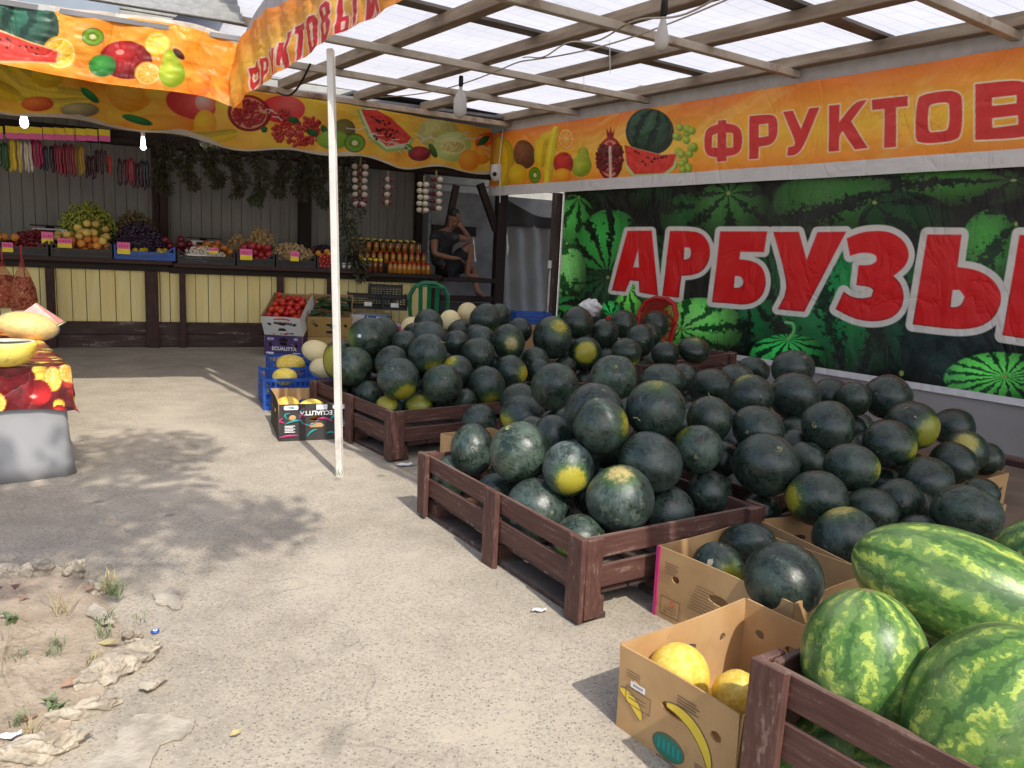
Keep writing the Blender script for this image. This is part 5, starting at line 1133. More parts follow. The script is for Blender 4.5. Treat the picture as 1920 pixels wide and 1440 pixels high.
def add_melon(i, P, R, ratio, stem, spot, bloom, label, group='dark green watermelons in heaps', mesh=None, name='dark_watermelon', cat='watermelon'):
    P = Vector(P); Rm, rt, up = orient(P, stem, spot, i)
    o = bpy.data.objects.new(name, mesh or MELV[i % 5]); COL.objects.link(o)
    o.color = (spot[2] if spot else 0., spot[3] if spot else 0., min(1.3, bloom*random.Random(i).uniform(.75, 1.4)), 1)
    # keep the transform free of shear: put the squash in the object's own axes
    A = squash(P, R, ratio) @ Rm; loc, rot, sc = A.decompose()
    rot = Rm.to_quaternion(); s3 = Rm.to_3x3(); S = squash(P, R, ratio).to_3x3()
    sv = Vector([(S @ s3.col[k]).length for k in range(3)])
    place(o, Matrix.LocRotScale(P, rot, sv)); tag(o, label, cat, group)
    return o
MS = []
for i, (x, y, z, R, ratio, st, sp_, bl, lab) in enumerate(MELONS):
    o = add_melon(i, (x, y, z), R, ratio, st or None, sp_ or None, bl, lab); MS.append(o)
    if st:
        k = 5 if 'long pale stem' in lab else i % 5
        s = bpy.data.objects.new('stem', STEM[k]); COL.objects.link(s); s.parent = o
    if 'white sticker' in lab and 'tiny' in lab: MB().box(-.08, .08, -.08, .08, -.012, .012).build('sticker', M_PAPER, o, local=True).matrix_basis = Matrix.Translation(Vector((0, 0, 0)))
MS[62].location = at_depth(850, 893, 3.68); MS[62].scale = Vector((.103, .103, .103))
for o in MS:      # little extras that belong to single melons
    lab = o['label']
    for ch in o.children:
        if ch.name.startswith('sticker'):
            d = ((CP-o.location).normalized()+RT*-.45+UP*.05).normalized(); dl = (o.matrix_world.to_3x3().inverted() @ d); dl.normalize()
            ch.matrix_basis = Matrix.LocRotScale(dl*1.0, dl.to_track_quat('Z', 'Y'), Vector((1, 1, 1)))
    if 'red tag' in lab: MB().box(-.16, .16, -.1, .1, 1.0, 1.22).build('tag', M_REDP, o, local=True)
    if 'cream chip' in lab:
        d = ((CP-o.location).normalized()+RT*(.25 if 'olive' in lab else -.3)+UP*(.4 if 'olive' in lab else .25)).normalized(); dl = o.matrix_world.to_3x3().inverted() @ d; dl.normalize()
        mb = MB(); mb.poly([(.17*random.uniform(.5, 1.1)*math.cos(t), .13*random.uniform(.6, 1.2)*math.sin(t)) for t in np.linspace(0, 6.28, 13)[:-1]], .012)
        mb.build('chip', plain('cream_chip', (.62, .54, .36), .7), o, local=True).matrix_basis = Matrix.LocRotScale(dl*1.0, dl.to_track_quat('Z', 'Y'), Vector((1, 1, 1)))
# fillers that carry the heaps from inside
fill = []
def filler(P, R=.10):
    for o in MS:
        if (o.location-Vector(P)).length < (R+max(o.scale))*.93: return
    for f in fill:
        if (f-Vector(P)).length < 2*R: return
    fill.append(Vector(P)); add_melon(500+len(fill), P, R, .95, None, None, .2, 'dark watermelon buried under others in the heaps, barely visible', 'watermelons buried in the heaps')
rf = random.Random(5)
for (ox, oy, a, b_, zs) in ((.268, 2.497, .93, 1.27, (.22, .42)), (-.705, 4.47, 1.9, 1.5, (.23, .44, .62)), (1.3, 3.2, .95, 1.7, (.17, .36)), (.6, 5.6, 1.1, .9, (.45,))):
    M = NEARC if ox == .268 else frame(ox, oy)
    for z in zs:
        for _ in range(160 if z < .5 else 40):
            ins = .16+(z-.2)*.7
            x = rf.uniform(ins, a-.13); y = rf.uniform(ins, b_-.13)
            if z == .44 and y < .30: continue
            filler(M @ Vector((x, y, z)))
for o in list(MS):      # something to rest on under every melon high in a heap
    P = o.location.copy(); R0 = max(o.scale)
    if o['label'].find('box') >= 0 and o['label'].find('cardboard') >= 0: continue
    back = (P-CP); back.z = 0; back.normalize()
    while P.z-R0 > .26:
        P = P+Vector((0, 0, -(R0+.092)))+back*.05
        if P.z < .15: break
        filler(P, .092); R0 = .092
# striped watermelons
_o = MB(); _o.sphere((0, 0, 0), 1, 56, 34, wob=lambda q, ph: 1+.01*math.sin(5*q)*math.sin(ph)); _o = _o.build('striped_watermelon', M_STRIPE, smooth=True); ME_STR = _o.data; bpy.data.objects.remove(_o); WM.pop('striped_watermelon', None)
def striped(px, py, zc, along, half, halfs, label, toward=.0):
    P = at_depth(px, py, zc); tow = (CP-P).normalized(); rt = (RT-tow*RT.dot(tow)).normalized(); up = tow.cross(rt)
    a = R_(along); z = (rt*math.cos(a)+up*math.sin(a)+tow*toward).normalized(); x = z.cross(tow).normalized(); y = z.cross(x)
    o = bpy.data.objects.new('striped_watermelon', ME_STR); COL.objects.link(o)
    place(o, Matrix.LocRotScale(P, Matrix((x, y, z)).transposed().to_quaternion(), Vector((halfs*zc/F, halfs*zc/F, half*zc/F)))); tag(o, label, 'watermelon', 'large striped green watermelons'); return o
striped(1797, 1108, 1.88, -25, 192, 112, 'long striped light green watermelon lying across the back of the corner crate')
striped(1620, 1240, 1.585, 80, 134, 113, 'upright striped watermelon with a tan scuff, left in the corner crate', .25)
s3 = striped(1858, 1335, 1.40, 42, 182, 140, 'biggest striped watermelon, nearest in the corner crate at the picture edge', .35)
striped(1935, 1030, 2.2, 10, 60, 55, 'striped watermelon peeking in at the right picture edge behind the long one')
striped(1560, 1400, 1.72, 20, 130, 85, 'dark striped watermelon seen between the slats of the corner crate')
for k, (a, b_, z) in enumerate(((.30, -.20, .24), (.62, -.28, .24), (.30, -.56, .24), (.62, -.62, .24), (.86, -.24, .24))):
    P = T((.527, 1.51, 0), ROT) @ Vector((a, b_, z)); o = bpy.data.objects.new('striped_watermelon', ME_STR); COL.objects.link(o)
    place(o, Matrix.LocRotScale(P, Quaternion((.7, .1*k, .7, .2)).normalized(), Vector((.115, .115, .145)))); tag(o, 'striped watermelon at the bottom of the corner crate, hidden under the big ones', 'watermelon', 'striped watermelons underneath')
# ------------------------------------------------------------------ cartons among the heaps
def at_c(P, rz): return T((P.x, P.y, 0.0), rz)
bx = carton(frame(.331, 1.941) @ T((0, 0, 0), -math.pi/2) @ T((0, 0, 0)), .385, .54, .24, M_CARD, 'open tan banana carton with two yellow melons, in front at the bottom', group='open cardboard boxes', flare=.008)
# printing on its long front face (local front = plane y 0, facing the viewer)
BM = FR_B = bx.matrix_world
FRONT = lambda x, z, rot=0.: T((x, -.012-.010*0, z), 0, math.pi/2) @ Matrix.Rotation(rot, 4, 'Z')
def ban(mb):
    def outl(pts, w, mi):
        for (a, b_) in zip(pts, pts[1:]): mb.beam((a[0], -.017, a[1]), (b_[0], -.017, b_[1]), w, .002, mi, up=(0, 1, 0))
    arc = lambda cx, cz, r, a0, a1, n=12: [(cx+r*math.cos(R_(a0+(a1-a0)*i/n)), cz+r*.95*math.sin(R_(a0+(a1-a0)*i/n))) for i in range(n+1)]
    for cx, cz, r, a0, a1 in ((.19, .035, .125, 10, 100), (.0, .02, .10, 28, 85)):
        n = 12; o_ = arc(cx, cz, r+.018, a0, a1); i_ = arc(cx, cz, r-.016, a0, a1)
        w_ = [math.sin(math.pi*(k+.6)/(n+1.2))**.5 for k in range(n+1)]
        m_ = arc(cx, cz, r, a0, a1); po = [(m[0]+(o[0]-m[0])*w, m[1]+(o[1]-m[1])*w) for m, o, w in zip(m_, o_, w_)]; pi_ = [(m[0]+(o[0]-m[0])*w, m[1]+(o[1]-m[1])*w) for m, o, w in zip(m_, i_, w_)]
        vs = [(x, -.0165, z) for x, z in po+pi_]; mb.add(vs, [(k, k+1, n+2+k, n+1+k) for k in range(n)], 0)
        outl(po, .0022, 1); outl(pi_, .0022, 1)
    e = [(.185+.052*math.cos(t), .040+.033*math.sin(t)) for t in np.linspace(0, 6.28, 25)]
    mb.add([(x, -.0165, z) for x, z in e[:-1]], [tuple(range(24))], 2)
    outl(e, .002, 1)
    for k in range(5): mb.add([(.150+.016*k, -.0175, .026), (.160+.016*k, -.0175, .024), (.158+.016*k, -.0175, .056), (.151+.016*k, -.0175, .054)], [(0, 1, 2, 3)], 3)
    for k in range(4): mb.box(.20, .27-.01*(k % 2), -.0172, -.0165, .168+.008*k, .171+.008*k, 1)
    for k in range(3): mb.box(.03, .075, -.0172, -.0165, .165+.008*k, .167+.008*k, 1)
    outl([(.03, .09), (.115, .09), (.115, .135), (.03, .135), (.03, .09)], .0018, 1); outl([(.15, -.004), (.25, -.004), (.25, .003), (.15, .003), (.15, -.004)], .0018, 1)
    for k in range(2): mb.box(.04, .10, -.0172, -.0165, .105+.01*k, .1075+.01*k, 1)
    mb.box(.045, .095, -.0182, -.017, .140, .157, 4)
    for k in range(5): mb.box(.055+.007*k, .059+.007*k, -.0186, -.0182, .145, .152, 1)
    for k in range(6): mb.box(.27, .36-.008*(k % 3), -.0172, -.0165, .012+.007*k, .0145+.007*k, 1)
decal(bx, 'printing', ban, [M_BANY, M_BRTXT, M_GTXT, M_TEAL, M_PAPER], .385, .24, .008)
# yellow melons in it
def round_thing(name, P, R, mat, label, cat, sc=(1, 1, 1), ribs=0, rot=(0, 0, 0), group=None, stem=False, n=28):
    mb = MB(); mb.sphere((0, 0, 0), 1, n, int(n*.6), wob=(lambda q, ph: 1-.05*abs(math.sin(q*ribs/2))**.5*0 + .035*math.cos(q*ribs)*math.sin(ph)) if ribs else (lambda q, ph: 1+.012*math.sin(2*q+1)*math.sin(ph)))
    o = mb.build(name, mat, smooth=True)
    e = Matrix.Rotation(rot[2], 4, 'Z') @ Matrix.Rotation(rot[1], 4, 'Y') @ Matrix.Rotation(rot[0], 4, 'X')
    place(o, Matrix.LocRotScale(Vector(P), e.to_quaternion(), Vector(sc)*R)); tag(o, label, cat, group)
    if stem: s = bpy.data.objects.new('stem', STEM[1]); COL.objects.link(s); s.parent = o
    return o
round_thing('yellow_melon', at_depth(1272, 1266, 2.12), .084, M_YMEL, 'smooth bright yellow melon in the banana carton', 'melon', (1, 1, 1.12), rot=(.5, -.4, 0), group='yellow melons')
round_thing('yellow_melon', at_depth(1380, 1302, 2.08), .062, M_YMEL, 'ribbed orange-yellow melon beside the carton wall next to the crate', 'melon', (1, 1, 1.1), 9, (.4, .5, 0), group='yellow melons')
round_thing('yellow_melon', at_depth(1336, 1322, 2.17), .045, M_YMEL, 'small yellow melon between the two others in the banana carton', 'melon', group='yellow melons')
def carton_q(c0, c1, depth, h, mat, label, **k):
    """front bottom edge from world point c0 to c1"""
    a = (Vector((c1.x, c1.y, 0))-Vector((c0.x, c0.y, 0))); return carton(T((c0.x, c0.y, k.pop('z', 0.)), math.atan2(a.y, a.x), k.pop('tilt', 0.)), a.length, depth, h, mat, label, **k)
pk = carton(frame(.555, 2.64) @ T((0, 0, 0), -math.pi/2), .545, .46, .26, M_CARD, 'cardboard box with a pink edge strip and three dark watermelons', group='open cardboard boxes', flare=.004)
def pinkp(mb):
    mb.box(-.002, .012, -.0165, -.006, .0, .262, 0)
    for k in range(5): mb.box(.04, .10-.007*(k % 2), -.0172, -.0165, .175+.009*k, .178+.009*k, 1)
    for k in range(9): mb.box(.15+.004*k, .27-.006*(k % 3), -.0172, -.0165, .09+.011*k, .0925+.011*k, 1)
    for (x0, x1, z0, z1) in ((.03, .12, .02, .024), (.03, .12, .085, .088), (.03, .033, .02, .088), (.117, .12, .02, .088)): mb.box(x0, x1, -.0172, -.0165, z0, z1, 1)
    for k in range(3): mb.box(.05, .105, -.0172, -.0165, .035+.01*k, .037+.01*k, 1)
    mb.tube([(.085+.009*math.cos(t), -.017, .07+.009*math.sin(t)) for t in np.linspace(0, 6.28, 14)], .0012, 4, 2)
decal(pk, 'printing', pinkp, [M_MAG, M_BRTXT, M_RTXT], .545, .26, .004)
c2b = carton(T((1.25, 2.50, 0), ROT-R_(14)), .42, .56, .25, M_CARD, 'cardboard box with a double flap behind the pink-edged box', group='open cardboard boxes')
decal(c2b, 'printing', lambda mb: (mb.box(.05, .085, -.0175, -.008, .0, .235, 0), mb.box(.02, .026, -.0175, -.008, .05, .2, 1)), [plain('lilac_print', (.30, .24, .42), .7), M_BRTXT])
carton(frame(1.70, 2.70), .42, .56, .22, M_CARD, 'cardboard box holding the large hazy watermelon at the right', group='open cardboard boxes')
carton(frame(2.10, 3.36), .36, .5, .20, M_CARD, 'cardboard box tucked at the right foot of the heap', group='open cardboard boxes')
carton(frame(2.42, 3.88), .40, .5, .22, M_CARD, 'farthest right cardboard box with a black watermelon', group='open cardboard boxes')
carton(frame(-.22, 3.93), .34, .26, .28, M_CARD, 'tall cardboard box standing in the gap behind the near crate', group='open cardboard boxes', flare=.0)
tag(MB().sphere((0, 0, 0), .035, 12, 8, sc=(1.3, .8, .8)).build('onion', M_ONI, smooth=True), 'stray orange onion inside the near crate behind the slats', 'onion'); place(bpy.data.objects['onion'], T(G(880, 945, .13)))
# black printed carton with melons
f0, f1 = G(523, 828), G(645, 823); d_ = (f1-f0).normalized()
bk = carton_q(f0, f0+d_*.47, .60, .243, M_CARDK, 'black printed carton with upside-down white lettering and yellow melons inside', group='printed produce cartons', inner=M_CARD, flare=.004)
def blackp(mb):
    text_into(mb, 'ECUALITTA', .040, T((.235, -.0145, .185), 0, math.pi/2) @ Matrix.Rotation(math.pi, 4, 'Z'), 0, .0012)
    text_into(mb, 'BIG', .022, T((.075, -.016, .222), 0, math.pi/2) @ Matrix.Rotation(math.pi, 4, 'Z'), 3, .001)
    for x0 in (.03, .34): mb.box(x0, x0+.09, -.0150, -.012, .208, .236, 0, bv=.006)
    mb.box(.235, .305, -.0150, -.010, .205, .238, 0)
    r = random.Random(4)
    for k in range(17):
        t = 2.2+k*.22; mb.sphere((.19+.062*math.cos(t), -.012, .165+.062*math.sin(t)), .0065, 6, 4, 1 if k % 3 else 2, sc=(1, .3, 1))
    for (x, z, w, hh, ro, mi) in ((.06, .165, .022, .05, 70, 1), (.03, .14, .018, .05, 100, 2), (.09, .125, .055, .014, 12, 1), (.06, .03, .06, .012, 5, 2), (.21, .05, .04, .022, 35, 1), (.29, .135, .05, .02, -10, 2), (.36, .16, .05, .018, 40, 1), (.40, .04, .06, .012, 12, 2), (.42, .12, .03, .03, 80, 1), (.15, .15, .02, .045, 25, 2), (.33, .045, .03, .012, 0, 1)):
        mb.tube([(x+w*u*math.cos(R_(ro))-hh*.5*(1-u*u)*math.sin(R_(ro)), -.0125, z+w*u*math.sin(R_(ro))+hh*.5*(1-u*u)*math.cos(R_(ro))) for u in np.linspace(-1, 1, 9)], [.002+.005*(1-u*u) for u in np.linspace(-1, 1, 9)], 5, mi)
    for k in range(5): mb.box(.035, .10-.012*(k % 2), -.0135, -.012, .058+.010*k, .063+.010*k, 0)
    for k in range(3): mb.box(.36, .45-.02*(k % 2), -.0135, -.012, .09+.012*k, .097+.012*k, 0)
    for x, z in ((.085, .155), (.385, .155)): mb.sphere((x, -.009, z), .022, 14, 6, 4, sc=(1, .2, .8))
    mb.poly([(-.05, 0), (-.035, -.012), (.035, -.012), (.05, 0), (.03, .018), (-.03, .018)], .0015, 4, T((.235, -.0105, .10), 0, math.pi/2))
decal(bk, 'printing', blackp, [M_WTXT, M_TEAL, M_MAG, M_GTXT, M_CARD], .47, .243, .004)
round_thing('yellow_melon', at_depth(539, 762, 5.35), .082, M_YMEL, 'yellow melon on the left in the black carton', 'melon', (1.05, 1, .85), group='yellow melons')
round_thing('yellow_melon', at_depth(585, 766, 5.3), .084, M_YMEL, 'yellow melon on the right in the black carton', 'melon', (1.1, 1, .8), group='yellow melons')
# blue plastic crates behind it
u0, u1 = G(497, 771), G(470, 760)
ba = math.atan2((f1-f0).y, (f1-f0).x)
plastic_crate(T((u0.x-.02, u0.y+.02, 0), ba), .40, .55, .25, M_BLUP, 'blue plastic crate with one pale melon, left behind the black carton', 'blue plastic crates on the floor', .98)
w0 = G(500, 735); plastic_crate(T((w0.x+.0, w0.y+.1, .0), ba), .40, .50, .25, M_BLUP, 'blue plastic crate carrying the ribbed yellow melon', 'blue plastic crates on the floor', .98)
w1 = G(574, 745); plastic_crate(T((w1.x, w1.y+.15, 0), ba), .36, .55, .26, M_BLUP, 'blue plastic crate with two cream melons next to the speckled watermelon', 'blue plastic crates on the floor', .98)
round_thing('yellow_melon', at_depth(534, 706, 6.05), .085, M_YMEL, 'pale yellow melon in the left blue crate', 'melon', (1.1, 1, .8), group='yellow melons')
round_thing('ribbed_melon', at_depth(545, 683, 6.75), .118, M_YMEL, 'deeply ribbed yellow melon in a blue crate', 'melon', (1.05, 1, .72), 8, group='yellow melons')
round_thing('pale_melon', at_depth(594, 659, 6.55), .115, M_PMEL, 'large cream oval melon atop the blue crate by the speckled watermelon', 'melon', (1.1, 1, .8), rot=(0, .3, 0), group='pale cream melons')
round_thing('pale_melon', at_depth(606, 690, 6.35), .10, M_PMEL, 'cream melon lower in the blue crate by the speckled watermelon', 'melon', (1.1, 1, .85), group='pale cream melons')
for (x, y, zc, r_, lab) in ((844, 600, 7.2, 19, 'lower of the two round pale cantaloupes at the back of the rear heap'), (877, 586, 7.4, 19, 'higher of the two round pale cantaloupes at the back of the rear heap'), (772, 614, 7.3, 20, 'pale cantaloupe left of the dark watermelon at the back of the rear heap')):
    round_thing('cantaloupe', at_depth(x, y, zc), r_*zc/F, M_PMEL, lab, 'melon', group='pale cantaloupes', stem=False)
# tomato and cucumber cartons by the counter
P0, P1 = G(496, 666), G(567, 670)
pa = math.atan2((P1-P0).y, (P1-P0).x); pw = (P1-P0).length
pur = carton(T((P0.x, P0.y, 0), pa), pw, .50, .235, M_CARDP, 'purple produce carton with white lettering under the tomato carton', group='printed produce cartons', inner=M_CARD)
def purp(mb):
    text_into(mb, 'ECUALITTA', .055, T((pw*.52, -.0135, .085), 0, math.pi/2), 0, .002); text_into(mb, 'BOX', .035, T((pw*.17, -.0135, .195), 0, math.pi/2), 0, .001); text_into(mb, 'BIG', .03, T((pw*.83, -.0135, .2), 0, math.pi/2), 0, .001)
    for x0 in (.02, pw-.11): mb.box(x0, x0+.09, -.0135, -.010, .02, .045, 0, bv=.006)
    for x in (pw*.16, pw*.84): mb.sphere((x, -.009, .125), .018, 10, 6, 1, sc=(1, .3, 1))
    mb.poly([(-.06, 0), (-.03, -.025), (.03, -.025), (.06, 0), (0, .03)][::-1], .0015, 1, T((pw*.5, -.011, .19), 0, math.pi/2))
    mb.tube([(pw*.72+.03*math.cos(t), -.0125, .10+.04*math.sin(t)) for t in np.linspace(-.6, 1.8, 9)], .004, 5, 2)
decal(pur, 'printing', purp, [M_WTXT, M_HOLE, M_ONI], pw, .235)
tilt = R_(29)
tom = carton(T((P0.x, P0.y, .24), pa, tilt), pw+.01, .50, .25, M_CARDW, 'white carton of tomatoes with red upside-down lettering, tilted forward', group='printed produce cartons', inner=M_CARD)
def tomp(mb):
    text_into(mb, 'VinaRosa', .058, T((pw*.56, -.0135, .165), 0, math.pi/2) @ Matrix.Rotation(math.pi, 4, 'Z'), 1, .002)
    mb.tube([(pw*.33+.22*t*pw*1.9, -.0125, .215+.012*math.sin(t*3.14)) for t in np.linspace(0, 1, 9)], .008, 5, 0)
    for x in (pw*.2, pw*.84): mb.sphere((x, -.009, .15), .018, 10, 6, 1, sc=(1, .3, 1))
    mb.poly([(-.055, -.01), (.055, -.01), (.03, .025), (-.03, .025)], .0015, 1, T((pw*.5, -.011, .075), 0, math.pi/2))
    r = random.Random(2)
    for k in range(9): mb.sphere((pw*.5+r.uniform(-.12, .12), -.010, .025+r.uniform(-.01, .012)), .011, 6, 4, 0 if k % 2 else 2, sc=(1.4, .3, .7))
decal(tom, 'printing', tomp, [M_RTXT, M_BTXT, M_GTXT], pw+.01, .25)
# box that props the tilted cartons at the back
carton(T((P0.x, P0.y, 0), pa) @ T((.0, .52, 0)), pw*.9, .28, .42, M_CARD, 'plain carton propping the tilted tomato carton from behind', group='open cardboard boxes', holes=False)
ROOTM = tom.matrix_world
def fruit_copies(name, mat, r, posns, label, cat, group, wob=None, sc=(1, 1, 1), n=12, rots=None, calyx=None):
    mb = MB(); mb.sphere((0, 0, 0), 1, n, max(6, int(n*.65)), wob=wob); src = mb.build(name, mat, smooth=True); tag(src, label, cat, group)
    src.scale = (r, r, r)
    if calyx: 
        c = MB(); c.sphere((0, 0, .93), .22, 6, 4, sc=(1, 1, .35)); c.build('calyx', calyx, src, local=True)
    for i, p in enumerate(posns):
        rr = r*random.uniform(.9, 1.1)
        M = Matrix.LocRotScale(Vector(p), (rots[i] if rots else Quaternion((random.gauss(0, 1), random.gauss(0, 1), random.gauss(0, 1), random.gauss(0, 1))).normalized()), Vector((rr*sc[0], rr*sc[1], rr*sc[2])))
        if i == 0: place(src, M)
        else: dup(src, M)
    return src
def pile(n, r, x0, x1, y0, y1, z0, seed=0, hump=.0, tries=26):
    """spheres settled on each other in a rectangle"""
    rg = random.Random(seed); out = []
    for _ in range(n):
        best = None
        for _ in range(tries):
            x, y = rg.uniform(x0+r, x1-r), rg.uniform(y0+r, y1-r); z = z0+r
            for (a, b_, c) in out:
                d2 = (a-x)**2+(b_-y)**2
                if d2 < 4*r*r: z = max(z, c+math.sqrt(4*r*r-d2)*.97)
            k = z+hump*(((x-(x0+x1)/2)/(x1-x0))**2+((y-(y0+y1)/2)/(y1-y0))**2)
            if best is None or k < best[0]: best = (k, x, y, z)
        out.append(best[1:])
    return out
tp_ = [ROOTM @ Vector(p) for p in pile(66, .036, .02, pw-.02, .03, .47, .075, 3)]
MB().box(.008, pw, .008, .49, .05, .072).build('inner_tray', M_CARD, tom, local=True)
fruit_copies('tomato', M_TOM, .036, tp_, 'ripe red tomato lying in the tilted white carton', 'tomato', 'tomatoes in the white carton', calyx=plain('calyx', (.05, .12, .02), .7))
K0, K1 = G(573, 651), G(655, 647)
ka = math.atan2((K1-K0).y, (K1-K0).x)*.3+pa*.7; kw = .50
K0 = at_depth(577, 650, 9.0); K0.z = 0
cb = carton(T((K0.x, K0.y, 0), ka), kw, .5, .22, M_CARDO, 'ochre carton underneath the cucumber carton', group='printed produce cartons', inner=M_CARD)
cu = carton(T((K0.x, K0.y, .225), ka, R_(27)), kw, .52, .27, M_CARDO, 'ochre carton full of cucumbers with a green leaf print', group='printed produce cartons', inner=M_CARD)
carton(T((K0.x, K0.y, 0), ka) @ T((.02, .52, 0)), kw*.9, .28, .40, M_CARD, 'plain carton propping the tilted cucumber carton from behind', group='open cardboard boxes', holes=False)
def cucp(mb):
    r = random.Random(9)
    for k in range(16): t = r.uniform(0, 6.28); d = r.uniform(.01, .055); mb.sphere((kw*.62+d*1.2*math.cos(t), -.010, .15+d*.8*math.sin(t)), .012, 6, 4, 0, sc=(1.2, .3, .7))
    for k in range(8): t = r.uniform(0, 6.28); d = r.uniform(.01, .03); mb.sphere((kw*.13+d*math.cos(t), -.010, .20+d*math.sin(t)), .008, 6, 4, 0, sc=(1, .3, .7))
    for x in (kw*.2, kw*.86): mb.sphere((x, -.009, .155), .017, 10, 6, 1, sc=(1, .3, .9))
    mb.box(kw*.42, kw*.66, -.0115, -.009, .055, .085, 1, bv=.006)
decal(cu, 'printing', cucp, [M_GTXT, M_HOLE], kw, .27)
MB().box(.008, kw, .008, .51, .05, .072).build('inner_tray', M_CARD, cu, local=True)
r = random.Random(12); cps = []; rots = []
CM = cu.matrix_world
for k in range(44):
    x = r.uniform(.07, kw-.07); y = .05+.42*k/44+r.uniform(-.02, .02); z = .10+r.uniform(0, .13)+.05*(y > .25); cps.append(CM @ Vector((x, y, z)))
    rots.append((CM.to_3x3() @ Matrix.Rotation(R_(r.uniform(-35, 35)), 3, 'Z') @ Matrix.Rotation(R_(90+r.uniform(-14, 14)), 3, 'Y')).to_quaternion())
fruit_copies('cucumber', M_CUC, .021, cps, 'dark green cucumber lying in the ochre carton', 'cucumber', 'cucumbers in the ochre carton', sc=(1, 1, 4.2), rots=rots, wob=lambda q, ph: 1+.06*math.cos(5*q)*math.sin(ph))
# empties and boxes near the chair
eb = [(652, 700, 600, 'white carton with blue and green panel under the black empty crates', M_CARDW), ]
E0 = at_depth(657, 648, 9.3); E0.z = 0
wb = carton(T((E0.x, E0.y, 0), R_(12)), .46, .40, .48, M_CARDW, 'white carton with blue and green panel under the black empty crates', group='printed produce cartons', holes=False)
decal(wb, 'printing', lambda mb: (mb.box(.16, .47, -.0135, -.011, .0, .478, 0), mb.box(.40, .472, -.0145, -.0125, .2, .47, 1), mb.box(.30, .42, -.0165, -.0136, .40, .465, 2), [mb.box(.31+.012*k, .316+.012*k, -.018, -.0166, .41, .455, 3) for k in range(9)], mb.tube([(.30+.12*math.cos(t), -.0145, .52+.13*math.sin(t)) for t in np.linspace(3.6, 5.6, 12)], .008, 5, 2)), [plain('blue_print', (.03, .08, .30), .6), M_GTXT, M_WTXT, M_BTXT])
for (px, py, zc, rz_, lab, w_) in ((652, 578, 9.35, 14, 'black empty plastic crate on the white carton, left with a white label', .56), (716, 581, 9.2, 10, 'black empty plastic crate at the front right of the empties with a white label', .30), (690, 560, 9.55, 8, 'black empty plastic crate stacked highest at the back', .42)):
    P = at_depth(px, py, zc); c = plastic_crate(T(P, R_(rz_)), w_, .36, .17, M_BLKP, lab, 'empty black plastic crates', .98)
    if 'label' in lab: MB().box(w_*.35, w_*.35+.09, -.006, -.001, .035, .085).build('paper_label', M_PAPER, c, local=True)
W1 = at_depth(724, 655, 8.9); W1.z = 0
pb = carton(T((W1.x, W1.y, 0), R_(10)), .46, .38, .40, M_CARDW, 'white carton with a pink top band behind the rear heap', group='printed produce cartons', holes=False)
decal(pb, 'printing', lambda mb: (mb.box(-.001, .461, -.0135, -.010, .355, .402, 0), mb.sphere((.20, -.011, .28), .045, 10, 6, 1, sc=(1, .2, .35))), [M_MAG, M_HOLE])
tag(MB().box(0, .3, 0, .25, 0, .02).box(.02, .26, .02, .2, .021, .035).build('paper_stack', M_CARD), 'flattened cardboard scraps lying on the pink-banded carton', 'cardboard'); place(bpy.data.objects['paper_stack'], T((W1.x+.18, W1.y+.12, .41), R_(25)))
# green chair (seen from behind) and red chair by the banner
def chair(M, mat, label, lattice=False):
    t = thing('plastic_chair', label, 'chair', M, 'plastic garden chairs')
    mb = MB(); mb.box(-.22, .22, -.21, .22, .42, .445, bv=.012); mb.build('seat', mat, t, local=True)
    for sx in (-1, 1):
        for sy, h in ((-1, .43), (1, .43)): mb = MB(); mb.tube([(sx*.20, sy*.19, .43), (sx*.24, sy*.24, .0)], [.026, .018], 8); mb.build('leg', mat, t, smooth=True, local=True)
    mb = MB(); arch = [(-.23, .22, .44), (-.25, .25, .6), (-.25, .28, .74), (-.19, .30, .84), (-.08, .31, .885), (.08, .31, .885), (.19, .30, .84), (.25, .28, .74), (.25, .25, .6), (.23, .22, .44)]
    P = []
    for i in range(len(arch)-1):
        for k in range(4): P.append(Vector(arch[i]).lerp(Vector(arch[i+1]), k/4))
    P.append(Vector(arch[-1]))
    mb.tube(P, .026, 8)
    if not lattice:
        for x in (-.115, 0, .115): mb.beam((x*.9, .225, .44), (x, .305, .88), .055, .012, up=(0, 1, 0))
        mb.beam((-.2, .302, .845), (.2, .302, .845), .012, .07, up=(0, 1, 0))
    mb.build('backrest', mat, t, smooth=False, local=True)
    if lattice:
        mb = MB()
        for i in range(-9, 10): x = i*.022; mb.beam((x, .235, .46), (x, .297, .86-.25*x*x/.05*.3), .006, .006)
        for k in range(17): z = .47+k*.024; mb.beam((-.22, .235+.06*k/17, z), (.22, .235+.06*k/17, z), .006, .006)
        mb.build('back_lattice', mat, t, local=True)
    for sx in (-1, 1):
        mb = MB(); mb.tube([(sx*.22, -.2, .44), (sx*.27, -.18, .62), (sx*.27, .0, .655), (sx*.255, .26, .66)], .02, 8); mb.build('armrest', mat, t, smooth=True, local=True)
    return t
P = at_depth(803, 560, 9.35); chair(T((P.x, P.y, 0), R_(8)+math.pi) @ Matrix.Diagonal((.88, 1, 1.02, 1)), M_GRNP, 'green plastic chair standing in front of the yellow counter end')
P = at_depth(1212, 575, 7.85); chair(T((P.x, P.y, 0), ROT-math.pi/2) @ T((0, -.1, 0)) @ Matrix.Diagonal((1, 1, 1.02, 1)), M_REDP, 'red lattice-back plastic chair against the green banner', True)
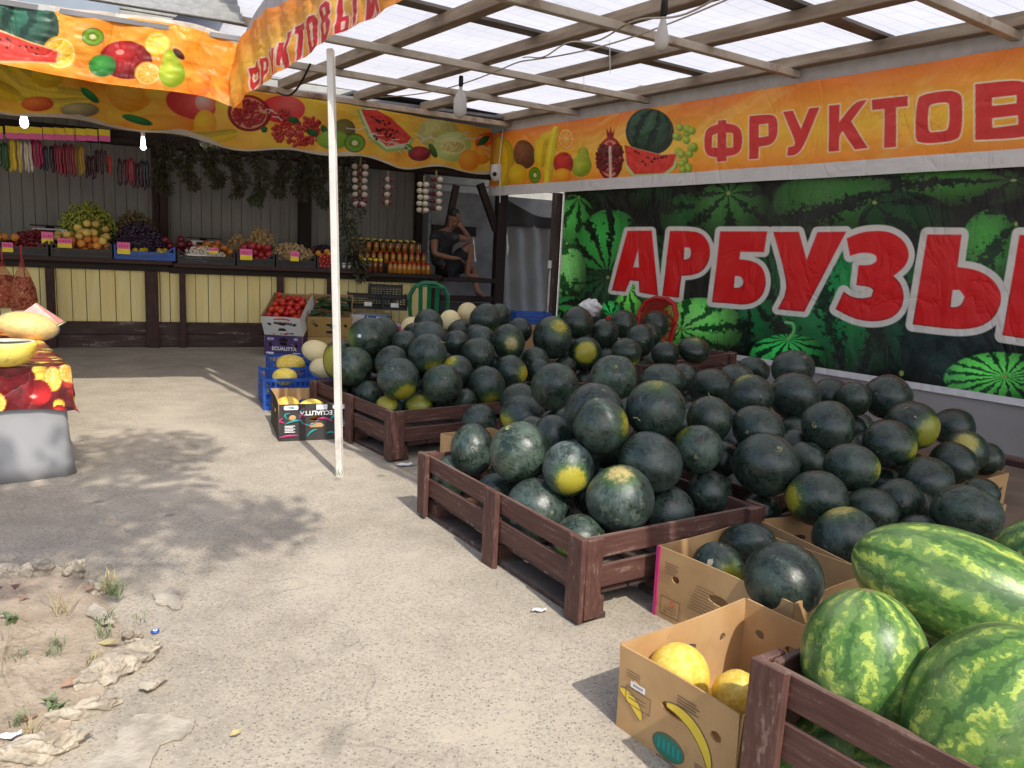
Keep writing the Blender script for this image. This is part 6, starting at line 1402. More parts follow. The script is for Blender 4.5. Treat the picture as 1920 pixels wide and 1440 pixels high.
# blue tub, white bag
P = at_depth(968, 607, 8.9); tb = plastic_crate(T(P, R_(14)), .42, .3, .13, M_BLUP, 'blue plastic crate at the back beside the grey door sheet', 'blue plastic crates on the floor', .98)
carton(T((P.x, P.y, 0), R_(14)), .42, .3, P.z-.005, M_CARD, 'cardboard box under the far blue crate', group='open cardboard boxes', holes=False)
mb = MB(); rb = random.Random(3); mb.sphere((0, 0, 0), .12, 16, 10, sc=(1, .6, .75), wob=lambda q, ph: 1+.3*math.sin(4*q+3*ph)*math.sin(7*ph+q)*.6)
tag(mb.build('plastic_bag', M_PAPER), 'crumpled white plastic bag behind the heap at the banner foot', 'bag'); place(bpy.data.objects['plastic_bag'], T(at_depth(1106, 577, 7.6), .4, .5))
# ------------------------------------------------------------------ on the stall counter
SROTM = Matrix.Rotation(SROT, 4, 'Z')
def st(s, y, z, rz_=0.): return FR_ST @ T((s, y, z), rz_)
cr = [(-3.2, -2.58, M_BLKP, 'black plastic fruit crate cut by the left picture edge'), (-2.56, -2.09, M_BLKP, 'black plastic crate with plums under the dark grapes, far left of the counter'),
      (-2.07, -1.475, M_BLKP, 'black plastic crate under the pile of peaches'), (-1.46, -.83, M_BLUP, 'blue plastic crate of yellow fruit on the counter'),
      (-.81, -.18, M_BLKP, 'black plastic crate of peeled nuts and striped apples'), (-.165, .27, M_BLKP, 'black plastic crate with round red fruit and a pink price card'),
      (.285, .76, M_BLKP, 'black plastic crate of walnuts with a price card'), (.775, 1.0, M_BLKP, 'narrow black crate of oranges next to the white pole')]
for a, b_, m, lab in cr:
    z0 = 1.012 if a < -.85 else .99
    plastic_crate(st(a, -.12, z0), b_-a, .40, .15, m, lab, 'plastic fruit crates along the counter', .62)
def stp(P): return [FR_ST @ Vector(p) for p in P]
W_ = lambda lst, dz=0: lst
pp = pile(58, .043, -2.06, -1.48, -.10, .26, 1.03, 1, .25)
fruit_copies('peach', M_PEACH, .043, stp(pp[:40]), 'orange-red peach heaped in the black crate on the counter', 'peach', 'peaches heaped on the counter')
fruit_copies('peach', M_PEACHY, .045, stp(pp[40:]+[(-1.82+.09*k, .12+.05*(k % 2), 1.36+.05*(1-abs(k-1.5))) for k in range(4)]), 'yellow peach on top of the peach heap', 'peach', 'yellow peaches on the heap')
fruit_copies('plum', M_RED, .03, stp(pile(16, .03, -2.54, -2.1, -.10, .1, 1.03, 2)), 'red plum in the far left black crate', 'plum', 'plums on the counter')
fruit_copies('peach', M_PEACH, .043, stp(pile(12, .043, -3.1, -2.36, -.05, .2, 1.15, 5)), 'orange peach at the left picture edge above the crate', 'peach', 'peaches at the left picture edge')
fruit_copies('yellow_fruit', M_LEM, .036, stp(pile(30, .036, -1.42, -.86, -.10, .22, 1.03, 7)), 'small yellow fruit in the blue counter crate', 'fruit', 'yellow fruit in the blue crate')
fruit_copies('apple', M_APPLE, .040, stp(pile(34, .040, -.64, -.16, .02, .34, 1.06, 8, .2)), 'red and yellow apple piled behind the nut bag', 'apple', 'striped apples on the counter')
fruit_copies('apple', M_DRED, .042, stp(pile(18, .042, -.98, -.62, .10, .42, 1.10, 9, .1)), 'dark red apple piled by the interior post', 'apple', 'dark red apples on the counter')
fruit_copies('red_fruit', M_RED, .045, stp(pile(30, .045, -.15, .26, -.10, .28, 1.02, 10, .15)), 'round red fruit in the crate with the pink card', 'fruit', 'red fruit on the counter')
fruit_copies('orange', fruit_mat('orange_skin', (.68, .25, .03), (.72, .34, .05), .5, 30.), .042, stp(pile(7, .042, .76, 1.0, -.1, .2, 1.10, 11)), 'orange in the narrow crate by the white pole', 'orange', 'oranges by the pole')
fruit_copies('red_fruit', M_RED, .022, stp(pile(16, .022, .78, .96, -.16, -.08, 1.0, 12)), 'small red fruit in the tray by the white pole', 'fruit', 'small red fruit by the pole')
fruit_copies('plum', M_DRED, .036, stp(pile(22, .036, .5, 1.05, .25, .55, 1.12, 13)), 'dark plum behind the walnuts by the pole', 'plum', 'dark plums by the pole')
def mound(name, mat, s, y, z, rx, ry, rz_, r, n, label, cat, seed):
    rg = random.Random(seed); mb = MB()
    for k in range(n):
        t = rg.uniform(0, 6.283); c = rg.uniform(0, 1)**.7; q = math.sqrt(1-c*c)
        b_ = 1+.10*math.sin(5*t+seed)+.08*math.sin(9*t*c)
        p = (rx*q*math.cos(t)*b_, ry*q*math.sin(t)*b_, rz_*c*b_); rr = r*rg.uniform(.85, 1.15)
        mb.sphere(p, rr, 6, 4, sc=(1, 1, 1.15))
    mb.lathe([(.98, 0), (.86, .45), (.55, .78), (.1, .95)], 16, 0, Matrix.Diagonal((rx*.9, ry*.9, rz_*.92, 1)))
    o = mb.build(name, mat, smooth=True); place(o, st(s, y, z)); tag(o, label, cat, kind='stuff'); return o
mound('green_grapes', M_GRG, -1.74, .40, 1.16, .29, .17, .41, .016, 900, 'mound of green grapes behind the peaches', 'grapes', 3)
mound('dark_grapes', M_DKG, -1.20, .22, 1.12, .25, .17, .27, .015, 800, 'mound of blue-black grapes behind the blue crate', 'grapes', 4)
mound('brown_grapes', M_BRG, -1.24, .46, 1.18, .24, .14, .33, .015, 600, 'mound of brownish grapes behind the blue-black ones', 'grapes', 5)
mound('dark_grapes', M_DRED, -2.22, .18, 1.10, .25, .16, .16, .014, 500, 'mound of wine-dark grapes beside the far left scale', 'grapes', 6)
mound('walnuts', M_NUT, .50, .12, 1.06, .26, .18, .19, .020, 330, 'heap of walnuts in the black counter crate', 'nuts', 7)
mound('dried_roots', M_NUT, .17, .42, 1.16, .16, .13, .25, .022, 200, 'taller heap of brown roots behind the red fruit', 'roots', 8)
mound('dried_roots', M_NUT, -.10, .42, 1.16, .12, .11, .18, .022, 120, 'lower heap of brown roots behind the red fruit', 'roots', 9)
bag = mound('nut_bag', M_GAR, -.52, -.03, 1.03, .23, .07, .14, .012, 420, 'clear bag of pale peeled nuts at the front of the counter', 'nuts', 10)
tag(MB().box(-.73, -.49, -.105, -.10, 1.02, 1.10, M=FR_ST).build('bag_label', M_PAPER), 'white label sheet in front of the peeled nuts', 'label')
mound('plums_sack', M_DKG, .95, .40, 1.10, .14, .12, .16, .024, 90, 'dark plum heap half hidden by the white pole', 'plums', 12)
def card(s, y, z, rz_, lab, w=.10, h=.085):
    t = thing('price_card', lab, 'price card', st(s, y, z, rz_), 'price cards on the counter')
    MB().box(-w/2, w/2, -.003, 0, h*.45, h).build('upper_half', M_PINK, t, local=True); MB().box(-w/2, w/2, -.003, 0, 0, h*.449).build('lower_half', M_YCARD, t, local=True)
    mb = MB(); r = random.Random(int(s*100))
    for k in range(4): x = -w*.35+w*.2*k; mb.box(x, x+w*.10, -.0045, -.0031, h*.58, h*.62+r.uniform(.01, .02)); 
    mb.build('figures', M_RTXT, t, local=True)
card(-2.095, -.10, 1.14, .1, 'pink and yellow price card by the wine-dark grapes', .11, .13); card(-1.93, -.14, 1.11, -.2, 'crooked pink price card in front of the peaches', .14, .10); card(-1.36, -.14, 1.07, .1, 'price card standing in the blue crate', .13, .13)
card(-.06, -.135, 1.06, .0, 'larger pink price card on the red fruit crate', .14, .13); card(.50, -.135, 1.07, .0, 'pink price card on the walnut crate', .10, .12); card(-2.46, -.135, 1.04, .0, 'yellow price card on the far left crate', .10, .10); card(-.42, -.12, 1.12, -.1, 'pink price card among the striped apples', .10, .06)
def scale_(s, y, z, lab):
    t = thing('shop_scale', lab, 'scale', st(s, y, z, .1))
    MB().box(-.17, .17, -.13, .15, 0, .07, bv=.01).build('body', M_SOCK, t, local=True); MB().box(-.19, .19, -.14, .14, .095, .107, bv=.003).build('platter', M_BLK, t, local=True)
    MB().lathe([(.05, .07), (.04, .095)], 12).build('neck', M_BLK, t, local=True); MB().box(-.10, .10, -.145, -.131, .015, .055).build('display', M_BLK, t, local=True)
scale_(-2.12, .42, 1.24, 'white scale with black platter behind the wine-dark grapes'); scale_(-.50, .46, 1.19, 'white scale with black platter behind the striped apples')
tag(MB().box(-2.36, -1.9, .25, .6, 1.012, 1.235, M=FR_ST, bv=.004).build('scale_stand', M_BLK), 'dark box under the far left scale', 'box'); tag(MB().box(-.72, -.28, .36, .6, .99, 1.185, M=FR_ST, bv=.004).build('scale_stand', M_BLK), 'dark box under the scale behind the striped apples', 'box')
# honey jars
def jar(M, m, lidm, label, group, tall=1.0):
    t = thing('honey_jar', label, 'jar', M, group)
    MB().lathe([(.030, 0), (.036, .008), (.036, .075*tall), (.030, .092*tall), (.024, .10*tall)], 12).build('glass', m, t, smooth=True, local=True)
    MB().lathe([(.027, .10*tall), (.027, .118*tall), (.024, .12*tall)], 12).build('lid', lidm, t, smooth=False, local=True); return t
def jars(n, s0, s1, y, z, m, lidm, label, group, tall=1.0):
    src = None
    for k in range(n):
        M = st(s0+(s1-s0)*k/max(1, n-1), y+random.uniform(-.01, .01), z)
        src = jar(M, m, lidm, label, group, tall) if src is None else (dup(src, M), src)[1]
tag(MB().box(1.33, 2.3, .16, .34, .966, 1.09, M=FR_ST).box(1.30, 2.3, .342, .56, .966, 1.23, M=FR_ST).build('jar_step', M_DARKW), 'dark stepped stand under the honey jars', 'shelf')
jars(9, 1.74, 2.26, .02, .966, M_HONEY, M_REDP, 'amber honey jar with red lid in the front row', 'front row of honey jars', 1.25)
jars(11, 1.40, 2.27, .24, 1.091, M_HONEY, M_REDP, 'amber honey jar with red lid in the middle row', 'middle row of honey jars', 1.25)
jars(10, 1.36, 2.25, .44, 1.231, M_HONEY, M_DARKW, 'honey jar with dark lid in the back row', 'back row of honey jars', 1.3)
jars(10, 1.38, 2.20, .53, 1.231, M_DHONEY, M_YCARD, 'dark honey jar with yellow lid behind the back row', 'rearmost honey jars', 1.45)
jars(4, 1.40, 1.62, .04, .966, M_DHONEY, M_YCARD, 'slim dark bottle with yellow cap left of the front jars', 'dark bottles on the counter', 1.5)
jars(3, 1.05, 1.20, -.02, .99, plain('tin', (.4, .4, .4), .3, .1, metal=.8), M_SOCK, 'small tin can on the counter beside the pole', 'tin cans on the counter', .7)
# ------------------------------------------------------------------ hanging goods
def sticks(px, y0, y1, mat, n, label, th=.027, bumpy=False, d=-.08):
    P = onplane(px, y0, S0+FN*.03, FN); zc = (P-CP).dot(FW); L = (y1-y0)*zc/F
    t = thing('candy_string_bundle', label, 'candy strings', T(P), 'candy strings hanging over the counter'); r = random.Random(int(px))
    mb = MB()
    for k in range(n):
        x = (k-(n-1)/2)*th*1.15+r.uniform(-.006, .006); yy = r.uniform(-.02, .02); l0 = -.05-r.uniform(0, .03); l1 = -L+r.uniform(0, .05); m = 11
        pts = [(x*(1-.25*(1-i/(m-1)))+.004*math.sin(i), yy, l0+(l1-l0)*i/(m-1)) for i in range(m)]
        rr = [(th*.55*(.9+.25*abs(math.sin(i*1.9+k)) if bumpy else th*.55)*(1 if 0 < i < m-1 else .35)) if bumpy else th*.52*(1 if 0 < i < m-1 else .3) for i in range(m)]
        mb.tube(pts, rr, 7)
    mb.build('strands', mat, t, smooth=True, local=True)
    MB().tube([(0, 0, .03), (0, 0, -.06)], .004, 5).build('cord', M_STEM, t, local=True)
gl = lambda n, c: plain('candy_'+n, c, .22, .15, 12.)
for a in ((5, 255, 320, gl('green', (.02, .09, .03)), 4, 'dark green candy strings at the left picture edge'), (23, 250, 322, gl('yellow', (.70, .52, .03)), 5, 'bright yellow candy strings near the left edge'), (45, 255, 324, gl('white', (.62, .58, .52)), 5, 'white candy strings beside the yellow ones'),
          (65, 250, 315, gl('magenta', (.34, .02, .10)), 5, 'magenta candy strings right of the white ones'), (87, 262, 322, gl('navy', (.02, .025, .05)), 5, 'navy blue candy strings beside the magenta ones'), (107, 260, 330, gl('crimson', (.24, .02, .05)), 5, 'crimson candy strings, left of the similar pair'), (126, 258, 330, gl('crimson', (.24, .02, .05)), 5, 'crimson candy strings, right of the similar pair'),
          (149, 262, 330, gl('mustard', (.36, .22, .03)), 4, 'mustard candy strings right of the crimson pair'), (168, 280, 336, gl('plum', (.05, .015, .03)), 4, 'short plum-coloured candy strings'), (187, 270, 330, gl('plum', (.05, .015, .03)), 5, 'longer plum-coloured candy strings'), (204, 280, 326, gl('scarlet', (.40, .03, .02)), 2, 'thin scarlet candy strings')): sticks(*a)
for a in ((226, 285, 350, gl('plum', (.05, .015, .03)), 3, 'knobbly plum nut strings, leftmost of four'), (242, 285, 348, gl('crimson', (.24, .02, .05)), 3, 'knobbly crimson nut strings beside the lit bulb'), (257, 292, 356, gl('plum', (.05, .015, .03)), 3, 'knobbly plum nut strings hanging lowest'), (270, 290, 356, gl('navy', (.02, .025, .05)), 3, 'knobbly blackish nut strings next to the bay leaves')): sticks(*a, .030, True)
for k, px in enumerate((-6, 22, 45, 68, 92, 112, 132, 150, 172, 196)):
    P = onplane(px, 252+.03*px, S0+FN*.12, FN); t = thing('price_tag', 'pink and yellow price tag above the candy strings', 'price tag', T(P, SROT), 'price tags above the candy strings')
    MB().box(-.055, .055, -.002, 0, -.04, .02).build('lower_half', M_PINK, t, local=True); MB().box(-.055, .055, -.002, 0, .0201, .085).build('upper_half', M_YCARD, t, local=True)
def bay(px0, y0, px1, y1, zc, w, n, label, seed):
    A, B = (onplane(px0, y0, S0+FN*.04, FN), onplane(px1, y1, S0+FN*.10, FN)); r = random.Random(seed); mb = MB()
    t = thing('bay_leaf_bunch', label, 'bay leaves', T(A), 'bay leaf bunches hanging over the counter')
    for k in range(n):
        f = r.random(); c = (B-A)*f; c.x += .05*math.sin(f*7+seed); ww = w*(.5+.6*math.sin(math.pi*min(1, f*.9+.1))**.6)*(1+.35*math.sin(f*17+seed))
        q = r.uniform(0, 6.28); d = math.sqrt(r.random())*ww; c = c+Vector((d*math.cos(q), d*math.sin(q)*.8, 0))
        dr = Vector((math.cos(q)*.8+r.gauss(0, .4), math.sin(q)*.8+r.gauss(0, .4), -.7+r.gauss(0, .55))).normalized(); s = dr.orthogonal().normalized(); s = (Quaternion(dr, r.uniform(0, 6.28)) @ s); nn = dr.cross(s)
        L, wd_ = r.uniform(.05, .085), r.uniform(.010, .016)
        mb.add([c, c+dr*L*.5+s*wd_+nn*.006, c+dr*L, c+dr*L*.5-s*wd_+nn*.006, c+dr*L*.5-nn*.004], [(0, 1, 4), (1, 2, 4), (2, 3, 4), (3, 0, 4)])
    mb.build('leaves', M_LEAF, t, local=True)
    m2 = MB(); 
    for k in range(5): ox, oy = r.uniform(-.03, .03), r.uniform(-.03, .03); m2.tube([(ox*.3, oy*.3, .05), (ox, oy, (B-A).z*.5), tuple((B-A)*.9+Vector((ox, oy, 0)))], .004, 5)
    m2.build('twigs', M_DARKW, t, local=True)
for k, (a0, b0, a1, b1, w, lab) in enumerate(((306, 262, 308, 362, .13, 'first bay leaf bunch from the left, beside the interior post'), (352, 264, 356, 352, .11, 'second bay leaf bunch from the left'), (398, 268, 402, 350, .12, 'third bay leaf bunch, over the striped apples'), (442, 270, 446, 368, .12, 'fourth bay leaf bunch, over the red fruit'),
        (486, 272, 488, 382, .12, 'fifth bay leaf bunch, hanging lower than its left neighbours'), (528, 275, 530, 368, .11, 'sixth bay leaf bunch, over the walnuts'), (566, 280, 566, 372, .10, 'seventh bay leaf bunch, in front of the dark post'), (604, 285, 602, 388, .11, 'eighth bay leaf bunch, just left of the white pole'))):
    bay(a0, b0, a1, b1, 9.25, w*.62, 520, lab, k)
bay(645, 292, 672, 525, 9.35, .15, 800, 'long bay leaf garland right of the white pole, hanging below the counter top', 20)
def braid(px, y0, y1, zc, cols, label, u=False):
    A = at_depth(px, y0, zc); L = (y1-y0)*zc/F; t = thing('garlic_braid', label, 'braid', T(A), 'garlic and onion braids'); r = random.Random(int(px))
    mg, mo = MB(), MB(); n = max(4, int(L/.078))
    for x, kind in cols:
        for k in range(n):
            z = -L*k/n-.03; xx = x*(1-.1*k/n)+r.uniform(-.006, .006)
            (mg if kind else mo).sphere((xx, r.uniform(-.02, .01)-(.02 if kind else 0), z), .040 if kind else .034, 9, 6, sc=(1, 1, .85))
    if u:
        for k in range(5): q = math.pi*k/4; (mg if k % 2 else mo).sphere((.06*math.cos(q), -.02, -L-.02-.05*math.sin(q)), .044, 9, 6, sc=(1, 1, .85))
    mg.build('garlic', M_GAR, t, smooth=True, local=True); mo.build('onions', M_RONI, t, smooth=True, local=True)
    MB().tube([(0, 0, .08), (0, 0, -L)], .012, 6).build('plait', M_STEM, t, local=True)
braid(676, 308, 372, 9.45, ((-.06, 1), (-.025, 0), (.03, 0), (.06, 1)), 'looped garlic and red onion braid nearest the bay leaf garland', True)
braid(727, 332, 388, 9.6, ((-.035, 0), (.0, 1), (.04, 0)), 'short garlic braid edged with red onions, hanging in the middle')
braid(795, 342, 400, 9.75, ((-.045, 1), (-.01, 0), (.03, 1)), 'garlic and onion braid left of the seated man')
braid(818, 332, 398, 9.8, ((-.05, 0), (-.005, 0), (.045, 1)), 'darker red onion braid closest to the seated man')
# nets of onions hanging at the left under the counter
def net(px, y0, y1, zc, w, mat, r, n, label):
    A = at_depth(px, y0, zc); L = (y1-y0)*zc/F; t = thing('onion_net', label, 'net bag', T(A), 'net bags hanging from the counter'); rg = random.Random(int(px))
    prof = [(.012, 0), (.02, -.12*L), (w*.55, -.32*L), (w*.9, -.55*L), (w, -.75*L), (w*.85, -.92*L), (w*.3, -L)]
    MB().lathe(prof[::-1], 18).build('net', M_NET, t, smooth=True, local=True)
    mb = MB()
    for _ in range(n):
        f = rg.uniform(.36, .93); ww = np.interp(f, [.32, .55, .75, .92], [w*.55, w*.9, w, w*.85]); q = rg.uniform(0, 6.28); mb.sphere(((ww-r)*math.cos(q), (ww-r)*math.sin(q), -f*L), r, 9, 6)
    mb.build('onions', mat, t, smooth=True, local=True); MB().tube([(0, 0, .12), (0, 0, 0)], .006, 5).build('cord', M_RTXT, t, local=True)
net(4, 488, 578, 7.6, .145, M_ONI, .034, 120, 'net bag of larger onions cut by the left picture edge'); net(40, 482, 590, 7.6, .125, M_ONI, .016, 420, 'red net bag of small onions or nuts hanging beside the brown post')
# ------------------------------------------------------------------ tasting table at the left
TM = T((-2.335, 3.94, 0), ROT)
tab = thing('tasting_table', 'table skirted in grey plastic at the left edge', 'table', TM)
TZ = .585; TL = 2.35; TW = 1.7
MB().box(-TW, 0, 0, TL, TZ-.03, TZ-.006).build('tabletop', M_DARKW, tab, local=True)
for x_ in (-TW+.05, -.08):
    for y_ in (.05, TL-.1): MB().box(x_, x_+.04, y_, y_+.04, 0, TZ-.031).build('leg', M_DARKW, tab, local=True)
nn = 80; mb = MB(); vs = []
path = [(-TW, -.015)]+[(-TW+TW*i/30, -.015) for i in range(1, 30)]+[(.0, -.015), (.015, .0)]+[(.015, TL*i/40) for i in range(1, 41)]
for j in range(9):
    for i, (x, y) in enumerate(path):
        f = 1-j/8; fl = .035*f*f+.008*f*math.sin(i*.55+1)+.006*f*math.sin(i*1.7); side = i >= 31; fl += .004*f*math.sin(i*2.9+j*.6)+.002*math.sin(i*4.3)
        vs.append((x+(fl if side else 0), y-(0 if side else fl), TZ*j/8*.985+.003+(.012*math.sin(i*.4) if j == 0 else 0)+.004))
mb.add(vs, [(j*len(path)+i, j*len(path)+i+1, (j+1)*len(path)+i+1, (j+1)*len(path)+i) for j in range(8) for i in range(len(path)-1)])
o = mb.build('skirt', M_GREYT, tab, smooth=True, local=True); md = o.modifiers.new('t', 'SOLIDIFY'); md.thickness = .004
# oilcloth: top, front drop and side drop unfolded in one sheet (u across, v away)
def cloth():
    u0, u1, v0, v1 = -TW, .13, -.25, TL; nu, nv = 300, 420
    U, V = np.meshgrid(np.linspace(u0, u1, nu), np.linspace(v0, v1, nv), indexing='ij')
    X = np.minimum(U, .02); Y = np.maximum(V, -.02); Z = np.full(U.shape, TZ+.002)
    dx = np.maximum(U-.02, 0); dy = np.maximum(-.02-V, 0)
    zig = .02*np.sin(V*16)+.012*np.sin(V*41); zf = .014*np.sin(U*11)+.008*np.sin(U*29)
    corner = (dx > 0) & (dy > 0)
    Z = Z-np.where(corner, np.hypot(dx, dy)*1.0, dx+dy*(1+.08*np.sin(U*7)))
    X = X+np.where(dx > 0, .02+zig*dx*5+.05*dx, 0)+np.where(corner, .12*dx, 0); Y = Y-np.where(dy > 0, .022+zf*dy*3+.04*dy, 0)
    Z = Z+.002*np.sin(U*23+V*31)
    p = Paint(U*500, V*500, (.45, .08, .12)); r = random.Random(8)
    p.C *= (.5+.8*fbm(p.X*.05, p.Y*.05, 3))[..., None]
    for k in range(950):
        x, y = r.uniform(u0, u1)*500, r.uniform(v0, v1)*500; t = r.random()
        if t < .26: p_ = r.uniform(5, 10); q = [p.ell(x, y, p_, p_, (.30, .05, .18), (.10, .02, .10)) for _ in (0,)]
        elif t < .6: p.ell(x, y, r.uniform(10, 18), r.uniform(10, 18), (.95, .88, .42), (.78, .66, .20))
        elif t < .78: p.ell(x, y, r.uniform(10, 16), r.uniform(9, 15), (.85, .25, .18), (.5, .03, .08))
    for k in range(170):
        x, y = r.uniform(u0, u1)*500, r.uniform(v0, v1)*500; t = r.random(); a = r.uniform(0, 180)
        if t < .5: p.slice(x, y, r.uniform(24, 38), r.uniform(18, 30), (.95, .62, .14), (.97, .74, .30), 10, a)
        elif t < .66: p.ell(x, y, 34, 30, (.86, .16, .18), (.48, .02, .08), ang=a); p.ell(x-10, y-10, 8, 5, (.96, .7, .65))
        elif t < .8: p.ell(x, y, 30, 26, (.93, .90, .86), (.82, .74, .66), ang=a); p.arils(x+6, y+4, 12, 8, 14)
        elif t < .9: p.poly([(x, y), (x+34, y-26), (x+52, y+8), (x+20, y+22)], (.96, .55, .30))
        else: p.kiwi(x, y, 22, 20, a)
    me = bpy.data.meshes.new('oilcloth'); P = np.stack([X, Y, Z], 2).reshape(-1, 3)
    i, j = np.meshgrid(np.arange(nu-1), np.arange(nv-1), indexing='ij'); k = (i*nv+j).ravel(); q = np.stack([k, k+nv, k+nv+1, k+1], 1)
    me.from_pydata(P.tolist(), [], q.tolist()); me.polygons.foreach_set('use_smooth', np.ones(len(q), bool))
    at = me.color_attributes.new('Col', 'FLOAT_COLOR', 'POINT'); at.data.foreach_set('color', np.concatenate([lin(p.C), np.ones(U.shape+(1,))], 2).reshape(-1).astype(np.float32))
    me.materials.append(M_CLOTH); o = link('oilcloth', me); place(o, TM); tag(o, 'oilcloth printed with apples, oranges and berries over the left table', 'tablecloth')
cloth()
def tpos(px, py, z): return G(px, py, z)
M_FLESHY = fruit_mat('melon_flesh', (.72, .66, .42), (.80, .74, .52), .5, 5.); M_FLESHR = fruit_mat('watermelon_flesh', (.72, .30, .26), (.80, .42, .36), .45, 8., (.5, .06, .05)); M_RIND = fruit_mat('thin_rind', (.50, .58, .28), (.12, .28, .06), .5, 3.)
def half_melon(P, R, label, rim=True, tiltx=0., sc=(1.2, 1, .9), wrap=False):
    t = thing('cut_melon', label, 'melon', T(P, .3, tiltx), 'cut melons on the tasting table')
    n = 28; prof = [(math.sin(a), -math.cos(a)) for a in np.linspace(.02, math.pi/2+.12, 12)]
    MB().lathe([(r_*R, z_*R*sc[2]) for r_, z_ in prof], n, 0, Matrix.Diagonal((sc[0], sc[1], 1, 1))).build('rind', M_YMEL, t, smooth=True, local=True)
    MB().lathe([(R*.99, R*.118), (R*.95, R*.128), (R*.62, R*.10), (R*.5, -.02*R), (R*.3, -.16*R), (.01, -.2*R)], n, 0, Matrix.Diagonal((sc[0]*.985, sc[1]*.985, 1, 1))).build('flesh', M_FLESHY, t, smooth=True, local=True)
    if wrap: MB().sphere((0, 0, R*.0), R*1.07, 24, 14, sc=(sc[0], sc[1], sc[2]*1.02)).build('cling_film', M_WRAP, t, smooth=True, local=True)
half_melon(tpos(12, 690, TZ)+Vector((0, 0, .118)), .125, 'halved yellow melon with its pale hollow showing, front of the table', sc=(1.1, 1, .9))
o = round_thing('yellow_melon', tpos(34, 640, TZ)+Vector((0, .1, .085)), .125, M_YMEL, 'film-wrapped yellow melon cut flat on the tasting table', 'melon', (1.35, 1, .72), rot=(0, .12, .35), group='yellow melons')
MB().sphere((0, 0, 0), 1.05, 24, 14, sc=(1.02, 1.03, 1.03)).build('cling_film', M_WRAP, o, smooth=True, local=True)
P = tpos(22, 636, TZ)+Vector((-.10, .42, .01)); t = thing('watermelon_wedge', 'pink watermelon wedge wrapped in film behind the yellow melon', 'watermelon', T(P, .35))
n = 16; mb = MB(); R = .27
vs = [(0, 0, .30)]+[(R*math.sin(a)*.95, -.10, .30-R*1.05*math.cos(a)) for a in np.linspace(-.75, .75, n)]+[(R*math.sin(a)*.95, .12, .30-R*1.05*math.cos(a)) for a in np.linspace(-.75, .75, n)]+[(0, .04, .30)]
mb.add(vs, [(0,)+tuple(range(1, n+1)), tuple(range(2*n, n, -1))+(2*n+1,), (0, 2*n+1, n+1, 1), (0, n, 2*n, 2*n+1)]); mb.build('flesh', M_FLESHR, t, local=True)
mb = MB(); vs = [(R*math.sin(a)*.97, y, .30-R*1.08*math.cos(a)) for y in (-.102, .122) for a in np.linspace(-.78, .78, n)]; mb.add(vs, [(k, k+1, n+k+1, n+k) for k in range(n-1)])
o = mb.build('rind', M_RIND, t, smooth=True, local=True); o.modifiers.new('t', 'SOLIDIFY').thickness = .012
t.scale = (.85, .9, .62)
# ------------------------------------------------------------------ seated man in the dark bay
def skin(name, J, edges, mat, parent, sub=2):
    me = bpy.data.meshes.new(name); keys = list(J); ix = {k: i for i, k in enumerate(keys)}
    me.from_pydata([J[k][0] for k in keys], [(ix[a], ix[b]) for a, b in edges], [])
    o = bpy.data.objects.new(name, me); COL.objects.link(o); md = o.modifiers.new('s', 'SKIN'); md.use_smooth_shade = True
    for i, k in enumerate(keys):
        sv = me.skin_vertices[0].data[i]; r = J[k][1]; sv.radius = (r, r) if not hasattr(r, '__len__') else r; sv.use_root = (i == 0)
    ms = o.modifiers.new('d', 'SUBSURF'); ms.levels = sub; ms.render_levels = sub
    dg = bpy.context.evaluated_depsgraph_get(); dg.update(); m2 = bpy.data.meshes.new_from_object(o.evaluated_get(dg)); bpy.data.objects.remove(o)
    m2.materials.clear(); m2.materials.append(mat); m2.polygons.foreach_set('use_smooth', [True]*len(m2.polygons)); return link(name, m2, parent)
man = thing('person', 'man in dark T-shirt and shorts sitting hunched on the ledge, chin on hand', 'person', FR_ST)
J = {'pel': ((2.50, .10, 1.06), .13), 'sp': ((2.45, .11, 1.22), .12), 'ch': ((2.45, .08, 1.40), .135), 'nk0': ((2.50, .03, 1.535), .065), 'nk': ((2.535, -.005, 1.60), .052), 'hd': ((2.565, -.03, 1.675), .078), 'hd2': ((2.56, -.02, 1.755), .085),
     'shL': ((2.56, -.10, 1.47), .062), 'elL': ((2.79, -.10, 1.46), .042), 'wrL': ((2.68, -.115, 1.585), .028), 'haL': ((2.645, -.115, 1.63), .032),
     'shR': ((2.33, .02, 1.47), .066), 'elR': ((2.30, -.10, 1.24), .044), 'wrR': ((2.52, -.14, 1.20), .03), 'haR': ((2.60, -.145, 1.20), .03),
     'hiA': ((2.57, .02, 1.07), .10), 'knA': ((2.84, -.05, 1.42), .062), 'anA': ((2.80, -.04, 1.02), .038), 'hlA': ((2.80, -.03, .975), .036), 'toA': ((2.97, -.08, .965), .024),
     'hiB': ((2.55, .18, 1.05), .10), 'knB': ((2.93, .10, 1.08), .062), 'anB': ((2.90, -.16, .78), .04), 'toB': ((3.0, -.2, .70), .026)}
ED = [('pel', 'sp'), ('sp', 'ch'), ('ch', 'nk0'), ('nk0', 'nk'), ('nk', 'hd'), ('hd', 'hd2'), ('ch', 'shL'), ('shL', 'elL'), ('elL', 'wrL'), ('wrL', 'haL'), ('ch', 'shR'), ('shR', 'elR'), ('elR', 'wrR'), ('wrR', 'haR'), ('pel', 'hiA'), ('hiA', 'knA'), ('knA', 'anA'), ('anA', 'hlA'), ('hlA', 'toA'), ('pel', 'hiB'), ('hiB', 'knB'), ('knB', 'anB'), ('anB', 'toB')]
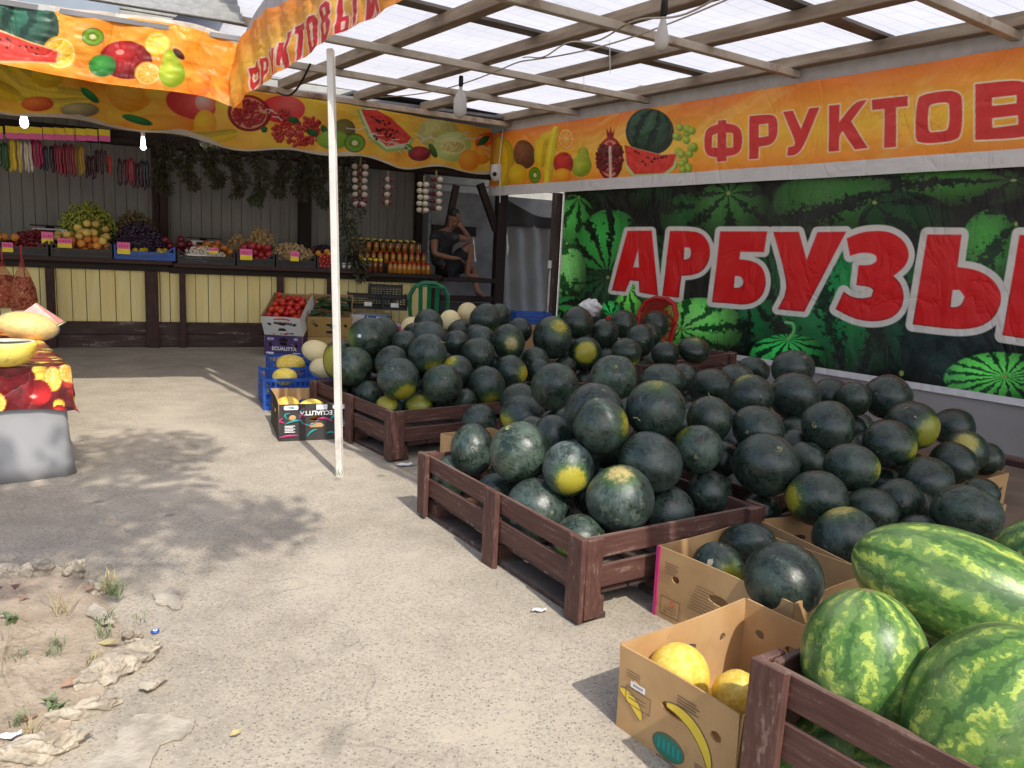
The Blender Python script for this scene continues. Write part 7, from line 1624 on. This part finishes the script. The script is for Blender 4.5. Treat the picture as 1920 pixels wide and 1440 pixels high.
for hand, base_, dr, upv in (('L', Vector((2.645, -.115, 1.63)), Vector((-.45, .18, .85)), Vector((0, -1, 0))), ('R', Vector((2.60, -.145, 1.20)), Vector((1, -.1, -.15)), Vector((0, 0, 1)))):
    dr.normalize(); sd = dr.cross(upv).normalized()
    for f in range(4):
        off = sd*(.026*(f-1.5)/1.5); L = (.062, .072, .067, .052)[f]; prev = 'ha'+hand
        for s_ in range(3):
            k = f'f{hand}{f}{s_}'; bend = upv*-.010*s_*s_; p = base_+off*(1.0+.1*s_)+dr*(.028+L*(s_+1)/3)+bend; J[k] = (tuple(p), .0085-.0012*s_); ED.append((prev, k)); prev = k
    prev = 'ha'+hand
    for s_ in range(2): k = f't{hand}{s_}'; J[k] = (tuple(base_+sd*(-.034-.012*s_)+dr*(.012+.026*s_)), .0095-.001*s_); ED.append((prev, k)); prev = k
skin('body', J, ED, M_SKIN, man)
hm = MB(); HC = Vector((2.575, -.035, 1.715))
fw = Vector((.55, -.80, -.22)).normalized(); hu = (Vector((0, 0, 1))-fw*fw.z).normalized(); hs = fw.cross(hu)
HM = Matrix.Translation(HC) @ Matrix((hs, fw, hu)).transposed().to_4x4()
hm.sphere((0, -.005, .015), .098, 20, 14, sc=(.80, .98, 1.14), M=HM); hm.sphere((0, .035, -.055), .062, 14, 10, sc=(.85, .85, .9), M=HM)
hm.add([(-.013, .088, -.012), (.013, .088, -.012), (0, .086, .032), (0, .116, -.008), (0, .092, -.022)], [(0, 3, 2), (3, 1, 2), (0, 4, 3), (4, 1, 3)], 0, HM)
for sx in (-1, 1): hm.sphere((sx*.08, -.005, .0), .027, 8, 6, sc=(.35, .7, 1.1), M=HM)
hd = hm.build('head', M_SKIN, man, smooth=True, local=True)
em = MB(); [em.sphere((sx*.032, .078, .022), .011, 8, 6, sc=(1.2, .6, .7), M=HM) for sx in (-1, 1)]; [em.box(sx*.032-.018, sx*.032+.018, .082, .090, .040, .047, M=HM) for sx in (-1, 1)]; em.box(-.022, .022, .083, .089, -.052, -.046, M=HM); em.build('face_features', M_HAIR, hd, local=True)
hb = MB(); hb.sphere((0, -.012, .034), .102, 20, 12, sc=(.82, .95, 1.03), M=HM); hb = hb; 
hv = MB(); hv.v = [v for v in hb.v]; hv.f = [f for f in hb.f if all(((HM.inverted() @ hb.v[i]).z > .03 or (HM.inverted() @ hb.v[i]).y < -.02) and (HM.inverted() @ hb.v[i]).y < .075 for i in f)]; hv.m = [0]*len(hv.f)
o = hv.build('hair', M_HAIR, man, smooth=True, local=True); o.modifiers.new('t', 'SOLIDIFY').thickness = .01
up_ = lambda k, d: (J[k][0], (J[k][1]+d))
SJ = {'pel': up_('pel', .03), 'sp': up_('sp', .035), 'ch': up_('ch', .018), 'nk0': ((2.485, .04, 1.515), .078), 'shL': up_('shL', .018), 'slL': ((2.665, -.10, 1.467), .068), 'shR': up_('shR', .018), 'slR': ((2.318, -.035, 1.375), .07)}
skin('t_shirt', SJ, [('pel', 'sp'), ('sp', 'ch'), ('ch', 'nk0'), ('ch', 'shL'), ('shL', 'slL'), ('ch', 'shR'), ('shR', 'slR')], M_SHIRT, man)
HJ = {'pel': ((2.50, .10, 1.04), .15), 'hiA': up_('hiA', .02), 'tA': ((2.77, -.03, 1.33), .095), 'hiB': up_('hiB', .02), 'tB': ((2.84, .125, 1.075), .09)}
skin('shorts', HJ, [('pel', 'hiA'), ('hiA', 'tA'), ('pel', 'hiB'), ('hiB', 'tB')], M_SHORT, man)
for k, (a, b_) in enumerate((('hlA', 'toA'), ('anB', 'toB'))):
    pa_, pb_ = Vector(J[a][0]), Vector(J[b_][0]); MB().beam(pa_-Vector((.03, 0, .034)), pb_+(pb_-pa_)*.2-Vector((0, 0, .026)), .085, .018, bv=.006).build('sandal', M_BLK, man, local=True)
# ------------------------------------------------------------------ tree behind the camera whose crown throws the dappled shade
tr = thing('tree', 'leafy tree rooted in the stony soil bed, throwing shade on the concrete', 'tree', T((-1.75, 1.15, 0)))
tm = MB(); tm.tube([(0, 0, -.05), (.03, -.02, .8), (.10, -.12, 1.8), (.30, -.35, 2.9), (.83, -1.55, 3.7)], [.13, .11, .10, .085, .07], 10)
LIMB = [((.30, -.35, 2.9), (.9, -.2, 3.6), (1.5, .0, 4.1)), ((.55, -.6, 3.7), (1.1, -.9, 4.3), (1.9, -1.0, 4.7)), ((.55, -.6, 3.7), (.4, -1.2, 4.6), (.3, -1.6, 5.2)), ((.10, -.12, 1.8), (-.4, -.3, 2.8), (-.9, -.3, 3.6)), ((.55, -.6, 3.7), (1.2, -.3, 4.6), (1.6, .2, 5.0))]
LIMB = [tuple((x+.28*min(1, max(0, z-2.9)/.8), y-.95*min(1, max(0, z-2.9)/.8), z) for x, y, z in l) for l in LIMB]
for l in LIMB: tm.tube(l, [.055, .04, .02], 7)
tm.build('trunk', plain('bark', (.16, .12, .09), .9, .3, 12., .8), tr, smooth=True, local=True)
lm = MB(); rg = random.Random(31)
clumps = [(1.5, .05, 4.2, .55), (1.95, -.95, 4.75, .6), (1.15, -.25, 3.95, .42), (.35, -1.55, 5.1, .6), (-.9, -.3, 3.6, .5), (1.6, .2, 5.0, .5), (1.0, -.95, 4.5, .5), (2.4, -.5, 4.5, .35), (.0, -.55, 3.9, .45), (.45, .15, 4.0, .42), (.75, -.35, 4.5, .5)]
for cx, cy, cz, R in clumps:
    cx += .12; cy -= .95; R *= .92
    for k in range(int(1500*R)):
        d = Vector((rg.gauss(0, 1), rg.gauss(0, 1), rg.gauss(0, .7))).normalized()*R*rg.random()**.5; c = Vector((cx, cy, cz))+d
        a = Vector((rg.gauss(0, 1), rg.gauss(0, 1), rg.gauss(0, .6))).normalized(); s = a.orthogonal().normalized(); L = rg.uniform(.06, .10)
        lm.add([c, c+a*L*.5+s*L*.3, c+a*L, c+a*L*.5-s*L*.3], [(0, 1, 2, 3)])
lm.build('crown', fruit_mat('tree_leaf', (.04, .08, .02), (.07, .12, .03), .6, 9.), tr, local=True)
# ------------------------------------------------------------------ stones, weeds, litter
def rock(P, sx, sy, sz, rz_, label, seed, name='kerb_stone'):
    bm = bmesh.new(); r = random.Random(seed+100); bmesh.ops.create_icosphere(bm, subdivisions=5, radius=1)
    pl = [(Vector((r.gauss(0, 1), r.gauss(0, 1), r.gauss(0, 1))).normalized(), r.uniform(.62, .95)) for _ in range(20)]+[(Vector((0, 0, 1)), r.uniform(.7, .85))]
    ph = [r.uniform(0, 9) for _ in range(6)]
    for v in bm.verts:
        d = v.co.normalized(); q = min([1.1]+[h_/d.dot(n_) for n_, h_ in pl if d.dot(n_) > .05])
        c = d*q; c = Vector((c.x*sx, c.y*sy, c.z*sz)); k = c*70
        n = abs(math.sin(k.x*.9+ph[0]+math.sin(k.y*.45+ph[1])))*abs(math.cos(k.y*.6+k.z*1.1+ph[2])); n2 = math.sin(k.x*2.3+ph[3])*math.sin(k.y*2.6+ph[4])*math.sin(k.z*2.9+ph[5])
        v.co = c*(1+.10*n2)-d*.012*(1-n)**3
    mb = MB(); mb.addbm(bm); bm.free(); o = mb.build(name, M_ROCK, smooth=False); place(o, T(P, rz_)); tag(o, label, 'stone', 'stones ringing the soil bed'); return o
for k, (px, py, sx, sy, sz, rz_, lab) in enumerate(((2, 1078, .07, .06, .05, .2, 'grey bedside stone cut by the left picture edge in shade'), (38, 1082, .085, .055, .055, .5, 'broad pale stone at the back of the soil bed'), (88, 1074, .05, .05, .055, .1, 'squat stone in the back row of the soil bed, right of the broad one'), (138, 1072, .052, .048, .062, .9, 'rounded upright stone at the back of the soil bed'), (186, 1100, .062, .04, .045, -.6, 'tapering stone at the back right corner of the soil bed'), (248, 1190, .035, .03, .03, .3, 'small stone beside the blue bead'),
        (222, 1252, .045, .155, .05, -.42, 'long craggy stone lying along the soil bed edge'), (150, 1330, .03, .10, .028, -.85, 'low thin stone continuing the soil bed edge'), (60, 1412, .045, .125, .05, -1.0, 'craggy stone in the bottom left corner'), (282, 1283, .03, .045, .014, -.5, 'flat chip of concrete outside the soil bed'))):
    P = G(px, py, .018); rock(P, sx*1.08, sy*1.05, sz*1.05, rz_, lab, k)
def tuft(px, py, n, h, label, seed, mat, name='weed', cat='weed', flat=False):
    P = G(px, py, .03); r = random.Random(seed); mb = MB()
    for k in range(n):
        a = r.uniform(0, 6.28); d = Vector((math.cos(a), math.sin(a), 0)); b0 = Vector((r.uniform(-.02, .02), r.uniform(-.02, .02), 0)); s = d.cross(Vector((0, 0, 1)))*r.uniform(.0010, .0022)*(5.0 if flat else 1); L = h*r.uniform(.5, 1.2); sp__ = r.uniform(.3, .9)
        pts = [b0, b0+d*L*.35*sp__+Vector((0, 0, L*.45)), b0+d*L*.9*sp__+Vector((0, 0, L*(.55 if flat else .62)))]
        mb.add([pts[0]-s*.6, pts[0]+s*.6, pts[1]+s, pts[1]-s, pts[2]], [(0, 1, 2, 3), (3, 2, 4)])
    o = mb.build(name, mat); place(o, T(P)); tag(o, label, cat, 'small plants in the soil bed')
GRN = plain('weed_green', (.15, .19, .09), .7, .3, 20.); DRY = plain('dry_grass', (.36, .30, .15), .8, .2, 20.)
for k, a in enumerate(((215, 1118, 60, .09, 'spreading grass tuft at the corner of the stone ring'), (195, 1170, 26, .07, 'thin weed sprouting below the grass tuft'), (192, 1195, 22, .06, 'second thin weed, in front of the broken slab'), (108, 1215, 18, .06, 'sparse weed in the middle of the soil bed'), (100, 1228, 16, .04, 'low sprig beside the sparse weed'), (30, 1235, 14, .05, 'weed near the left picture edge'), (258, 1162, 10, .035, 'tiny sprig outside the stones above the bead'), (38, 1358, 26, .06, 'weed next to the white paper scrap'))):
    tuft(a[0], a[1], a[2], a[3], a[4], k, GRN)
for k, a in enumerate(((102, 1330, 12, .06, 'broad-leaved seedling by the long stones'), (18, 1172, 10, .06, 'broad-leaved seedling at the left picture edge'))): tuft(a[0], a[1], a[2], a[3], a[4], 50+k, GRN, 'seedling', 'plant', True)
for k, a in enumerate(((205, 1105, 30, .10, 'dry straw among the corner grass'), (120, 1150, 14, .12, 'dry straw lying across the soil bed'), (175, 1245, 22, .05, 'dry grass by the long craggy stone'), (55, 1385, 26, .06, 'dry grass above the bottom corner stone'))): tuft(a[0], a[1], a[2], a[3], a[4], 80+k, DRY, 'dry_grass', 'grass')
tuft(634, 893, 16, .05, 'tiny grass tuft at the foot of the white pole', 99, GRN, 'weed')
LEAFM = plain('dead_leaf', (.25, .155, .105), .7, .3, 20.)
def leaf_(px, py, L, w, rz_, label, m=LEAFM, z=.03, name='dead_leaf', cat='leaf'):
    mb = MB(); mb.add([(-L, 0, .004), (-L*.3, w, .012), (L*.4, w*.8, .010), (L, 0, .016), (L*.4, -w*.8, .006), (-L*.3, -w, .005), (0, 0, .002)], [(0, 6, 1), (1, 6, 2), (2, 6, 3), (3, 6, 4), (4, 6, 5), (5, 6, 0)])
    o = mb.build(name, m); place(o, T(G(px, py, z), rz_)); tag(o, label, cat)
leaf_(142, 1280, .042, .016, .9, 'large curled russet leaf in the soil bed'); leaf_(22, 1130, .05, .022, .5, 'russet leaf in the shade at the left edge'); leaf_(170, 1105, .02, .012, 1.2, 'small orange leaf beside the back right stone'); leaf_(205, 1208, .035, .014, .2, 'tan leaf in front of the broken slab', DRY); leaf_(8, 1110, .05, .03, .9, 'dark red-brown leaf at the left edge', plain('dark_leaf', (.12, .05, .05), .7)); leaf_(443, 1378, .018, .007, .7, 'small yellowish leaf on bare concrete', DRY, .006); leaf_(50, 1350, .03, .012, .2, 'orange leaf behind the paper scrap')
def litter(px, py, w, h, rz_, label, m=M_PAPER, z=.006, name='paper_scrap', cat='paper'):
    mb = MB(); n = 5; vs = [(w*(i/n-.5), h*(j/n-.5), .004*math.sin(i*1.7+j)+.006) for j in range(n+1) for i in range(n+1)]
    mb.add(vs, [(j*(n+1)+i, j*(n+1)+i+1, (j+1)*(n+1)+i+1, (j+1)*(n+1)+i) for j in range(n) for i in range(n)]); o = mb.build(name, m, smooth=True); place(o, T(G(px, py, z), rz_)); tag(o, label, cat)
litter(16, 1383, .055, .022, .5, 'white paper scrap by the bottom corner stone', z=.04); litter(1011, 1146, .055, .018, .2, 'white wrapper lying before the near crate'); litter(1187, 1100, .04, .03, .8, 'crumpled pale leaf of paper under the near crate front'); litter(760, 872, .10, .05, .6, 'white paper under the rear crate corner post')
bd = thing('eye_bead', 'tiny blue eye-shaped bead lying on the concrete', 'bead', T(G(291, 1185, .004)))
MB().lathe([(.012, 0), (.0135, .003), (.011, .007)], 16).build('ring', M_BLUP, bd, local=True); MB().lathe([(.0075, .0071), (.0065, .0085)], 14).build('white', M_PAPER, bd, local=True); MB().lathe([(.003, .0086), (.0025, .0098)], 10).build('pupil', M_BLUP, bd, local=True)
# broken slab patches and the pale worn seam on the concrete
def patch(pts, label, m, z=.004, th=.006):
    P = [G(*p) for p in pts]; r = random.Random(len(pts)); Q = []
    for i in range(len(P)):
        a, b_ = P[i], P[(i+1) % len(P)]; nrm = (b_-a).cross(Vector((0, 0, 1))).normalized()
        for k in range(4): Q.append(a.lerp(b_, k/4)+nrm*r.uniform(-.006, .006))
    mb = MB(); mb.poly([(q.x, q.y) for q in Q], th, 0, T((0, 0, z))); o = mb.build('pavement_patch', m); o['kind'] = 'structure'
M_PATCH = plain('smooth_screed', (.40, .36, .29), .9, .22, 14., .5, .15, dirt=(.24, .205, .155, .6))
patch([(335, 1122), (342, 1140), (332, 1146), (318, 1140), (290, 1133), (285, 1112), (320, 1105)], '', M_PATCH)
patch([(175, 1150), (200, 1162), (215, 1190), (190, 1190), (165, 1172)], '', M_PATCH, .036)
patch([(255, 1345), (320, 1345), (365, 1362), (350, 1385), (300, 1400), (275, 1455), (170, 1460), (165, 1440), (215, 1400), (225, 1370)], '', M_PATCH)
# fruit stain on the rear crate front etc. stays in the materials
for o in list(bpy.data.objects):
    if o.type == 'MESH' and o.parent and o.parent.name.startswith('slatted_crate'): pass
